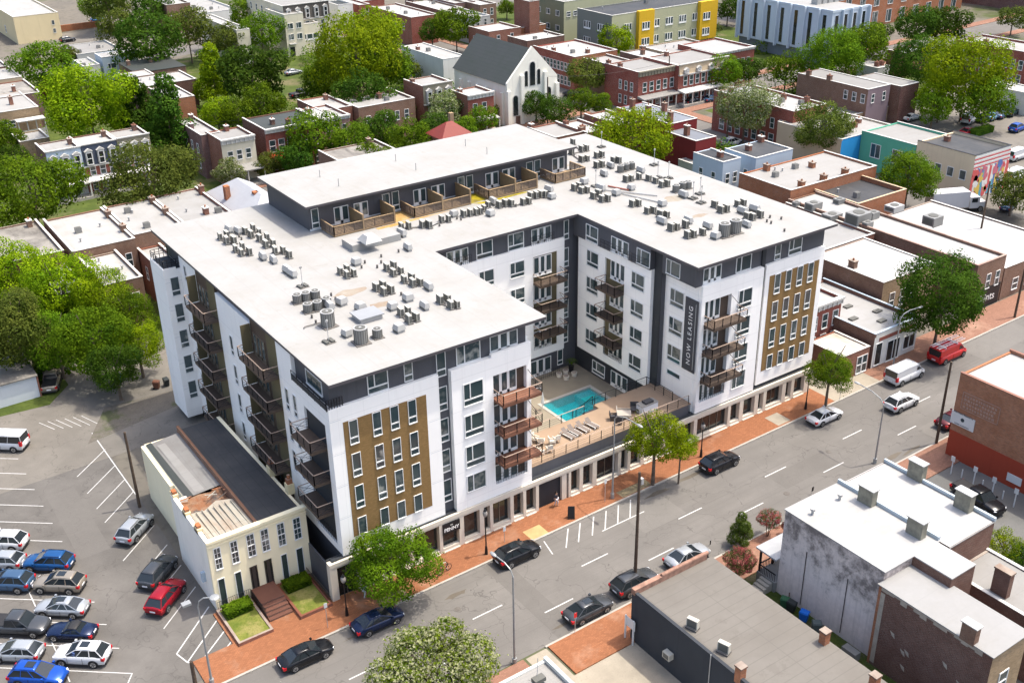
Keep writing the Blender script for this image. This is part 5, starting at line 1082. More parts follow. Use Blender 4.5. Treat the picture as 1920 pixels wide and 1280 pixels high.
def fence(name,label,pts,h=1.0,m_=None,z=None):
    b=MB(); mm=m_ or METAL
    for p,q in zip(pts,pts[1:]):
        L=math.hypot(q[0]-p[0],q[1]-p[1]); n=max(2,int(L/.18))
        for zz in (.1,h-.05): b.tube((*p,gz(p[0])+.35+zz),(*q,gz(q[0])+.35+zz),.02,mm,k=4)
        for i in range(n+1): k=i/n; x=p[0]+(q[0]-p[0])*k;y=p[1]+(q[1]-p[1])*k; b.box(x-.012,x+.012,y-.012,y+.012,gz(x)+.3,gz(x)+.35+h,mm)
    tag(b.build(name),label,'fence')
fence('iron_fence','black iron fence along the left hedge of the ivory house',[(-10.5,4.5),(-7.4,4.5),(-7.4,1)]); fence('iron_fence','black iron fence along the right hedge by the dark passage',[(-1.9,4.4),(-1.9,-.6)],.8)
m=MB(); m.box(-1.3,-1.15,.35,8,-.3,3.4,DARK); tag(m.build('passage_wall'),'dark wall of the passage between the ivory house and the apartments','wall')
# ---------------------------------------------------------------- south side of the street
CHAR=wallmat('charcoal_paint',(.035,.04,.048),.25); RIBG=roofmat('ribbed_grey_roof',(.165,.153,.135),(.12,.108,.092),.6,.95,1,.72)
t=thing('workshop','charcoal-painted low building with a grey ribbed roof at the bottom right','building',(16.9,-56,gz(17)))
w,d,h=8.6,36.3,4.9; m=MB(); m.box(0,w,0,d,-.8,h,CHAR,'t'); m.box(0,.3,0,d,h,h+.25,CHAR); m.build('wall',t)
m=MB(); m.face([(.3,0,h+.03),(w+.2,0,h+.01),(w+.2,d-.3,h+.01),(.3,d-.3,h+.03)],RIBG)
m.build('roof',t)
MB().box(-.05,w*.95,d-.4,d+.05,h,h+.55,plain('rusty_cap',(.26,.15,.11),.9,.3,2)).build('front_parapet',t)
MB().tube((w*.35,d-.25,h+.6),(w*.97,d-.25,h+.6),.16,MATS['rusty_cap']).build('coping_tube',t)
for X,Y,c in ((795,985,BRO),(322,1190,BRO),(1075,1235,BRO)):
    v=G(P(8,X,Y+60),h); a,b=v.x-t.location.x,v.y-t.location.y; m=MB(); m.box(a-.3,a+.3,b-.3,b+.3,h-.4,h+1.1,c); m.box(a-.36,a+.36,b-.36,b+.36,h+1.1,h+1.25,BRD); m.build('chimney',t)
for X,Y,l in ((40,975,'beige air conditioner on the workshop roof edge, upper of two'),(215,1110,'beige air conditioner on the workshop roof edge, lower of two')):
    v=G(P(8,X,Y),h+.1); u=thing('air_conditioner',l,'air conditioner',(v.x+.3,v.y,gz(17)+h+.05),.3); MB().box(-.2,.2,-.48,.48,.15,.95,ACW).build('casing',u); MB().box(-.225,-.2,-.4,.4,.2,.9,ACD).build('fan_grille',u); MB().box(-.35,.35,-.5,.5,0,.15,CURB).build('feet',u)
m=MB(); v=G(P(8,190,1120),h); m.tube((16.84,v.y,h+.6),(16.84,v.y,1),.05,HOOD,k=5); tag(m.build('conduit'),'white conduit down the charcoal wall below the rooftop unit','pipe')
v=PX(P(7,1850,1115),16.85); u=thing('wall_unit','white air conditioner hung on the charcoal wall','air conditioner',(16.6,v.y,v.z)); MB().box(-.25,.25,-.4,.4,-.3,.3,ACW).build('casing',u); MB().box(-.27,-.25,-.3,.3,-.22,.22,ACD).build('fan_grille',u)
house('low_shop','low pale flat roof at the bottom edge below the street lamp',-9,7.45,-44,-20.45,3.7,STW,LROOF,par=.35,cat='building',cap=plain('metal_coping',(.33,.38,.40),.4,.05),vents=0)
c=G(P(7,1110,1262),3.8); u=thing('roof_fan','small dark fan unit on the low pale roof at the bottom edge','fan',(c.x,c.y,gz(c.x)+3.72)); m=MB(); m.box(-.5,.5,-.3,.3,.0,.35,ACD); m.build('housing',u); MB().tube((0,.2,.3),(.3,.5,1.8),.03,HOOD).build('pole',u)
PINK=wallmat('stained_pink_stucco',(.46,.40,.41),.4,.9,(.10,.09,.09))
def stainwall(name,c,blot,top):
    m,nt,b=newmat(name,.9); p=pos(nt); a=noise(nt,p,.55,7,.75); q=mixc(nt,c,dk(c,1.15),ramp(nt,noise(nt,p,2.2,4),.4,.7))
    s=nt.nodes.new('ShaderNodeSeparateXYZ'); nt.links.new(p,s.inputs[0]); g=ramp(nt,s.outputs[2],2,8.5,.0,.24)
    ad=N(nt,'ShaderNodeMath',operation='ADD'); nt.links.new(a,ad.inputs[0]); nt.links.new(g,ad.inputs[1]); f=ramp(nt,ad.outputs[0],.63,.80)
    q=mixc(nt,q,blot,mulf(nt,f,.85)); st=ramp(nt,noise(nt,p,1,4,.7,(3,3,.15)),.5,.75); q=mixc(nt,q,dk(c,.65),mulf(nt,st,.55)); nt.links.new(q,b.inputs['Base Color']); MATS[name]=m; return m
PINK2=stainwall('mildewed_stucco',(.62,.54,.50),(.10,.085,.08),1)
t=thing('white_roof_duplex','two-storey duplex with bright white flat roof and mildewed pinkish side wall','house',(31.3,-33.3,gz(31)))
m=MB(); m.box(0,6.9,0,10.4,-.8,8.9,PINK2,'t'); m.box(6.9,13.1,-1,10.2,-.8,8.9,BRD,'t'); m.box(3.5,6.6,-3.6,0,-.8,8.9,BRD,'t'); m.build('wall',t)
m=MB(); m.prism([(-.08,-.1),(6.9,-.1),(6.9,10.5),(-.08,10.5)],8.9,9.0,WR2); m.box(3.5,6.6,-3.65,-.1,8.9,9.0,WR2); m.build('roof',t); MB().box(6.9,13.2,-1.05,10.35,8.75,8.85,WR2).build('roof',t)
COPE=plain('grey_coping',(.36,.42,.46),.4,.06)
for (a,b,c,d_) in ((6.75,7.0,.0,10.5),): MB().box(a,b,c,d_,9.0,9.35,COPE).build('party_parapet',t)
MB().box(12.95,13.2,-1.05,10.35,8.9,9.2,COPE).build('edge_parapet',t)
for X,Y,z in ((1035,260,9),(1310,440,9),(1315,110,9),(1580,280,9)):
    v=G(P(8,X,Y),9); a,b=v.x-t.location.x,v.y-t.location.y; m=MB(); m.box(a-.35,a+.35,b-.75,b+.75,8.8,10.6,plain('chimney_render',(.20,.19,.15),.9,.25,2)); m.box(a-.45,a+.45,b-.85,b+.85,10.6,10.68,HOOD); m.build('chimney',t)
for X,Y in ((883,245),(730,330)):
    v=G(P(8,X,Y),9); a,b=v.x-t.location.x,v.y-t.location.y; m=MB(); m.tube((a,b,9),(a,b,9.4),.12,HOOD,k=7); m.tube((a,b,9.4),(a,b,9.6),.22,HOOD,k=7); m.build('roof_vent',t)
m=MB()
for y in (3.2,7.6): m.tube((-.06,y,.5),(-.06,y,6.2),.035,METAL,k=5)
m.tube((-.4,8.6,0),(-.4,8.6,1.3),.05,BRD,k=5); m.build('conduit',t)
t2=house('rear_brick_wing','dark brick rear wing with a long pale sloping roof, peeling plaster along its top',30.8,35.2,-43.4,-33.35,8.0,BRD,WR2,par=0,cat='house',swall=BRT)
win(t2,'S',1.6,0,3.6,1.0,1.9,'sash')
PLA=plain('old_plaster',(.36,.31,.25),.95,.2,2)
m=MB(); rr=random.Random(9); y=9.8
while y>1: m.box(-.025,-.002,y-.6,y,7.95-rr.uniform(.15,.6),7.98,PLA); y-=.6
m.box(-.025,-.002,9.4,10.04,0.3,7.4,PLA); m.box(-.035,-.026,9.8,10.04,-.5,7.9,BRO)
m.build('plaster_strip',t2)
for i in range(9): y=rr.uniform(1,8.5);z=rr.uniform(1,6); m=MB(); m.prism([(y,z),(y+.3,z+.15),(y+.5,z+.5),(y+.1,z+.4)],0,.02,PLA); o=m.build('plaster_patch',t2); o.matrix_local=Matrix(((0,0,-1,-.003),(1,0,0,0),(0,1,0,0),(0,0,0,1)))
v=G(P(8,1610,1030),8.1); a,b=v.x-30.8,v.y+43.4; m=MB(); m.box(a-.3,a+.3,b-.6,b+.6,7.9,9.5,BRB); m.box(a-.4,a+.4,b-.7,b+.7,9.5,9.58,HOOD); m.build('chimney',t2)
t3=house('rear_wing','rear wing with a pale roof and a tall brick chimney behind the white duplex',38.9,44.2,-42.5,-34.35,5.9,BRD,LROOF,par=.1,swall=BRD)
v=G(P(8,1785,770),6); a,b=v.x-38.9,v.y+42.5; m=MB(); m.box(a-.3,a+.3,b-.7,b+.7,5.8,8.2,BRD); m.box(a-.36,a+.36,b-.76,b+.76,8.2,8.35,BRB); m.build('chimney',t3)
# porch of the duplex, bins in its side garden
t=thing('porch','dark wooden porch with balustrade on the street end of the white-roofed duplex','porch',(31.3,-22.9,gz(31))); m=MB(); m.box(-.3,3.5,0,2.2,0,1.1,plain('porch_boards',(.22,.22,.21),.9,.2)); m.build('deck',t); MB().box(-.5,3.6,.003,2.4,3.6,3.75,plain('porch_roof',(.30,.31,.32),.6,.1)).build('roof',t)
for x in (-.1,1.6,3.3): MB().box(x-.08,x+.08,2.0,2.16,1.1,3.6,METAL).build('post',t)
m=MB(); m.box(-.2,3.4,2.05,2.12,1.85,1.95,METAL); m.box(-.25,-.17,.1,2.1,1.85,1.95,METAL)
for i in range(18): m.box(-.2+i*.2-.02,-.2+i*.2+.02,2.05,2.1,1.1,1.85,METAL)
for i in range(10): m.box(-.23,-.19,.15+i*.2,.19+i*.2,1.1,1.85,METAL)
m.build('balustrade',t)
for i in range(5): MB().box(-2.0+.35*i,-1.65+.35*i+.01,.3,1.6,0,.2+.18*i,CONC).build('step',t)
def bin_(X,Y,c,label,tl=8,name='wheelie_bin'):
    v=G(P(tl,X,Y),.5); t=thing(name,label,'bin',(v.x,v.y,gz(v.x)+.03),random.uniform(0,1)); b=MB(); b.loft([[(-.25,-.3,.08),(.25,-.3,.08),(.25,.3,.08),(-.25,.3,.08)],[(-.32,-.38,.95),(.32,-.38,.95),(.32,.38,.95),(-.32,.38,.95)]],c); b.build('body',t); b=MB(); b.loft([[(-.34,-.42,.95),(.34,-.42,.95),(.34,.40,.95),(-.34,.40,.95)],[(-.28,-.34,1.04),(.28,-.34,1.04),(.28,.34,1.08),(-.28,.34,1.08)]],c); b.build('lid',t)
    for s in (-1,1): MB().tube((s*.3,.3,.1),(s*.22,.3,.1),.1,TYRE,k=8).build('wheel',t)
bin_(575,830,plain('bin_green',(.03,.10,.05),.5),'green wheeled bin against the mildewed pinkish wall'); bin_(682,905,plain('bin_blue',(.01,.12,.5),.5),'bright blue wheeled bin in the side garden below the pinkish wall'); bin_(752,965,plain('bin_grey',(.08,.10,.10),.5),'dark grey bin next to the blue one'); bin_(612,850,plain('bin_black',(.03,.035,.035),.5),'dark bin right of the green one')
bin_(668,845,MATS['bin_blue'],'blue-green bin in the shade under the alley trees',3); bin_(880,885,plain('bin_brown',(.12,.05,.03),.6),'brown bin by the foot of the white stair block',3); bin_(935,870,MATS['bin_black'],'dark bin touching the foot of the white stair block',3)
v=G(P(8,945,1110),.4); u=thing('heat_pump','pale ground-standing heat pump at the end of the side garden','heat pump',(v.x,v.y,gz(v.x))); MB().box(-.35,.35,-.7,.7,0,.8,ACG).build('casing',u)
# brick building with the white sign
WHS=plain('sign_white',(.58,.60,.60),.5,.03); RPNT=wallmat('oxide_red_paint',(.30,.05,.025),.12)
t=house('brick_warehouse','brick building with a white sign and an oxide-red painted base at the right edge',62.2,71,-48,-18.2,9.6,brick('brick_sign_wall',(.36,.155,.08)),WR2,par=.35,cat='building',cap=plain('rust_coping',(.22,.11,.08),.8,.1),vents=2)
m=MB(); m.box(-.03,-.003,0,29.8,-1,3.2,RPNT); m.box(-.03,-.003,0,18,3.2,3.9,RPNT); m.build('red_base',t)
GHOST=plain('faded_paint',(.34,.22,.17),.9,.25,3); a,b,z0,z1=rW(P(5,1530,855),P(5,1660,1000),62.17); ym=t.location.y
a,b,z0,z1=-18.9,-23.2,7.0,9.0
m=MB(); m.box(62.165,62.185,b,a,z0,z0+.08,GHOST); m.box(62.165,62.185,b,a,z1-.08,z1,GHOST); m.box(62.165,62.185,b,b+.08,z0,z1,GHOST); m.box(62.165,62.185,a-.08,a,z0,z1,GHOST)
for i,row in enumerate((7.2,7.62,8.04,8.46)):
    y=a-.25; rr=random.Random(i)
    while y>b+.5: q=rr.uniform(.15,.3); m.box(62.168,62.185,y-q,y,row,row+.27,GHOST); y-=q+.1
tag(m.build('ghost_sign'),'faded painted lettering panel high on the brick wall above the white sign','painted sign')
A0=PX(P(5,1520,1010),62.15);A1=PX(P(5,1632,1155),62.15)
yc=(A0.y+A1.y)/2; sg=MB().box(62.1,62.19,A1.y,A0.y,5.0,A0.z-.3,WHS).build('wall_sign'); tag(sg,'white rectangular sign with dark script on the brick wall','sign')
zz=(5+A0.z-.3)/2; INK=plain('ink',(.03,.05,.06),.6,.02); W_=A0.y-A1.y
text('sign_words','Merchant Resource',.30,INK,(62.09,yc,zz+.75),(R_(90),0,R_(-90)),sg,sx=.95); text('sign_words','SHARED WORKSPACE',.17,INK,(62.09,yc,zz-.55),(R_(90),0,R_(-90)),sg)
m=MB(); m.tube((62.09,yc,zz+.1),(62.08,yc,zz+.1),.22,INK,k=14); m.build('sign_emblem',sg)
for X,Y in ((1515,30),(1640,90),(1745,150),(1868,215),(1575,95),(1690,155),(1805,215)):
    sm=Y in(95,155,215) and X in(1575,1690,1805); b=G(P(8,X-8,Y+(75 if not sm else 30)),0); b.z=gz(b.x); t=thing('parking_post' if not sm else 'bollard',{1515:'white sign post nearest the street on the red-painted wall',1640:'second white sign post along the red-painted wall',1745:'third white sign post along the red-painted wall',1868:'fourth white sign post along the red-painted wall',1575:'white stub post between the first and second sign posts',1690:'white stub post between the second and third sign posts',1805:'white stub post between the third and fourth sign posts'}[X],'sign post',b,0,'posts along the red wall')
    MB().tube((0,0,0),(0,0,1.0 if sm else 2.1),.06,WHS,k=7).build('post',t)
    if not sm: MB().box(-.08,-.05,-.22,.22,1.6,2.2,WHS).build('plate',t)
v=PX(P(8,1865,135),62.17); tag(MB().box(62.12,62.19,v.y-.8,v.y+.8,v.z-.45,v.z+.45,WHS).build('notice_board'),'small white notice board on the red-painted wall','sign')
# shops on the near side, right of the block
t=house('corner_canopy','low flat-roofed brick shop with a white-trimmed canopy next to the apartments',65.4,70.3,-1.2,4.2,3.4,BR,roofmat('stained_white_roof',(.40,.385,.35),(.26,.18,.11),.7,2,0,.9),par=.12,cat='shop',S=(2,[(.4,.8,2.2)],.55,.95))
t=house('white_shopfront','small white shopfront with a flat white roof and dark skylights',71,79.4,-1.2,14,4.3,BRD,WR2,par=.5,cat='shop',swall=STW,cap=STB_)
for a in ((.5,1.6,.3,3.2),(2.7,5.0,.2,2.9),(5.9,8.0,.9,2.6)): win(t,'S',a[0],0,a[2]+.1,a[1]-a[0],a[3]-a[2],'store',name='shop_window',gm=GLASSD)
MB().box(.9,7.9,-.05,-.003,3.6,4.1,BRF).build('fascia',t)
for X,Y in ((930,440),(960,510),(1120,520),(1095,465)): v=G(P(5,X,Y),4.4); MB().box(v.x-71-.6,v.x-71+.6,v.y+1.2-.35,v.y+1.2+.35,4.3,4.5,ACD).build('skylight',t)
t=house('red_row_house','red brick row house with a white cornice next to the apartment gable',64,72.2,5.2,18,6.9,BRF,WROOF,S=(3,[(3.8,.9,1.9),(1,.9,1.9)],.3,1),cor=(CORW,.8),par=.4)
t=house('brick_store','brown brick building with a chamfered tan end and white roof behind the white shopfront',80.2,91,5.2,17,6.7,BRB,WR2,par=.1,cat='building',swall=BRT,S=(3,[(2.6,.9,2.2)],.1,.7),chim=((.1,.5,.9),))
t=house('tall_brick_store','long brick building whose white roof carries large machines, behind the dark green tree',93.9,100.2,.9,34,6.6,BRB,WR2,par=.35,cat='building',S=(2,[(3.0,.8,2.0)],.3,.95),cap=BRF)
c=thing('script_sign','black-painted ground floor with white hand-lettered script','shop sign',(93.9,.9,gz(94))); MB().box(.2,6.1,-.06,-.004,-.2,3.1,SGN).build('panel',c); text('script_letters','Saints',1.6,LET,(3.2,-.08,1.5),(R_(90),0,0),c)
t=house('white_flat_shop','single-storey brick shop with a plain white roof at the right edge',100.5,116,.9,24,4.6,BRB,WR2,par=.2,cat='shop',S=(2,[(1,1.2,1.6)],.1,.5))
t=house('dark_flat_roof','sunken black flat roof between the white roofs',100.5,112,26,40,6.2,BRO,BROOF,par=.7,cat='building',cap=STT,vents=2)
t=house('white_rooftop','white parapeted roof crowded with machines behind the apartment block',80.2,93.6,17.3,34,6.4,BR,WR2,par=.35,cat='building')
UN='large machines on the neighbouring roofs'
for X,Y,w_,d_,h_,l in ((735,1165,2.2,1.6,1.3,'grey boxy roof machine farthest left on the neighbouring white roof'),(840,1215,2.6,1.8,.9,'flat pale roof machine in the middle of the machine cluster'),(985,1240,3.0,2.4,1.8,'largest grey roof machine in the middle of the cluster'),(1070,1215,1.6,1.2,1.2,'grey machine right of the largest one'),(880,1130,1.5,1.2,.9,'small machine at the top of the cluster'),(640,1145,1.0,.9,.8,'small machine nearest the apartment eave'),(1190,1170,2.4,1.8,1.0,'pale blue-gray hatch-like box on the black roof'),(1405,1245,2.2,2.0,1.4,'boxy machine with a rusty top on the right white roof'),(1040,1265,1.4,1,1.0,'small machine in front of the largest one')):
    v=G(P(2,X,Y),6.9); u=thing('roof_machine',l,'roof machine',(v.x,v.y,gz(v.x)+6.4),0,UN); b=MB(); b.box(-w_/2,w_/2,-d_/2,d_/2,.1,h_,ACG if X not in(1190,) else HOOD); b.build('casing',u); MB().box(-w_/2-.012,-w_/2,-d_/2+.2,d_/2-.2,.3,h_-.2,ACD).build('grille',u); MB().tube((0,0,h_),(0,0,h_+.06),min(w_,d_)*.36,ACD,k=12).build('fan',u); MB().box(-w_/2,w_/2,-d_/2,-d_/2+.15,0,.1,CURB).build('skid',u)
t=house('gray_roof_brick','brown brick building with chimney-studded side wall and grey-and-white flat roof',95,115.4,34.6,45.6,7.6,BRO,LROOF,par=.35,cat='building',W=(5,[(3,.9,1.8)],.1,.9),S=(7,[(3.2,.9,1.9)],.05,.95),chim=((.15,.06,1),(.4,.06,1),(.65,.06,1),(.25,.9,1),(.6,.6,.8)),vents=4)
t=house('light_blue_house','light blue house with a black flat roof, left of its twin',97.3,101.5,51.6,58.8,7.6,STB_,BROOF,par=.15,S=(2,[(3.8,.8,1.7)],),W=(2,[(3.8,.8,1.7)],),chim=((.5,.4,.9),))
t=house('light_blue_house','light blue house with a black roof and wide front, right of its twin',103,112,49.6,57,7.6,STB_,BROOF,par=.15,W=(2,[(3.6,.8,1.7)],),S=(3,[(3.6,.8,1.7)],),chim=((.3,.6,.9),(.9,.9,1)))
t=thing('patio_umbrella','white parasol open between the light blue houses','parasol',(*G(P(2,320,945),3.5)[:2],gz(100)+2.2)); MB().tube((0,0,0),(0,0,2.2),.04,METAL).build('pole',t); MB().tube((0,0,1.9),(0,0,2.5),1.5,WHS,.05,k=8).build('canopy',t)
MURW=wallmat('mural_tan',(.66,.53,.36),.12)
t=house('mural_building','tan building with a black roof and a striped, many-coloured mural on its street end',131.2,141.4,27.2,38.6,7.4,MURW,BROOF,par=.5,cat='building',swall=STW,cap=SGN,W=(4,[(3.4,1.1,1.5)],.05,.9,'x'),chim=((.5,.8,.8),))
for i in range(15):
    cc=[(.55,.05,.05),(.66,.66,.62),(.04,.12,.35),(.6,.42,.05),(.05,.3,.4),(.5,.1,.15),(.7,.66,.6)][i%7]; cc=tuple(.85*a+.15*b for a,b in zip(cc,(.4,.36,.32))); m=MB(); x=i*.68; rr=random.Random(i+40); pts=[(x,.3),(x+.7,.0),(x+.68+rr.uniform(-.2,.2),2.5),(x+.7,5.2),(x,5.5),(x-.15,2.8)]; m.prism(pts,0,.02+.003*(i%3),plain('mural_%d'%(i%7),cc,.8,.1)); o=m.build('mural_panel',t); o.matrix_local=Matrix(((1,0,0,0),(0,0,-1,-.004),(0,1,0,0),(0,0,0,1)))
rr=random.Random(77)
for i in range(34):
    cx,cz=rr.uniform(.8,9.4),rr.uniform(.6,5.2); k=rr.uniform(.35,1.0); pts=[(cx+k*math.cos(a*.785)*rr.uniform(.4,1.1),cz+k*1.3*math.sin(a*.785)*rr.uniform(.4,1.1)) for a in range(8)]
    m=MB(); m.prism(pts,0,.035+.002*(i%9),MATS['mural_%d'%rr.randrange(7)]); o=m.build('mural_panel',t); o.matrix_local=Matrix(((1,0,0,0),(0,0,-1,-.004),(0,1,0,0),(0,0,0,1)))
for i in range(6):
    m=MB(); m.box(0,10.2,-.03,-.004,5.6+i*.36,5.6+i*.36+.19,plain('mural_red',(.5,.06,.06),.8,.1) if i%2==0 else STW); m.build('mural_stripe',t)
t=house('green_wall_shop','shop with a mint green painted side wall beside the tan mural building',131.2,141.4,38.8,50.5,6.6,wallmat('mint_paint',(.10,.36,.24),.1),LROOF,par=.4,cat='shop',W=(2,[(2.8,2.0,2.4)],.1,.9,'store'))
t=house('gray_roof_shop','corner shop with a bright blue painted end and a broad stained grey roof',126,141,50.6,66,6.0,STT,LROOF,par=.3,cat='shop',swall=wallmat('blue_paint',(.02,.25,.55),.1),vents=4,chim=((.6,.3,.8),(.8,.4,.8)))
# ================================================================ the blocks behind
def q(*a): return P(*a)
W2=lambda n,z=(3.9,.9): (n,[(4.8,.9,1.7),(1.3,.9,1.9)])
GR1='row houses behind the apartment block'
SH=(3,[(4.9,.85,1.8),(1.6,.85,1.9)])
SH2=(2,[(4.9,.85,1.8),(1.6,.85,1.9)])
house('row_house','white-roofed brick row house, left of three next to the alley trees',-2,6.8,78.5,95,8.2,BRB,WROOF,S=(3,[(4.6,.8,2),(1.4,.8,2)],.35,.95),chim=((.98,.3,1),(.98,.75,1)),vents=3,group=GR1)
house('row_house','white-roofed brick row house, middle of three behind the west wing',7,14.2,79.5,95,8.2,BRB,WROOF,chim=((.98,.45,1),(.98,.85,1)),vents=4,group=GR1)
house('row_house','white-roofed row house, right of three with tall orange chimneys',14.4,22,79.5,95,8.2,BR,WROOF,chim=((.97,.8,1.4),(.6,.2,1.0)),vents=3,group=GR1)
house('rear_wing','brick rear wing with a white roof and a tall sash window, above the alley trees',-1.4,3.8,66.3,78.4,7.2,BRB,WROOF,S=(1,[(3.6,.9,2.0)],.5,1),vents=3)
house('rear_wing','narrow red brick rear wing with roof condenser, beside the stair block',7,10.4,60,79.4,6.2,BR,WROOF,W=(4,[(3,.8,1.8)],),vents=4)
house('grey_roof_house','brick house with a flaking grey roof at the left edge above the yellow-green trees',-16,-2.6,81,97,8.0,BRB,BKROOF,chim=((.9,.9,1),))
house('rear_wing','low white-roofed rear wing with a skewed parapet, left of the tall brick rear wing',-6.5,-2.8,70,80.9,6.0,BRB,WROOF)
t=house('gable_house','house with a bluish hipped roof and tall orange chimneys behind the penthouse corner',23.5,31,76,94,7.4,STW,roofmat('pale_slate_roof',(.36,.37,.39),(.28,.28,.30),.4,.8,0,.9),par=0)
for a,b in ((.05,.6),(.4,.3)): MB().box(7.5*a,7.5*a+.8,18*b,18*b+1.0,7.3,10.2,BRO).build('chimney',t)
MB().loft([[(-.3,-.3,7.45),(7.8,-.3,7.45),(7.8,18.3,7.45),(-.3,18.3,7.45)],[(3.6,4,10.2),(3.9,4,10.2),(3.9,14,10.2),(3.6,14,10.2)]],MATS['pale_slate_roof']).build('hipped_roof',t)
hp('grey_roof_house','house with a blotched old gray roof just behind the penthouse',q(1,-20,905),q(1,300,830),q(1,45,808),6.6,BRB,BKROOF,chim=((.85,.9,1),))
t=hp('red_roof_house','house with a red hipped roof and a chimney peeping over the penthouse',q(1,570,790),q(1,740,755),q(1,540,740),6.5,BR,RROOF,par=0)
d_=G(q(1,540,740),6.5); 
w_,dd=(G(q(1,740,755),6.5).x-t.location.x),(d_.y-t.location.y)
MB().loft([[(-.3,-.3,6.6),(w_+.3,-.3,6.6),(w_+.3,dd+.3,6.6),(-.3,dd+.3,6.6)],[(w_*.4,dd*.5-.1,8.9),(w_*.6,dd*.5-.1,8.9),(w_*.6,dd*.5+.1,8.9),(w_*.4,dd*.5+.1,8.9)]],RROOF).build('hipped_roof',t); MB().box(w_*.6,w_*.6+.8,dd*.6,dd*.6+.8,7,10.2,BRT).build('chimney',t)
# three mansard houses
GM='three mansard row houses'
hp('mansard_house','pale blue-grey mansard row house with three dormers, leftmost of three',q(0,255,862),q(0,450,825),q(0,198,805),8.8,BRD,WROOF,swall=STG,mans=(STB_,3.2),porch=(2.2,3.0),S=(2,[(3.6,.9,1.8),(.9,.9,1.9)]),chim=((.9,.6,1),),group=GM)
hp('mansard_house','mansard row house with dark slate dormers over red painted brick, middle of three',q(0,452,824),q(0,652,787),q(0,398,767),8.8,BRD,WROOF,swall=BRF,mans=(DKB,3.2),porch=(2.2,3.0),S=(3,[(3.6,.9,1.8),(.9,.9,1.9)]),chim=((.9,.7,1),),group=GM)
hp('mansard_house','mansard row house with grey dormers over pinkish brick, rightmost of three',q(0,654,786),q(0,838,752),q(0,598,735),8.8,BRD,LROOF,swall=PBRK,mans=(OLV,3.2),porch=(2.2,3.0),S=(3,[(3.6,.9,1.8),(.9,.9,1.9)]),chim=((.85,.8,1),),group=GM)
hp('porch_house','low gray-roofed house tucked behind the mansard houses',q(0,110,800),q(0,295,785),q(0,90,745),4.5,BRT,LROOF)
hp('stone_house','stone-colored house with a raised white rear porch and brick chimney at the left edge',q(0,-40,640),q(0,225,605),q(0,-110,545),7.5,BRT,LROOF,S=(2,[(4.2,1.1,1.4)],.1,.45),chim=((.55,.35,1.6),),par=.1)
v=G(q(0,80,650),6.6); t=thing('rear_porch','white timber rear porch hanging off the stone-colored house','porch',(v.x,v.y-2.5,gz(v.x))); w_=G(q(0,228,625),6.6).x-v.x; MB().box(0,w_,0,2.4,2.6,2.8,CORW).build('floor',t); MB().box(-.2,w_+.2,-.2,2.4,5.6,5.8,CORW).build('roof',t)
for i in range(4): MB().box(w_*i/3-.1,w_*i/3+.1,0,.2,-.5,5.6,CORW).build('post',t)
MB().box(0,w_,.05,.12,2.8,3.7,CORW).build('balustrade',t)
hp('brick_house','dark brick house with chimneys on a white roof, above the stone-colored one',q(0,-60,560),q(0,225,512),q(0,-120,480),7.2,BR,BKROOF,swall=BRP,chim=((.2,.3,1.2),(.6,.4,1.2)))
hp('stucco_house','beige house with ivy below a white roof at the left edge',q(0,-80,460),q(0,138,442),q(0,-150,400),7,STT,WROOF,par=.2); hp('brick_house','brick house at the far left edge under the olive trees',q(0,-60,385),q(0,45,372),q(0,-120,310),7,BRP,GROOF)
# street of pale fronts
hp('cornice_house','cream-fronted house with a bracketed white cornice and brick side',q(0,1240,792),q(0,1425,752),q(0,1185,733),8.3,BR,LROOF,swall=STC,S=(3,[(4.7,.9,1.7)],.1,.9),cor=(CORW,.9),porch=(3.4,3.2,LROOF),chim=((.6,.9,1),))
hp('stepped_brick_house','plum brick house with stepped gable and white roof behind the cornice house',q(0,1130,762),q(0,1236,738),q(0,1028,662),8.0,BRP,WROOF,W=(4,[(4.5,.8,1.7),(1.5,.8,1.7)]),chim=((.2,.5,1),(.8,.95,1)))
t=hp('red_awning_house','red brick house with a dark roof, white cornice and a scarlet awning',q(0,1488,732),q(0,1800,668),q(0,1335,668),8.3,BRD,SLATE,swall=BRF,S=(6,[(4.3,1.1,2.2),(.8,1.0,2)],.03,.97),cor=(CORW,.8),chim=((.3,.4,1),(.5,.2,1)))
MB().loft([[(.3,-2.4,3.1),(4.6,-2.4,3.1),(4.6,-.01,3.1),(.3,-.01,3.1)],[(.3,-2.4,3.2),(4.6,-2.4,3.2),(4.6,-.01,3.9),(.3,-.01,3.9)]],plain('awning_red',(.75,.03,.02),.7,.08)).build('awning',t)
hp('row_house','pink-fronted row house with a white cornice beside the red-awning house',q(0,1805,672),q(0,1960,638),q(0,1735,600),8,BR,WROOF,swall=PBRK,S=SH,cor=(CORW,.7),chim=((.1,.7,1),))
hp('row_house','white-roofed row house with a shadowed rear yard at the centre left',q(1,-110,625),q(1,80,600),q(1,-170,545),7.6,BR,WROOF,S=SH,chim=((.8,.8,1),))
hp('row_house','wide white-roofed row house left of the olive mansard house',q(1,95,608),q(1,430,552),q(1,30,545),7.4,BRB,WROOF,S=(5,[(4,.9,1.8)],),chim=((.3,.9,1),(.6,.6,1),(.9,.9,1)),vents=3)
hp('mansard_house','brick house with an olive mansard and three arched dormers, left of the church',q(1,458,487),q(1,630,458),q(1,318,452),9,BR,WROOF,swall=BR,mans=(OLV,3.3),S=(3,[(3.2,.9,2)]),chim=((.05,.6,1),))
hp('row_house','small red brick house with a dentilled white cornice in front of the church',q(1,710,540),q(1,855,510),q(1,632,502),7.8,BR,WR2,swall=BRF,S=(2,[(4.3,1.0,2.0),(1,1.0,2)],.1,.8),cor=(CORW,.9),porch=(2.2,3.0,WROOF),chim=((.1,.6,1),))
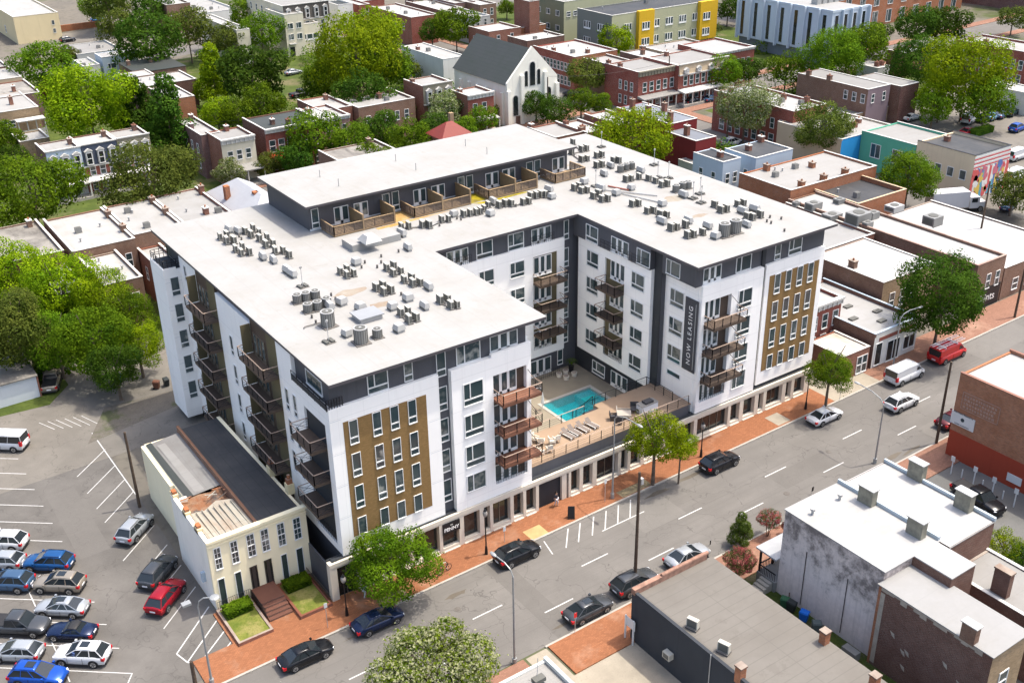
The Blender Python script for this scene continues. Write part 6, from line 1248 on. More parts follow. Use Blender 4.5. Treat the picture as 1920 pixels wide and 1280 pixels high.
hp('church_hall','plain white annex with a low white roof behind the church','' or q(1,572,335),q(1,700,312),q(1,388,250),8.2,STW,WROOF,par=.2,vents=1,chim=((.2,.7,.8),),cat='building')
# church
e=9.0; a=G(q(1,937,478),e); b=G(q(1,1237,432),e); n=G(q(1,634,378),e); w_=b.x-a.x; d_=n.y-a.y
t=thing('church','white stuccoed church with a steep dark slate roof and arched windows','church',(a.x,a.y,gz(a.x)))
mid=Vector((a.x+w_/2,a.y,gz(a.x)+e)); rz_=top_z(Vector((mid.x,mid.y,gz(a.x)+e)),275/3)-gz(a.x)
CHW=wallmat('church_stucco',(.80,.78,.68),.12); m=MB(); m.box(0,w_,.5,d_,-1,e,CHW); m.build('wall',t)
m=MB(); pts=[(-.25,-1),(w_+.25,-1),(w_+.25,e+.25),(w_/2,rz_+.5),(-.25,e+.25)]; m.prism(pts,0,.5,CHW); o=m.build('gable_wall',t); o.matrix_local=Matrix(((1,0,0,0),(0,0,-1,.5),(0,1,0,0),(0,0,0,1)))
m=MB(); m.prism([(0,e),(w_,e),(w_/2,rz_)],0,.5,CHW); o=m.build('rear_gable',t); o.matrix_local=Matrix(((1,0,0,0),(0,0,-1,d_),(0,1,0,0),(0,0,0,1)))
m=MB(); m.face([(-.35,.5,e-.25),(w_/2,.5,rz_),(w_/2,d_+.2,rz_),(-.35,d_+.2,e-.25)],SLATE); m.face([(w_/2,.5,rz_),(w_+.35,.5,e-.25),(w_+.35,d_+.2,e-.25),(w_/2,d_+.2,rz_)],SLATE); m.build('roof',t)
def arch(x,z,w,h,par,y=-.0,face='S'):
    pts=[(x,z),(x+w,z),(x+w,z+h-w/2)]+[(x+w/2+w/2*math.cos(i*math.pi/8),z+h-w/2+w/2*math.sin(i*math.pi/8)) for i in range(1,8)]+[(x,z+h-w/2)]
    for k,mm,nm in ((1.25,CORW,'window'),(1,GLASSD,'pane')):
        cx,cz=x+w/2,z+h/2; pp=[(cx+(px-cx)*(k if nm=='window' else 1),cz+(pz-cz)*(1+(k-1)*w/h)) for px,pz in pts]; m=MB(); m.prism(pp,0,.06 if nm=='window' else .09,mm); o=m.build(nm,par if nm=='window' else o)
        if nm=='window':
            if face=='S': o.matrix_local=Matrix(((1,0,0,0),(0,0,-1,y),(0,1,0,0),(0,0,0,1)))
            else: o.matrix_local=Matrix(((0,0,-1,y),(-1,0,0,0),(0,1,0,0),(0,0,0,1)))
arch(w_/2-.65,8.0,1.3,4.9,t); arch(w_/2-2.0,8.0,.75,3.2,t); arch(w_/2+1.25,8.0,.75,3.2,t); arch(w_*.1,2.2,1.2,4.2,t); arch(w_*.78,3.2,1.3,3.8,t)
for x in (-.4,w_*.24,w_*.72,w_-.4): MB().box(x,x+.8,-.6,-.003,-1,e*.85 if x<1 or x>w_-2 else e+1.5,CHW).build('buttress',t)
for i in range(6): MB().box(-.5,-.003,d_*(i+.6)/6.5-.4,d_*(i+.6)/6.5+.4,-1,e-2,CHW).build('buttress',t)
MB().box(w_*.15,w_*.15+1.6,-.08,-.003,-.5,2.0,BRD).build('door',t)
# centre right rows
hp('roof_house','gray-roofed brick house with stained parapet just beyond the penthouse end',q(1,1205,775),q(1,1385,740),q(1,1065,710),7.2,BR,LROOF,chim=((.95,.1,1),(.1,.95,1)))
hp('row_house','white-roofed house next to the gray-roofed one behind the apartments',q(1,1385,748),q(1,1500,722),q(1,1270,678),7.2,BR,WROOF,chim=((.1,.8,1),(.2,.3,1)))
hp('row_house','low white round-cornered roof beside the tall orange chimneys',q(1,1560,705),q(1,1700,680),q(1,1400,632),6.8,BR,WROOF,chim=((.9,.2,1.5),))
hp('big_red_house','large oxblood brick house with a grey metal roof and red chimneys',q(1,1850,700),q(2,90,665),q(1,1590,595),8.2,wallmat('oxblood_paint',(.17,.02,.02),.15),roofmat('slate_grey_metal',(.17,.185,.21),(.13,.13,.15),.4,.8,0,.75),par=.1,chim=((.2,.1,1.8),(.2,.5,1.8),(.3,.85,1.8),(.8,.5,1.6)),W=(4,[(3.5,.9,1.8)]))
hp('red_rear_house','smaller oxblood house with a grey roof and a red chimney',q(2,75,795),q(2,180,762),q(1,1840,735),7,MATS['oxblood_paint'],MATS['slate_grey_metal'],par=.1,chim=((.3,.5,1.8),))
hp('shed_roof_house','low grey-roofed lean-to beside the light blue houses',q(2,60,925),q(2,130,905),q(1,1860,905),3.5,STG,GROOF,par=.1)
t=hp('corner_row','brick corner row house with slate mansard band and white porch, right of the church',q(1,1672,408),q(1,1888,358),q(1,1515,350),8.4,BRF,LROOF,S=(5,[(4.3,1.0,2.0),(1.2,1.0,2.0)]),W=(3,[(4.3,.8,1.9),(1.2,.8,1.8)],.1,.6),porch=(2.4,3.1,LROOF),cor=(OLV,1.1),chim=((.05,.6,1),(.05,.95,1)))
hp('turret_row','brick row houses with tan turreted roofs and white porches',q(1,1900,372),q(2,190,298),q(1,1800,300),8.4,BRF,LROOF,S=(7,[(4.3,1.0,2.0),(1.2,1.0,2.0)]),porch=(2.4,3.1),mans=(STT,1.5,4),chim=((.4,.9,1),))
hp('row_house','long red brick row with a white roof ending at the side street',q(2,190,300),q(2,380,250),q(2,60,232),8.2,BRF,WR2,S=(6,[(4.4,.9,2.0),(1.2,.9,2.0)]),cor=(CORW,.6))
hp('row_house','row of tan-roofed houses behind the turreted ones',q(1,1860,305),q(2,150,240),q(1,1780,240),7.5,BRT,WROOF,vents=3); hp('row_house','white-roofed house in the middle of the upper right rows',q(1,1705,325),q(1,1870,300),q(1,1610,282),7.5,BRB,WR2,chim=((.4,.5,1),(.8,.9,1)))
hp('row_house','flat stained-roof house between the olive tree and the corner row',q(1,1540,375),q(1,1660,345),q(1,1395,320),7.2,BRB,LROOF)
hp('porch_row','red and cream brick row houses stepping back behind the church',q(1,1312,322),q(1,1590,285),q(1,1078,258),7.6,BRF,WROOF,swall=BRO,W=(10,[(4.2,.9,1.9),(1,.9,1.9)]),chim=((.1,.6,.9),(.5,.2,.9)),vents=3)
MB()
hp('row_house','white-roofed house with dark parapet behind the church slope',q(1,1045,232),q(1,1308,208),q(1,975,195),7.2,BRD,WROOF,S=(2,[(4,.8,1.6)]),vents=2)
hp('row_house','white-roofed brick house left of the bright orange brick one',q(1,830,180),q(1,1005,148),q(1,765,140),7.5,BR,WROOF,S=SH2,W=(2,[(4,.9,1.8)])); hp('orange_brick_house','low house with plain orange brick walls near the green flats',q(1,1012,158),q(1,1155,135),q(1,965,135),6,BRO,WROOF)
hp('tall_brick_block','tall windowless dark red brick block beside the green flats',q(1,1058,10),q(1,1108,0),q(1,972,-10),13,BR,GROOF,cat='building')
hp('row_house','white-roofed house with a red brick end and a street pole in front',q(1,392,100),q(1,558,82),q(1,200,30),7.5,BR,WROOF,swall=BRF,W=(4,[(4,.9,1.8)]),vents=4)
hp('row_house','plum brick house with pale roof in the far rows',q(1,640,20),q(1,775,8),q(1,420,-60),7.5,BRP,WROOF,W=(4,[(4,.9,1.8)]),vents=2); hp('row_house','far white-roofed house with small square windows',q(1,560,60),q(1,700,45),q(1,350,10),7,BRB,WROOF,vents=3); hp('row_house','far brown brick house beside the dark tree',q(1,780,30),q(1,880,18),q(1,620,-40),7.5,BRB,WROOF,S=SH2); hp('row_house','gray-walled house below the far brown brick one',q(1,740,100),q(1,850,88),q(1,600,45),7,STG,WROOF,S=SH2)
hp('row_house','far white roof at the very top between the trees',q(1,100,10),q(1,260,-5),q(1,20,-40),7,BRF,WROOF); hp('row_house','red brick front at the top left of the rows',q(0,2020,30),q(1,120,10),q(0,1950,-10),7.5,BRF,WROOF,S=SH2)
# modern flats
OG=wallmat('olive_green_panel',(.19,.20,.13),.08); OL2=wallmat('sage_panel',(.40,.40,.26),.08); GG=wallmat('grey_green_panel',(.17,.18,.16),.08); YL=wallmat('yellow_panel',(.62,.38,.02),.06)
t=hp('green_flats','green-clad modern flats with small paired windows at the top centre',q(1,1252,12),q(1,1640,-50),q(1,1105,-30),12,OG,GROOF,swall=OL2,cat='apartment building',W=(3,[(8.5,1.6,1.3),(4.6,1.6,1.3)],.05,.95,'d'),S=(3,[(8.5,1.2,1.2)],.02,.3))
a=G(q(1,1522,92),12.4); b=G(q(2,215,-8),12.4); n=G(q(1,1352,45),12.4)
t=house('yellow_flats','modern flats in sage and yellow panels with triple windows',a.x,b.x,a.y,n.y,12,GG,BROOF,swall=OL2,cat='apartment building',par=.5,W=(2,[(8,2.6,1.8),(4,2.6,1.8)],.1,.9,'fr'),S=(7,[(8,2.4,1.9),(4,2.4,1.9),(.6,2.2,1.9)],.08,.98,'fr'),vents=3)
w_=b.x-a.x
for u0,u1 in ((.22,.36),(.80,.97)):
    MB().box(w_*u0,w_*u1,-1.2,-.003,3,12.8,YL).build('yellow_bay',t); win(t,'S',w_*(u0+.03),-1.2,8,2.4,1.9,'fr'); win(t,'S',w_*(u0+.03),-1.2,4,2.4,1.9,'fr')
# pale blue office block with fins
a=G(q(2,845,75),13); b=G(q(2,1028,32),13); n=G(q(2,268,-12),13); w_=b.x-a.x; d_=n.y-a.y
PBL=wallmat('pale_blue_concrete',(.50,.57,.64),.08,.8); t=thing('office_building','pale blue office block with tall dark slit windows and projecting fins','office building',(a.x,a.y,gz(a.x)))
m=MB(); m.box(0,w_,0,d_,3,13,PBL); m.box(.8,w_-.8,.8,d_-.8,-1,3,plain('office_base',(.16,.19,.22),.6,.1)); m.build('wall',t); MB().box(.3,w_-.3,.3,d_-.3,13,13.12,WR2).build('roof',t); MB().box(-.1,w_+.1,-.1,.3,13,13.6,PBL).box(-.1,.3,.3,d_,13,13.6,PBL).build('parapet',t)
n_=int(round(d_/4.3))
for i in range(n_):
    y=d_*(i+.5)/n_; win(t,'W',-.0,y+.55,3.6,1.1,8.6,'x',fm=PBL,gm=GLASSD); MB().box(-.8,-.003,y+1.2,y+1.6,2.6,13.5,PBL).build('fin',t)
for i in range(4):
    x=w_*(i+.5)/4; win(t,'S',x-.6,0,3.6,1.2,8.6,'x',fm=PBL,gm=GLASSD); MB().box(x+w_/8-.2,x+w_/8+.2,-.8,-.003,2.6,13.5,PBL).build('fin',t)
for i in range(5): MB().box(w_*.4+i*2.2,w_*.4+i*2.2+1.5,d_*.3,d_*.3+2,13.1,14.6,HOOD).build('rooftop_unit',t)
# orange brick tower block and maroon blocks
a=G(q(2,1000,120),6); t=house('orange_brick_block','orange-brown brick office block with deep dark windows at the top right',a.x+4,a.x+62,a.y+12,a.y+50,19,BRO,LROOF,cat='office building',swall=BRO,S=(9,[(12,2.2,4),(6,2.2,4),(1,2.2,3.4)],.04,.98,'d'),W=(4,[(12,2,4),(6,2,4)],.1,.9,'d'))
MB()
house('dark_brick_block','dark red brick block with large grid windows at the top right corner',a.x+70,a.x+92,a.y-12,a.y+40,12,BRP,LROOF,cat='office building',S=(6,[(7,1.8,2.6),(2.5,1.8,2.6)],.04,.96,'d'),W=(3,[(7,1.4,2)],.6,.95))
t=hp('red_brick_row','long red brick building with arched parapets and white windows at the right edge',q(2,1960,300),q(2,2100,260),q(2,1665,195),8,BRF,WROOF,W=(9,[(4.4,1,2),(1.2,1,2)],.05,.95),chim=((.3,.9,1),(.3,.7,1)))
hp('painted_shop','low shop with a black-and-white painted wall at the right edge',q(2,1960,530),q(2,2060,505),q(2,1840,440),4.5,STW,WROOF,par=.2,cat='shop')
# right middle
t=hp('maroon_house','mauve-sided house with a grey shingled roof, in front of the maroon block',q(2,1045,505),q(2,1178,475),q(2,712,397),8.0,BRB,LROOF,swall=MAU,par=.1,S=(2,[(5.2,.8,1.7)],.0,1),W=(3,[(5.2,.9,1.7)],.0,.35),chim=((.03,.55,1),(.03,.85,1)))
hp('maroon_block','windowless maroon brick block with a grey roof beside the mauve house',q(2,1230,488),q(2,1368,470),q(2,1060,412),7.6,BRD,GROOF,par=.1,swall=brick('brick_maroon',(.12,.045,.045)),cat='building')
hp('small_gable_house','small pale grey house with twin chimneys behind the maroon block',q(2,1100,385),q(2,1195,375),q(2,1025,350),4.6,STG,LROOF,par=.1,chim=((.4,.3,.9),(.8,.3,.9)))
hp('small_house','white-roofed cottage with brick chimney among the trees behind the maroon block',q(2,1255,300),q(2,1395,270),q(2,1205,268),5.2,BR,WROOF,chim=((.1,.5,1.3),))
t=hp('long_white_roof','brick terrace under one long stepped white roof beside the cross street',q(2,625,628),q(2,812,580),q(2,372,462),7.8,BRF,WR2,swall=BRF,W=(8,[(4,.9,1.9),(.8,1.2,2)]),S=(3,[(4,.9,1.9),(.8,1.2,2)]),chim=((.3,.9,1),(.7,.4,1),(.9,.2,1)),vents=6)
house('long_low_roof','low grey roof and fence strip behind the wide shop',118+24,118+44,66.5,75,3.2,BRT,GROOF,par=.2,cat='building')
# top left
hp('cream_block','yellow-cream block with ribbed white roofs at the top left',q(0,72,98),q(0,342,75),q(0,-60,-30),7.5,STY,WROOF,S=(1,[(4.6,.7,1.2),(2.2,.7,1.2)],.7,1,'x'),W=(2,[(1.5,1.2,2)]),chim=((.1,.9,1),),cat='building')
tag(MB().box(*(lambda a,b:(a.x,b.x,a.y,a.y+.4,gz(a.x)-.5,gz(a.x)+2.2))(G(q(0,100,215),0),G(q(0,560,150),0)),BRO).build('yard_wall'),'long orange brick retaining wall below the yellow-cream block','wall')
struct(slab('empty_yard',[G(q(0,110,225),0)[:2],G(q(0,560,160),0)[:2],G(q(0,640,215),0)[:2],G(q(0,280,262),0)[:2]],LOT2,.02))
hp('long_gray_building','long low building with a stained grey roof among the trees at the upper left',q(0,432,308),q(0,700,280),q(0,282,262),4.2,STG,LROOF,vents=5,cat='building'); hp('white_flat_shed','stepped white flat roofs before the light blue shed',q(0,470,375),q(0,560,360),q(0,430,330),4,STW,WROOF,vents=2)
hp('light_blue_shed','boxy light blue building with one window in the upper left',q(0,572,325),q(0,775,298),q(0,535,300),5.8,STB_,WROOF,par=.15,S=(1,[(3,2,1.2)],.1,.4,'d'),cat='building')
hp('dark_roof_row','long slate-roofed brick row with a chimney, below the light blue shed',q(0,765,412),q(0,1085,388),q(0,640,360),6.2,BRB,SLATE,S=(4,[(2.8,.8,1.8)],.5,1),par=0,chim=((.1,.7,1),(.55,.7,1)))
hp('row_house','upper stepped white roof in the group left of the yellow-green cone tree',q(0,710,440),q(0,850,405),q(0,700,405),6.5,BRD,WROOF,par=.2); hp('row_house','long stepped white roof in the group left of the yellow-green cone tree',q(0,785,492),q(0,1105,440),q(0,705,440),6.5,BRD,WROOF,vents=3,par=.3)
hp('row_house','lowest white roof of the group with a tan brick end wall',q(0,950,562),q(0,1100,540),q(0,800,498),6.5,BRB,WROOF,swall=BRO,vents=3,par=.3)
# cream deco building with mansard roof
a=G(q(0,1598,92),11); b=G(q(0,1672,80),11); n=G(q(0,1500,55),11)
t=house('cream_tower_wing','cream stair wing in front of the mansard building with dark grid windows',a.x,b.x+1.5,a.y,n.y,11,STC,LROOF,cat='building',par=.3,S=(2,[(7.5,1.4,1.4),(4.6,1.4,1.4)],.05,.95,'d')); MB().box(.6,2.6,-1.0,-.003,3.4,3.6,HOOD).build('canopy',t); MB().box(.8,2.2,-.06,-.003,-.2,2.6,GLASSD).build('door',t)
hp('cream_wing','lower cream wing right of the stair wing with a band of blue-grey windows',q(0,1692,140),q(0,1788,125),q(0,1640,112),7.6,STC,LROOF,cat='building',par=.3,S=(1,[(3.6,5.5,1.5)],.1,.8,'fr'))
hp('mansard_block','cream building with a dark slate mansard and arched dormers at the top',q(0,1590,38),q(0,1866,8),q(0,1390,-30),12.2,STC,LROOF,mans=(plain('dark_slate_tile',(.09,.08,.07),.8,.2),3.4,5),cat='building',S=(5,[(5.6,1,2.4),(1.6,1,2.4)]),W=(6,[(9.2,.9,1.8),(5.6,.9,1.8)],.05,.95))
hp('white_walkup','white three-storey building with a bright flat roof half hidden by trees',q(0,1330,172),q(0,1400,160),q(0,1150,85),9,STC,WR2,W=(3,[(5.5,.8,1.8),(2,.8,1.8)],.05,.8),par=.3,cat='building')
hp('brick_hall','brown brick hall at the top edge with yellow-lit windows',q(0,935,30),q(0,1075,15),q(0,900,-20),8,BRB,WROOF,S=(3,[(4,1,1.4)]),cat='building'); hp('white_hall','large white-roofed building at the top edge right of the brick hall',q(0,1130,75),q(0,1330,45),q(0,1000,0),5,STW,WROOF,vents=6,cat='building')
hp('row_house','white front glimpsed at the top edge right of the mansard block',q(0,1900,30),q(0,1990,20),q(0,1860,0),8,STW,SLATE)
rr=random.Random(11)

# yards behind the rows: undergrowth and shrubs that read as one mass
def undergrowth(name,label,regions,n,mats,seed):
    r=random.Random(seed); m=MB()
    for k in range(n):
        x0,x1,y0,y1=r.choice(regions); x=r.uniform(x0,x1);y=r.uniform(y0,y1); R=r.uniform(1.2,3.4); H=R*r.uniform(.7,1.3); mm=r.choice(mats); g=gz(x)
        for i in range(int(70*R)):
            z=r.uniform(-.1,1);a=r.uniform(0,6.283);s=math.sqrt(max(0,1-z*z)); k2=r.uniform(.75,1.08); p=Vector((x+R*s*math.cos(a)*k2,y+R*s*math.sin(a)*k2,g+.2+H*max(z,0)*k2*1.3))
            nr=Vector((s*math.cos(a)+r.gauss(0,.4),s*math.sin(a)+r.gauss(0,.4),z+.4+r.gauss(0,.4))).normalized(); t=nr.cross(Vector((r.gauss(0,1),r.gauss(0,1),r.gauss(0,1)))).normalized(); b=nr.cross(t); q_=r.uniform(.16,.34)
            m.face([p-t*q_,p-b*q_*.7,p+t*q_,p+b*q_*.7],LM[mm])
    o=m.build(name); o['kind']='stuff'; tag(o,label,'shrubs')
undergrowth('undergrowth','tangled green shrubs filling the yards among the trees at the upper left',[(20,112,150,228),(-20,40,140,200),(40,112,117,150)],230,('g','dk','ol'),3)
undergrowth('undergrowth','shrubs in the yards between the row houses right behind the apartment block',[(24,96,66,98),(40,96,70,98),(-14,-3,60,80)],70,('g','dk'),5)
undergrowth('undergrowth','shrubs and low growth around the blocks at the upper right',[(137,205,77,97),(137,205,117,200),(113,116,60,97)],110,('g','dk','ol'),8)
# ================================================================ poles, lamps, people and small things
WOODPOLE=plain('pole_wood',(.085,.06,.042),.95,.25,3)
def gb(px,py): v=G((px,py),0); v.z=gz(v.x); return v
def wood_pole(bx,by,ty,label,arms=0,base=None,r=.17):
    b=base or gb(bx,by); h=top_z(b,ty)-b.z; t=thing('utility_pole',label,'utility pole',b); MB().tube((0,0,-.3),(0,0,h),r,WOODPOLE,r*.7,k=9).build('pole',t)
    for i in range(arms): MB().box(-1.3,1.3,-.06,.06,h-.5-i*.9,h-.36-i*.9,WOODPOLE).build('cross_arm',t)
    return t,h
t,h=wood_pole(1190,1100,885,'tall dark wooden pole in front of the dark gray parked crossover')
MB().box(.12,.4,-.15,.15,h-1.3,h-.7,HOOD).build('meter_can',t)
wood_pole(1755,832,678,'wooden pole at the far kerb left of the brick building with the white sign'); wood_pole(262,950,810,'brown wooden pole at the edge of the car park beside the ivory house')
wood_pole(1902,596,500,'wooden pole at the right edge of the near sidewalk'); wood_pole(1830,480,340,'leaning dark poles group at the right behind the white roofs')
wood_pole(0,0,228,'pale post standing between two dark conical trees',base=Vector((*G((306,287),0)[:2],1)),r=.2); wood_pole(1027,236,145,'black pole in front of the church gable'); wood_pole(1251,192,105,'dark pole before the brick corner row',base=gb(1251,196)); wood_pole(1362,272,200,'black pole with two lamps behind the flowering olive tree')
wood_pole(776,50,0,'dark pole in front of the red brick end wall at the top'); 
t,h=wood_pole(1502,286,215,'utility pole with three grey transformers right of the olive tree',1); 
for x in (-.5,0,.5): MB().tube((x,-.3,h-2.2),(x,-.3,h-1.2),.25,HOOD).build('transformer',t)
wood_pole(1575,290,235,'gray utility pole with stacked cross-arms left of the blue shop end',2)
wood_pole(490,300,236,'utility pole left of the house with the red awning',1); wood_pole(368,1290,1240,'short wooden post at the bottom edge by the kerb',r=.2)
# overhead wires
def wire(name,label,a,b,sag=1.0):
    m=MB(); p=[a.lerp(b,i/10)-Vector((0,0,sag*4*(i/10)*(1-i/10))) for i in range(11)]
    for u,v in zip(p,p[1:]): m.tube(u,v,.022,METAL,k=4,caps=False)
    tag(m.build(name),label,'cable','overhead cables')
pa=gb(1502,286);pb=gb(1575,290);pc=gb(1362,272);pd=gb(1251,196);pe=gb(490,300)
def up(v,z): return Vector((v.x,v.y,v.z+z))
wire('overhead_cable','overhead cable between the two transformer poles',up(pa,8.6),up(pb,8.6)); wire('overhead_cable','overhead cable over the flowering olive tree',up(pa,8.4),up(pc,9)); wire('overhead_cable','overhead cable before the brick corner row',up(pd,9.5),up(pc,9.5)); wire('overhead_cable','long cable leaving the pole by the red awning house towards the left',up(pe,8.5),up(gb(300,290),8)); wire('overhead_cable','lower long cable left of the red awning house',up(pe,7.8),up(gb(300,290),7.2))
wire('overhead_cable','cable from the church pole toward the corner row',up(gb(1027,236),10.5),up(pd,9.6))
LGR=plain('lamp_grey',(.30,.31,.31),.45,.05,metal=.4)
def cobra(b,h,arm,label,head=True,r=.11):
    t=thing('street_lamp',label,'street lamp',b,0,'tall grey street lamps'); MB().tube((0,0,0),(0,0,h-.9),r,LGR,r*.6,k=9).build('pole',t); MB().tube((0,0,0),(0,0,.6),r*1.8,LGR,k=9).build('base',t)
    a=Vector(arm); m=MB(); pts=[Vector((0,0,h-.9)),Vector((a.x*.15,a.y*.15,h-.35)),Vector((a.x*.5,a.y*.5,h-.05)),Vector((a.x,a.y,h))]
    for u,v in zip(pts,pts[1:]): m.tube(u,v,.055,LGR,k=6)
    m.build('arm',t); n=a.normalized(); m=MB(); m.ball((a.x+n.x*.35,a.y+n.y*.35,h),.42 if abs(n.x)>.5 else .19,.42 if abs(n.y)>.5 else .19,.11,LGR); m.build('lamp_head',t); return t
b=gb(965,1243); h=top_z(b,1075)-b.z+.6; hp_=Z((930,1042),b.z+h); cobra(b,h,(hp_.x-b.x,hp_.y-b.y,0),'tall grey lamp across the street whose arm reaches toward the black crossover')
b=gb(1640,868); h=top_z(b,755)-b.z+.6; cobra(b,h,(.2,3.4,0),'grey street lamp at the far kerb behind the white off-road wagon')
b=gb(1148,935); b.z+=K; h=top_z(b,770)-b.z; cobra(b,h,(.1,-3.2,0),'tall grey lamp on the near sidewalk in front of the pool terrace')
b=gb(1672,700); h=top_z(b,585)-b.z; cobra(b,h,(2.6,-.4,0),'grey lamp beside the white shopfront next to the white van')
b=gb(398,1282); h=top_z(b,1120)-b.z; t=cobra(b,h,(.9,-.6,0),'grey double-headed lamp at the bottom beside the hatched bay'); MB().box(-1.2,-.5,-.25,.25,h-.3,h-.1,LGR).build('flood_head',t)
b=gb(1410,228) ; 
def acorn(px,py,ty,label):
    b=gb(px,py); b.z+=K; h=top_z(b,ty)-b.z; t=thing('lamp_post',label,'lamp post',b,0,'black ornamental lamp posts'); MB().tube((0,0,0),(0,0,.9),.17,METAL,.11,k=9).build('base',t); MB().tube((0,0,.9),(0,0,h-.9),.07,METAL,.05,k=8).build('pole',t); MB().ball((0,0,h-.45),.24,.24,.38,plain('lamp_globe',(.28,.26,.24),.3,.1)).build('globe',t); MB().tube((0,0,h-.15),(0,0,h+.15),.18,METAL,.02,k=8).build('finial',t)
acorn(912,1040,955,'black ornamental lamp post behind the black parked crossover'); acorn(651,1155,1078,'black ornamental lamp post beside the leftmost shop bay'); acorn(1314,858,792,'black ornamental lamp post below the leasing banner'); acorn(1510,768,700,'black ornamental lamp post left of the rightmost street tree')
def signpost(px,py,ty,label,plate=WHS,pw_=.3):
    b=gb(px,py); b.z+=K; h=top_z(b,ty)-b.z; t=thing('sign_post',label,'sign post',b,0,'kerbside sign posts'); MB().tube((0,0,0),(0,0,h),.03,STEEL,k=5).build('post',t); MB().box(-pw_/2,pw_/2,-.05,-.03,h-.5,h,plate).build('plate',t)
signpost(946,1018,987,'kerbside sign on the sidewalk behind the black crossover'); signpost(1134,942,898,'kerbside sign just left of the grey lamp by the terrace'); signpost(615,1178,1130,'kerbside sign in front of the right garden bed'); signpost(1574,751,715,'kerbside sign right of the rightmost street tree',METAL,.12); signpost(1078,1187,1148,'kerbside sign on the brick corner across the street',plain('sign_red',(.6,.03,.03),.5)); signpost(1522,927,912,'small dark sign at the kerb behind the white flat roof',METAL); signpost(1331,1022,1012,'dark meter post at the kerb beside the silver-grey sedan',METAL,.15)
b=G(P(7,1645,1050),0); t=thing('parking_board','white two-legged notice frame against the charcoal wall','notice board',(b.x-.3,b.y+.3,gz(b.x)),R_(90)); 
for s in (-.5,.5): MB().box(s-.06,s+.06,-.06,.06,0,2.6,WHS).build('leg',t)
MB().box(-.62,.62,-.08,-.06,1.5,2.5,WHS).build('board',t)
b=gb(1071,972); b.z+=K; t=thing('sandwich_board','black sandwich board sign standing on the brick sidewalk near the entrance','sandwich board',b,R_(-35)); MB().loft([[(-.35,-.3,0),(.35,-.3,0),(.35,-.26,0),(-.35,-.26,0)],[(-.33,-.03,1.35),(.33,-.03,1.35),(.33,.01,1.35),(-.33,.01,1.35)]],SGN).build('front_board',t); MB().loft([[(-.35,.3,0),(.35,.3,0),(.35,.26,0),(-.35,.26,0)],[(-.33,.06,1.35),(.33,.06,1.35),(.33,.02,1.35),(-.33,.02,1.35)]],SGN).build('rear_board',t)
# bicycle
b=gb(834,1075); b.z+=K; t=thing('bicycle','black bicycle leaning at a rack on the orange brick sidewalk','bicycle',b,R_(12))
def ring(mb,c,r,rr,m,n=20):
    for i in range(n): a=6.2832*i/n;q_=6.2832*(i+1)/n; mb.tube((c[0]+r*math.cos(a),c[1],c[2]+r*math.sin(a)),(c[0]+r*math.cos(q_),c[1],c[2]+r*math.sin(q_)),rr,m,k=5,caps=False)
for x in (-.53,.53):
    m=MB(); ring(m,(x,0,.35),.34,.03,TYRE)
    for i in range(8): a=i*.785; m.tube((x,0,.35),(x+.33*math.cos(a),0,.35+.33*math.sin(a)),.006,STEEL,k=3)
    m.build('wheel',t)
m=MB()
for u,v in (((-.53,0,.35),(-.1,0,.33)),((-.1,0,.33),(-.25,0,.85)),((-.53,0,.35),(-.22,0,.78)),((-.22,0,.78),(.38,0,.82)),((-.1,0,.33),(.4,0,.76)),((.53,0,.35),(.36,0,.95))): m.tube(u,v,.025,METAL,k=6)
m.build('frame',t); MB().tube((.34,-.28,1.0),(.34,.28,1.0),.022,METAL).build('handlebar',t); MB().ball((-.27,0,.92),.14,.07,.04,METAL).build('saddle',t)
t=thing('bicycle_rack','low steel hoop behind the bicycle','bicycle rack',(b.x+.1,b.y+.35,b.z)); m=MB(); m.tube((-.3,0,0),(-.3,0,.85),.03,STEEL); m.tube((.3,0,0),(.3,0,.85),.03,STEEL); m.tube((-.3,0,.85),(.3,0,.85),.03,STEEL); m.build('hoop',t)
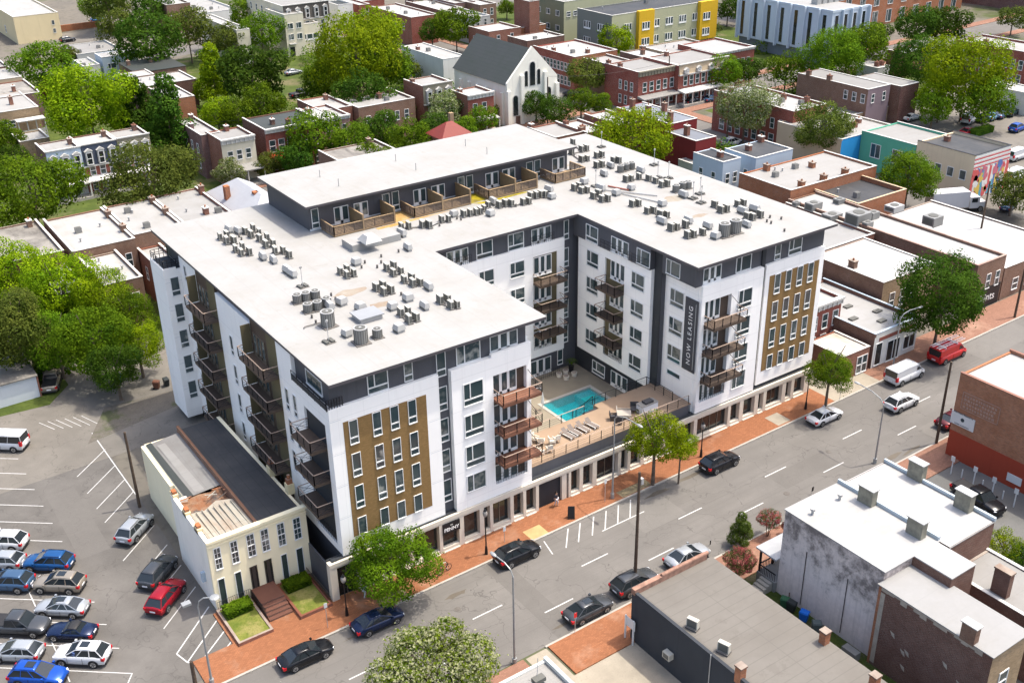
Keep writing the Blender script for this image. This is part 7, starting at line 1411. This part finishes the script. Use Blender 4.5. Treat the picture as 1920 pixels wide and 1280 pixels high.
# people: one skinned body each, clothing and hair as children
def person(label,loc,rz,shirt,legs,skin=(.30,.17,.11),hairc=(.02,.015,.012),stride=.16,bag=False):
    t=thing('person',label,'person',loc,rz)
    J=dict(pel=(0,0,.93),ch=(0,0,1.22),nk=(0,.0,1.46),hd=(0,-.02,1.60),tp=(0,-.01,1.72),hl=(.1,0,.88),kl=(.11,-.10-stride*.3,.48),al=(.11,-stride*.2,.09),fl=(.11,-.2-stride*.2,.04),hr=(-.1,0,.88),kr=(-.11,-.02+stride*.3,.48),ar=(-.11,stride,.10),fr=(-.11,stride-.17,.04),sl=(.19,0,1.40),el=(.25,.04,1.13),wl=(.24,-.12,.90),sr=(-.19,0,1.40),er=(-.26,.02,1.12),wr=(-.24,-.14,.92))
    E=[('pel','ch'),('ch','nk'),('nk','hd'),('hd','tp'),('pel','hl'),('hl','kl'),('kl','al'),('al','fl'),('pel','hr'),('hr','kr'),('kr','ar'),('ar','fr'),('nk','sl'),('sl','el'),('el','wl'),('nk','sr'),('sr','er'),('er','wr')]
    R=dict(pel=.15,ch=.155,nk=.06,hd=.095,tp=.085,hl=.10,kl=.062,al=.042,fl=.04,hr=.10,kr=.062,ar=.042,fr=.04,sl=.065,el=.042,wl=.028,sr=.065,er=.042,wr=.028)
    def skin_(nm,keys,ed,scale,mat,par,ext={}):
        me=bpy.data.meshes.new(nm); idx={k:i for i,k in enumerate(keys)}; me.from_pydata([J[k] for k in keys],[(idx[a],idx[b]) for a,b in ed],[]); o=bpy.data.objects.new(nm,me); COL.objects.link(o)
        mod=o.modifiers.new('s','SKIN'); 
        for k in keys: rr_=(R[k]*scale,)*2; me.skin_vertices[0].data[idx[k]].radius=rr_
        me.skin_vertices[0].data[0].use_root=True; s=o.modifiers.new('b','SUBSURF'); s.levels=1; s.render_levels=1
        dg=bpy.context.evaluated_depsgraph_get(); m2=bpy.data.meshes.new_from_object(o.evaluated_get(dg)); bpy.data.objects.remove(o); m2.materials.clear(); m2.materials.append(mat); return obj(nm,m2,par,smooth=True)
    SK=plain('skin_%.2f'%skin[0],skin,.6,.03)
    J2=dict(J)
    for s,sg in (('l',1),('r',-1)):       # hands: palm, four fingers and a thumb
        w_=Vector(J['w'+s]); J['p'+s]=tuple(w_+Vector((0,-.03,-.07))); R['p'+s]=.03; E.append(('w'+s,'p'+s))
        for i in range(4): k='f%s%d'%(s,i); J[k]=tuple(w_+Vector((sg*.005,-.055+.02*i,-.15-.008*(i in(1,2))))); R[k]=.009; E.append(('p'+s,k))
        k='t'+s; J[k]=tuple(w_+Vector((-sg*.02,-.08,-.09))); R[k]=.01; E.append(('w'+s,k))
    skin_('body',list(J),E,1,SK,t)
    tk=['ch','pel','nk','sl','el','sr','er']; skin_('shirt',tk,[('pel','ch'),('ch','nk'),('nk','sl'),('sl','el'),('nk','sr'),('sr','er')],1.17,plain('cloth_%.2f%.2f'%shirt[:2],shirt,.9,.05),t)
    lk=['pel','hl','kl','al','hr','kr','ar']; skin_('trousers',lk,[('pel','hl'),('hl','kl'),('kl','al'),('pel','hr'),('hr','kr'),('kr','ar')],1.18,plain('cloth_%.2f%.2f'%legs[:2],legs,.9,.05),t)
    HR=plain('hair_%.2f'%hairc[0],hairc,.8,.1); m=MB(); m.ball((0,.015,1.665),.105,.115,.10,HR,10,6); m.build('hair',t)
    f=MB(); 
    for s in (-.035,.035): f.ball((s,-.112,1.625),.012,.008,.010,SGN,6,4)
    f.ball((0,-.125,1.60),.013,.02,.022,SK,6,4); f.box(-.025,.025,-.116,-.108,1.562,1.568,BRF); f.build('face',t)
    if bag: u=tag(MB().box(loc[0]-.4,loc[0]-.22,loc[1]-.15,loc[1]+.15,loc[2]+.55,loc[2]+.85,plain('bag',(.5,.5,.48),.8)).build('handbag'),'pale bag held by the person in the doorway','bag')
b=gb(1036,928); person('person in a dark top and pale trousers standing in the shadowed building entrance',(23.2,-.75,gz(23)+K),R_(20),(.04,.045,.06),(.5,.5,.52))
person('person in a pale blue shirt and light trousers walking behind the street tree',(1.0,-1.5,gz(1)+K),R_(100),(.36,.42,.55),(.5,.52,.56),(.4,.26,.2))
# terrace furniture
def lounger(x,y,rz,label,z=5.5):
    t=thing('lounger',label,'lounger',(x,y,z),rz,'loungers on the raised terrace'); FAB=plain('sling_fabric',(.16,.135,.12),.9,.08)
    f=MB(); f.box(-.33,-.28,-.9,.9,.24,.3,FRAME); f.box(.28,.33,-.9,.9,.24,.3,FRAME); f.box(-.28,.28,.84,.9,.24,.3,FRAME); f.build('frame',t)
    f=MB(); f.box(-.27,.27,-.85,.25,.29,.32,FAB); f.build('seat',t); f=MB(); f.face([(-.27,.25,.31),(.27,.25,.31),(.27,.85,.72),(-.27,.85,.72)],FAB); f.build('backrest',t)
    for a in (-.3,.3):
        for b in (-.75,.75): MB().box(a-.03,a+.03,b-.03,b+.03,0,.24,FRAME).build('leg',t)
for i,(X,Y) in enumerate(((1310,1148),(1358,1128),(1408,1108),(1275,1166))):
    c=Z(P(4,X,Y),5.7); lounger(c.x,c.y,R_(8),['second lounger from the left of the row below the pool rail','third lounger from the left of the row below the pool rail','rightmost lounger of the row below the pool rail','leftmost lounger of the row below the pool rail'][i])
c=Z(P(4,1085,895),2.6); lounger(c.x,c.y,R_(60),'dark lounger alone at the foot of the building beside the pool',2.3)
def chair(x,y,rz,label,m_,z=5.5,w=.6,grp='white chairs on the terrace'):
    t=thing('terrace_chair',label,'chair',(x,y,z),rz,grp); f=MB(); f.box(-w/2,w/2,-w/2,w/2,.34,.44,m_); f.build('seat',t); f=MB(); f.box(-w/2,w/2,w/2,w/2+.07,.44,.95,m_); f.build('backrest',t)
    for a in (-1,1): MB().box(a*w/2-.03,a*w/2+.03,-w/2,w/2,.5,.62,m_).build('armrest',t)
    for a in (-1,1):
        for b in (-1,1): MB().box(a*(w/2-.05)-.03,a*(w/2-.05)+.03,b*(w/2-.05)-.03,b*(w/2-.05)+.03,0,.34,m_).build('leg',t)
CW=plain('white_rattan',(.6,.56,.48),.7,.1,5); CD=plain('dark_rattan',(.05,.05,.055),.8,.2,5); CG=plain('grey_cushion',(.35,.32,.28),.9,.1)
for i,(X,Y,r,l) in enumerate(((1090,1190,.4,'upper white chair nearest the building wall'),(1125,1205,2.4,'second white chair near the building wall'),(1185,1205,1.2,'white chair in the middle of the upper terrace group'),(1210,1190,3.0,'white chair farthest right in the upper terrace group'),(1075,1250,.2,'lower white chair at the street railing'),(1120,1262,1.7,'white chair beside the lower one at the street railing'),(1170,1245,2.8,'white chair right of the pair at the street railing'))):
    c=Z(P(4,X,Y),5.8); chair(c.x,c.y,r,l,CW)
for i,(X,Y,r,w_,l,mm) in enumerate(((1530,1065,1.0,.7,'dark wicker armchair left of the sofa',CD),(1590,1050,.9,1.5,'long grey sofa in the middle of the terrace lounge',CG),(1650,1020,-.6,.9,'dark wicker armchair beside the white counter',CD),(1565,1085,2.2,.7,'dark wicker armchair nearest the street railing',CD))):
    c=Z(P(4,X,Y),5.8); chair(c.x,c.y,r,l,mm,w=w_,grp='lounge seats on the terrace')
c=Z(P(4,1720,1010),5.9); t=thing('grill_counter','white outdoor grill counter with a dark cooktop on the terrace','counter',(c.x,c.y,5.5)); MB().box(-1.1,1.1,-.5,.5,0,.95,plain('counter_white',(.62,.64,.68),.5,.04)).build('body',t); MB().box(-1.15,1.15,-.55,.55,.95,1.0,LROOF).build('worktop',t); MB().box(-.5,.6,-.35,.35,1.0,1.25,CD).build('grill',t)
for X,Y,l in ((1225,830,'left of four round planters on the pool deck'),(1262,812,'upper middle of four round planters on the pool deck'),(1265,845,'lower middle of four round planters on the pool deck'),(1310,825,'right of four round planters on the pool deck')):
    c=Z(P(4,X,Y),2.5); u=thing('round_planter',l,'planter',(c.x,c.y,2.3),0,'planters on the pool deck'); MB().tube((0,0,0),(0,0,.5),.3,CW,.36,k=12).build('pot',u); MB().tube((0,0,.5),(0,0,.52),.3,BRD,k=12).build('soil',u)
c=Z(P(4,1293,800),2.5); u=thing('potted_palm','potted palm in the inner corner of the pool deck','potted plant',(c.x,c.y,2.3)); MB().tube((0,0,0),(0,0,.8),.25,SGN,.35,k=10).build('pot',u); m=MB()
for i in range(12): a=i*.5236; m.face([(0,0,.9),(.5*math.cos(a-.12),.5*math.sin(a-.12),1.6),(1.0*math.cos(a),1.0*math.sin(a),1.25),(.5*math.cos(a+.12),.5*math.sin(a+.12),1.6)],LM['g'])
m.build('fronds',u)
c=Z(P(4,1132,985),3.2); u=thing('pool_umbrella','folded white umbrella at the corner of the pool','parasol',(c.x,c.y,2.3)); MB().tube((0,0,0),(0,0,2.3),.04,FRAME).build('pole',u); MB().tube((0,0,.9),(0,0,2.3),.22,WHS,.04,k=9).build('canopy',u)
c=Z(P(4,1395,955),2.3); tag(MB().box(c.x-.9,c.x+.9,c.y-.4,c.y+.4,2.12,2.28,plain('float_teal',(.02,.42,.42),.5)).build('pool_float'),'teal float lying on the shallow shelf of the pool','pool float')
# garage in the alley, hedge
t=thing('garage','low white garage with a stained grey roof at the left edge','garage',(-24,55.6,gz(-20))); MB().box(0,10.4,0,7,-.5,3.0,wallmat('garage_white',(.60,.63,.66),.1)).build('wall',t); MB().box(-.2,10.6,-.25,7.2,3.0,3.15,BKROOF).build('roof',t); MB().box(10.42,10.6,-.1,7,-.5,2.9,BR).build('side_wall',t)
v=G(P(2,1700,745),.5); m=MB(); m.box(0,6,0,1.6,0,1.3,LM['dk']); rr2=random.Random(2)
for i in range(1500): x=rr2.uniform(-.1,6.1);y=rr2.uniform(-.15,1.7);z=rr2.uniform(.1,1.45);m.face([(x,y,z),(x+.12,y+.03,z+.05),(x+.14,y+.1,z+.12),(x+.02,y+.1,z+.08)],LM['g'])
tag(m.build('hedge',loc=(v.x-3,v.y,gz(v.x))),'clipped hedge at the edge of the far car park','hedge')
